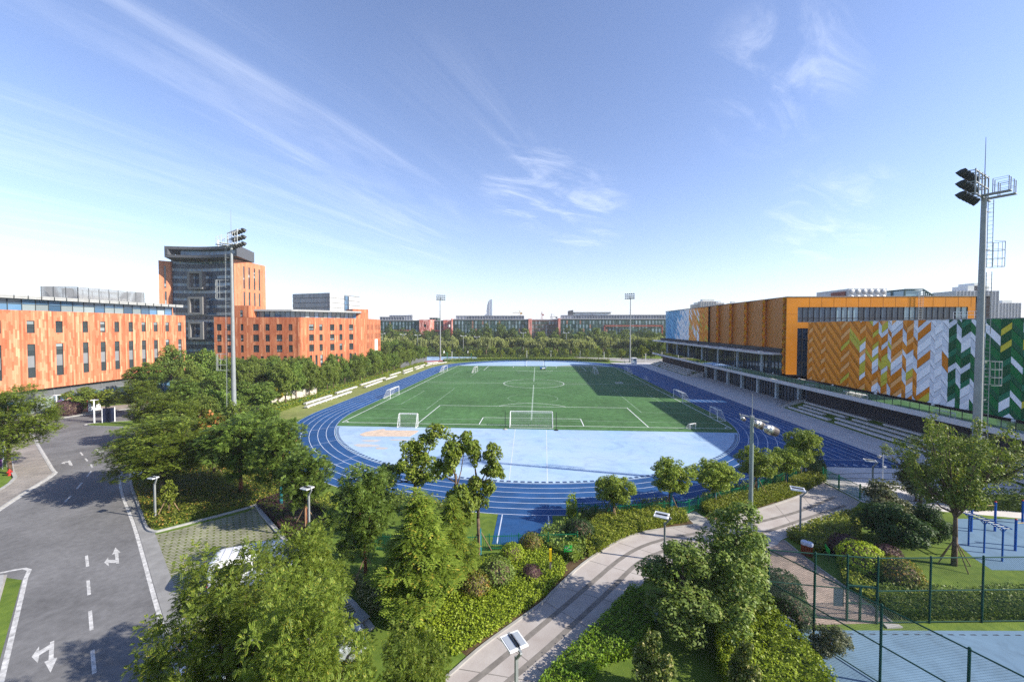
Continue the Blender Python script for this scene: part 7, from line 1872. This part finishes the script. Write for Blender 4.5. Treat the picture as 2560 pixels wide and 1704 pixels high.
# --- the wood beyond the far bend
for k in range(24):
    u = 985+27*k+rs.uniform(-6,6); p = at_d(u, 811, 212+rs.uniform(-5,12))
    plant('young', (p[0],p[1]), rs.uniform(1.7,2.6), rs.uniform(3.1,4.3), 'young yellow green tree in the row behind the far hedge', group='young trees behind the far hedge')
for j, (dep, n) in enumerate(((236,19),(252,21),(270,22))):
    for k in range(n):
        u = 870+(1690-870)*(k+0.5*(j % 2))/n+rs.uniform(-7,7)
        if 1030 < u < 1200 and j == 0: continue
        p = at_d(u, 811, dep+rs.uniform(-5,5)); plant(rs.choice(('willow_a','willow_a','willow_b')), (p[0],p[1]), rs.uniform(4.2,6.6), rs.uniform(4.8,7.2), 'pale silvery willow in the wood beyond the far bend', group='willows in the wood beyond the far bend')
for j, (dep, n, h) in enumerate(((292,26,7.2),(312,25,8.2),(335,24,9.0))):
    for k in range(n):
        u = 870+(1700-870)*(k+0.4*(j % 2))/n+rs.uniform(-8,8); p = at_d(u, 811, dep+rs.uniform(-6,6))
        hill = 1+0.28*math.exp(-((u-1240)/45)**2)+0.18*math.exp(-((u-1480)/50)**2)+0.12*math.exp(-((u-985)/40)**2)
        plant(rs.choice(('far_dark','far_dark','far_dark_b')), (p[0],p[1]), rs.uniform(4.2,6.0), h*hill*rs.uniform(0.85,1.08), 'dark round tree in the back of the wood below the far blocks', group='dark trees at the back of the wood')
for k in range(10):
    p = at_d(880+rs.uniform(0,150), 811, 215+rs.uniform(-18,18)); plant(rs.choice(('mid_a','mid_c')), (p[0],p[1]), rs.uniform(2.6,3.6), rs.uniform(5,6.5), 'leafy tree at the left of the wood beside the red orange block', group='leafy trees at the left of the wood')
for k in range(9):
    p = at_d(1598+rs.uniform(0,75), 811, 205+rs.uniform(0,40)); plant(rs.choice(('mid_a','young','far_dark')), (p[0],p[1]), rs.uniform(2.6,3.6), rs.uniform(4.2,6.5), 'tree at the right of the wood beside the blue end of the hall', group='trees at the right of the wood')

# --- shrubs
def ball(kind, u, v, hw, label): by_base(kind, u, v+hw*0.62, hw*1.14, v-hw*0.06, label, cat='shrub')
def Z7p(x, y): return (1100+x*640/2334, 1274+y*640/2334)
for kd, (x, y), hw, lb in (('ball_red',(835,305),27,'round shrub with orange red tips, rear one in the bright ground cover'),('ball_green',(660,410),29,'round light green shrub left of the red tipped rear one'),('ball_mid',(520,585),40,'largest round dark green shrub in the bright ground cover'),('ball_red',(320,690),36,'round shrub with orange red tips, front left in the bright ground cover'),('ball_purple',(833,590),24,'small round purple shrub near the yellow marker post')):
    u, v = Z7p(x, y); ball(kd, u, v, hw, lb)
for kd, u, v, hw, lb in (('ball_purple',2115,1368,34,'low purple shrub behind the clipped green one in the right bed'),('ball_green',2154,1398,46,'clipped light green dome shrub behind the court fence'),('ball_red',2248,1436,44,'round shrub with golden tips on the lawn behind the court fence'),('ball_purple',2220,1390,30,'small purple shrub between the dome shrub and the lawn'),('ball_deep',1950,1470,46,'clipped green mound inside the corner of the court fence, rear'),('ball_deep',1978,1525,42,'clipped green mound inside the corner of the court fence, front'),('ball_purple',165,1022,26,'purple round shrub behind the convex mirror'),('ball_deep',990,1440,40,'dark low shrub under the staked feathery tree'),('ball_deep',1448,1268+60,34,'dark climbing bush at the corner of the runway fence')):
    ball(kd, u, v, hw, lb)

# --- ground covers and hedges
def inpoly(P, poly_):
    x, y = P[:,0], P[:,1]; ins = np.zeros(len(P), bool); n = len(poly_); j = n-1
    for i in range(n):
        xi, yi = poly_[i]; xj, yj = poly_[j]
        c = ((yi > y) != (yj > y)) & (x < (xj-xi)*(y-yi)/((yj-yi) or 1e-9)+xi); ins ^= c; j = i
    return ins
def cover(name, label, pts, h, dens, leaf, mat, cat=None, kind='stuff', lump=0.25, lumpf=1.3, group=None, core=True, seed=0):
    rg = np.random.default_rng(1000+seed+len(pts)*7); pts = [tuple(p) for p in pts]
    A = abs(sum(pts[i][0]*pts[(i+1)%len(pts)][1]-pts[(i+1)%len(pts)][0]*pts[i][1] for i in range(len(pts))))/2
    a = np.array(pts); lo, hi = a.min(0), a.max(0); n = int(min(60000, dens*A)); box = (hi-lo).prod()
    P = lo+(hi-lo)*rg.random((int(n*box/max(A,1e-3))+10, 2)); P = P[inpoly(P, pts)]
    def und(P): return np.sin(P[:,0]*lumpf*2.1+1.3*np.sin(P[:,1]*lumpf))*np.sin(P[:,1]*lumpf*1.9+0.7)*0.5+np.sin(P[:,0]*lumpf*4.7+2)*np.sin(P[:,1]*lumpf*5.3)*0.5
    z = h*(1+lump*und(P))+rg.normal(size=len(P))*leaf*0.5-leaf*0.2
    Q = np.column_stack([P, np.maximum(0.03, z)]); N = unit(rg.normal(size=Q.shape)*0.55+np.array([0,0,1.0])); Vs = [leafquads(Q, N, leaf, 0.6, 0, rg)]
    per = []
    for i in range(len(pts)):
        p, q = np.array(pts[i]), np.array(pts[(i+1)%len(pts)]); l = np.linalg.norm(q-p); k = int(l*h*dens*0.9)
        if k < 1: continue
        t = rg.random(k)[:,None]; nrm = np.array([(q-p)[1], -(q-p)[0]])/max(l,1e-6); cc = p+(q-p)*t+nrm*rg.normal(size=(k,1))*0.06
        per.append((np.column_stack([cc, h*0.95*rg.random(k)]), nrm))
    for Pp, nrm in per:
        Vs.append(leafquads(Pp, unit(rg.normal(size=Pp.shape)*0.6+np.array([nrm[0]*0.4,nrm[1]*0.4,0.6])), leaf, 0.6, 0, rg))
    V = np.concatenate(Vs); me = quads_mesh(name, V, mat)
    if core:
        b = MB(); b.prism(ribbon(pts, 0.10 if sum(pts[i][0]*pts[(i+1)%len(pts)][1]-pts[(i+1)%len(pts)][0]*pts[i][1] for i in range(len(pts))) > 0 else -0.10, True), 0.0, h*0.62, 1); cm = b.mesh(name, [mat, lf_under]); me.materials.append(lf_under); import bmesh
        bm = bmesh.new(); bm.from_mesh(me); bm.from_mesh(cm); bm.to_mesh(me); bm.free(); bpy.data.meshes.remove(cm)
    o = link(name, me)
    return tag(o, label, cat, group, kind)
def Z(origin, *pp): return [at(origin[0]+x*640/2334, origin[1]+y*640/2334) for x, y in pp]
o7, o2, o4, o5, o6, o6r = (1100,1274), (500,1150), (1400,1060), (1920,950), (0,900), (1920,1274)
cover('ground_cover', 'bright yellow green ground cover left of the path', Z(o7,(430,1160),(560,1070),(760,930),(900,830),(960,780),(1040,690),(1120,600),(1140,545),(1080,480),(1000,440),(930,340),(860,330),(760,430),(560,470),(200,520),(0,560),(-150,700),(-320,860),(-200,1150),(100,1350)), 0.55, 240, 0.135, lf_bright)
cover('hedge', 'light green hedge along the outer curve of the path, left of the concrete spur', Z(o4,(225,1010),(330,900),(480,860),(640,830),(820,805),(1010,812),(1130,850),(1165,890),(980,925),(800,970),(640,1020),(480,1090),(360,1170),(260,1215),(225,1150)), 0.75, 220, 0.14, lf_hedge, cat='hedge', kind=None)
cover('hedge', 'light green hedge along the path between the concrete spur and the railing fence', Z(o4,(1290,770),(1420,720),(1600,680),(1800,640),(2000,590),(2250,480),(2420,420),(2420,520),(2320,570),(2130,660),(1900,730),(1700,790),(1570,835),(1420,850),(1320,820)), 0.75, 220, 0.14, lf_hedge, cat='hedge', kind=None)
cover('shrub_bed', 'dark tangled shrubs behind the lawn sign at the runway end', Z(o4,(-150,1010),(20,960),(180,900),(220,1000),(225,1220),(120,1260),(-60,1200),(-180,1100)), 0.9, 60, 0.20, lf_shrub, lump=0.4)
cover('shrub_bed', 'dark shrubs behind the picket fence on the bend', Z(o4,(80,860),(250,820),(450,810),(700,775),(900,740),(1000,740),(1000,790),(800,800),(480,855),(250,895),(90,900)), 0.85, 60, 0.20, lf_shrub, lump=0.4)
cover('shrub_bed', 'shrubs between the fence and the hedge near the tall pole', Z(o4,(1290,700),(1600,610),(1800,570),(2050,450),(2050,520),(1750,640),(1450,720),(1290,760)), 0.8, 60, 0.20, lf_shrub, lump=0.4)
cover('hedge', 'dark clipped hedge beside the lane numbers at the end of the straight', Z(o5,(350,760),(420,750),(505,830),(510,910),(460,905),(360,840)), 1.5, 70, 0.18, lf_deep, cat='hedge', kind=None)
cover('hedge', 'tall ivy hedge column at the right of the runway end', Z(o4,(85,830),(130,830),(150,900),(60,900)), 2.0, 110, 0.16, lf_bright, cat='hedge', kind=None)
cover('variegated_shrubs', 'cream and green variegated shrub bed beside the parking kerb', Z(o2,(1395,1120),(1500,1100),(1660,1090),(1850,1140),(1960,1280),(1950,1400),(1780,1480),(1600,1440),(1480,1320)), 0.7, 110, 0.15, lf_varieg)
cover('purple_ground_cover', 'dark purple ground cover behind the parking bays', Z(o2,(515,415),(640,360),(800,310),(930,300),(1080,420),(1180,540),(1080,640),(960,720),(830,740),(790,700),(640,530)), 0.45, 95, 0.15, lf_purple, lump=0.12)
cover('photinia_bed', 'golden and reddish photinia ground cover in the bed at the road bend', [at(u,v) for u, v in ((331,1176),(336,1216),(352,1262),(367,1306),(380,1322),(412,1319),(520,1290),(634,1262),(700,1240),(740,1212),(690,1180),(600,1180),(520,1170),(420,1160))], 0.5, 75, 0.19, lf_phot, lump=0.3)
cover('photinia_bed', 'golden shrub cover right of the purple ground cover', Z(o2,(1000,420),(1180,330),(1250,400),(1200,520),(1100,500)), 0.55, 80, 0.18, lf_hedge)
cover('shrub_bed', 'dark green shrubs along the track behind the lawn', [at(u,v) for u, v in ((905,1222),(960,1240),(1050,1262),(1120,1272),(1165,1290),(1165,1312),(1080,1300),(980,1280),(900,1262))], 1.0, 60, 0.22, lf_mid, lump=0.4)
cover('shrub_bed', 'dark green low cover under the conical tree', [at(u,v) for u, v in ((930,1480),(1000,1475),(1060,1500),(1090,1560),(1040,1590),(960,1570),(915,1520))], 0.5, 70, 0.18, lf_shrub, lump=0.3)
cover('photinia_bed', 'golden tipped shrub bed at the fork of the path by the litter bins', Z(o6r,(170,230),(400,150),(640,70),(840,30),(830,130),(840,300),(620,380),(480,400),(330,330),(230,290)), 0.6, 85, 0.18, lf_hedge)
cover('hedge', 'low bright hedge beside the brick path inside the court fence', Z(o6r,(660,590),(760,600),(900,690),(1000,760),(1010,850),(940,870),(820,770),(700,680)), 0.6, 100, 0.16, lf_hedge, cat='hedge', kind=None)
cover('hedge', 'dark green hedge along the far side of the court fence', Z(o6r,(1010,780),(1200,770),(1450,770),(1800,810),(2000,780),(2400,760),(2400,1000),(1950,1000),(1450,1000),(1150,1000),(1030,900)), 0.75, 140, 0.14, lf_shrub, cat='hedge', kind=None)
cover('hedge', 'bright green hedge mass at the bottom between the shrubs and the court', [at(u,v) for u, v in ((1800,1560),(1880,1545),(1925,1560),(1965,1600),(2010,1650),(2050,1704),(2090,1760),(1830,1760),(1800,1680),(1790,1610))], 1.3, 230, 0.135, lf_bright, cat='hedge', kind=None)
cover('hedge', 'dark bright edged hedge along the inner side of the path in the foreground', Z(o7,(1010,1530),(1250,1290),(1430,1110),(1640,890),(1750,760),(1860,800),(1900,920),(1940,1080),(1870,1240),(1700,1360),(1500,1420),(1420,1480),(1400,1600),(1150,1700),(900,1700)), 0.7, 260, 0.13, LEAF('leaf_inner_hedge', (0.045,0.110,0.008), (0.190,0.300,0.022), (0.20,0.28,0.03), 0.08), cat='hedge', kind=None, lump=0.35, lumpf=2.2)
cover('hedge', 'clipped hedge on the far kerb by the display boards', [at(u,v) for u, v in ((180,1030),(205,1024),(222,1020),(238,1010),(232,1002),(205,1012),(178,1020))], 1.2, 40, 0.26, lf_hedge, cat='hedge', kind=None)
cover('hedge', 'hedge along the top of the left bank behind the benches', [(-50.8,4),(-50.6,40),(-50.4,80),(-49.8,112),(-52.0,112),(-52.6,80),(-52.8,40),(-53,5)], 0.9, 26, 0.30, lf_hedge, cat='hedge', kind=None, lump=0.35)
aN = smoothline(arcN, 4); cover('hedge', 'hedge round the far bend of the track', ribbon(aN, 0.3)+ribbon(aN, 2.6)[::-1], 1.2, 18, 0.42, lf_hedge, cat='hedge', kind=None, lump=0.25)
cover('hedge', 'dark hedge behind the fitness pad at the right edge', [at(u,v) for u, v in ((2440,1262),(2500,1258),(2620,1262),(2620,1285),(2500,1276),(2440,1278))], 1.6, 45, 0.22, lf_deep, cat='hedge', kind=None)
cover('undergrowth', 'dark undergrowth under the wood beyond the far hedge', [at_d(u,811,d)[:2] for u, d in ((860,228),(1000,232),(1230,226),(1600,226),(1700,240),(1720,300),(850,300))], 1.2, 1.6, 1.0, lf_dark)
cover('undergrowth', 'green undergrowth under the left tree belt', [(-53,8),(-53,118),(-66,118),(-64,70),(-90,50),(-92,32),(-70,24),(-58,8)], 0.35, 3.0, 0.6, lf_mid, core=False)
# loose leafy twigs poking over the court fence corner
by_base('grey_bush', 2075, 1640, 60, 1600, 'loose twiggy bush growing against the side of the court fence', cat='shrub', name='loose_bush')

# ================================================================== AIR
hz = MB(); hz.box2((-4300,-700,-1.0),(4300,6100,192.0))
m_hz = bpy.data.materials.new('haze'); m_hz.use_nodes = True; nt = m_hz.node_tree; nt.nodes.remove(nt.nodes['Principled BSDF'])
pv = nt.nodes.new('ShaderNodeVolumePrincipled'); pv.inputs['Color'].default_value = (0.82,0.87,1.0,1); pv.inputs['Density'].default_value = 0.00018; pv.inputs['Anisotropy'].default_value = 0.0
nt.links.new(pv.outputs[0], nt.nodes['Material Output'].inputs['Volume'])
tag(hz.build('haze', m_hz), kind='stuff')
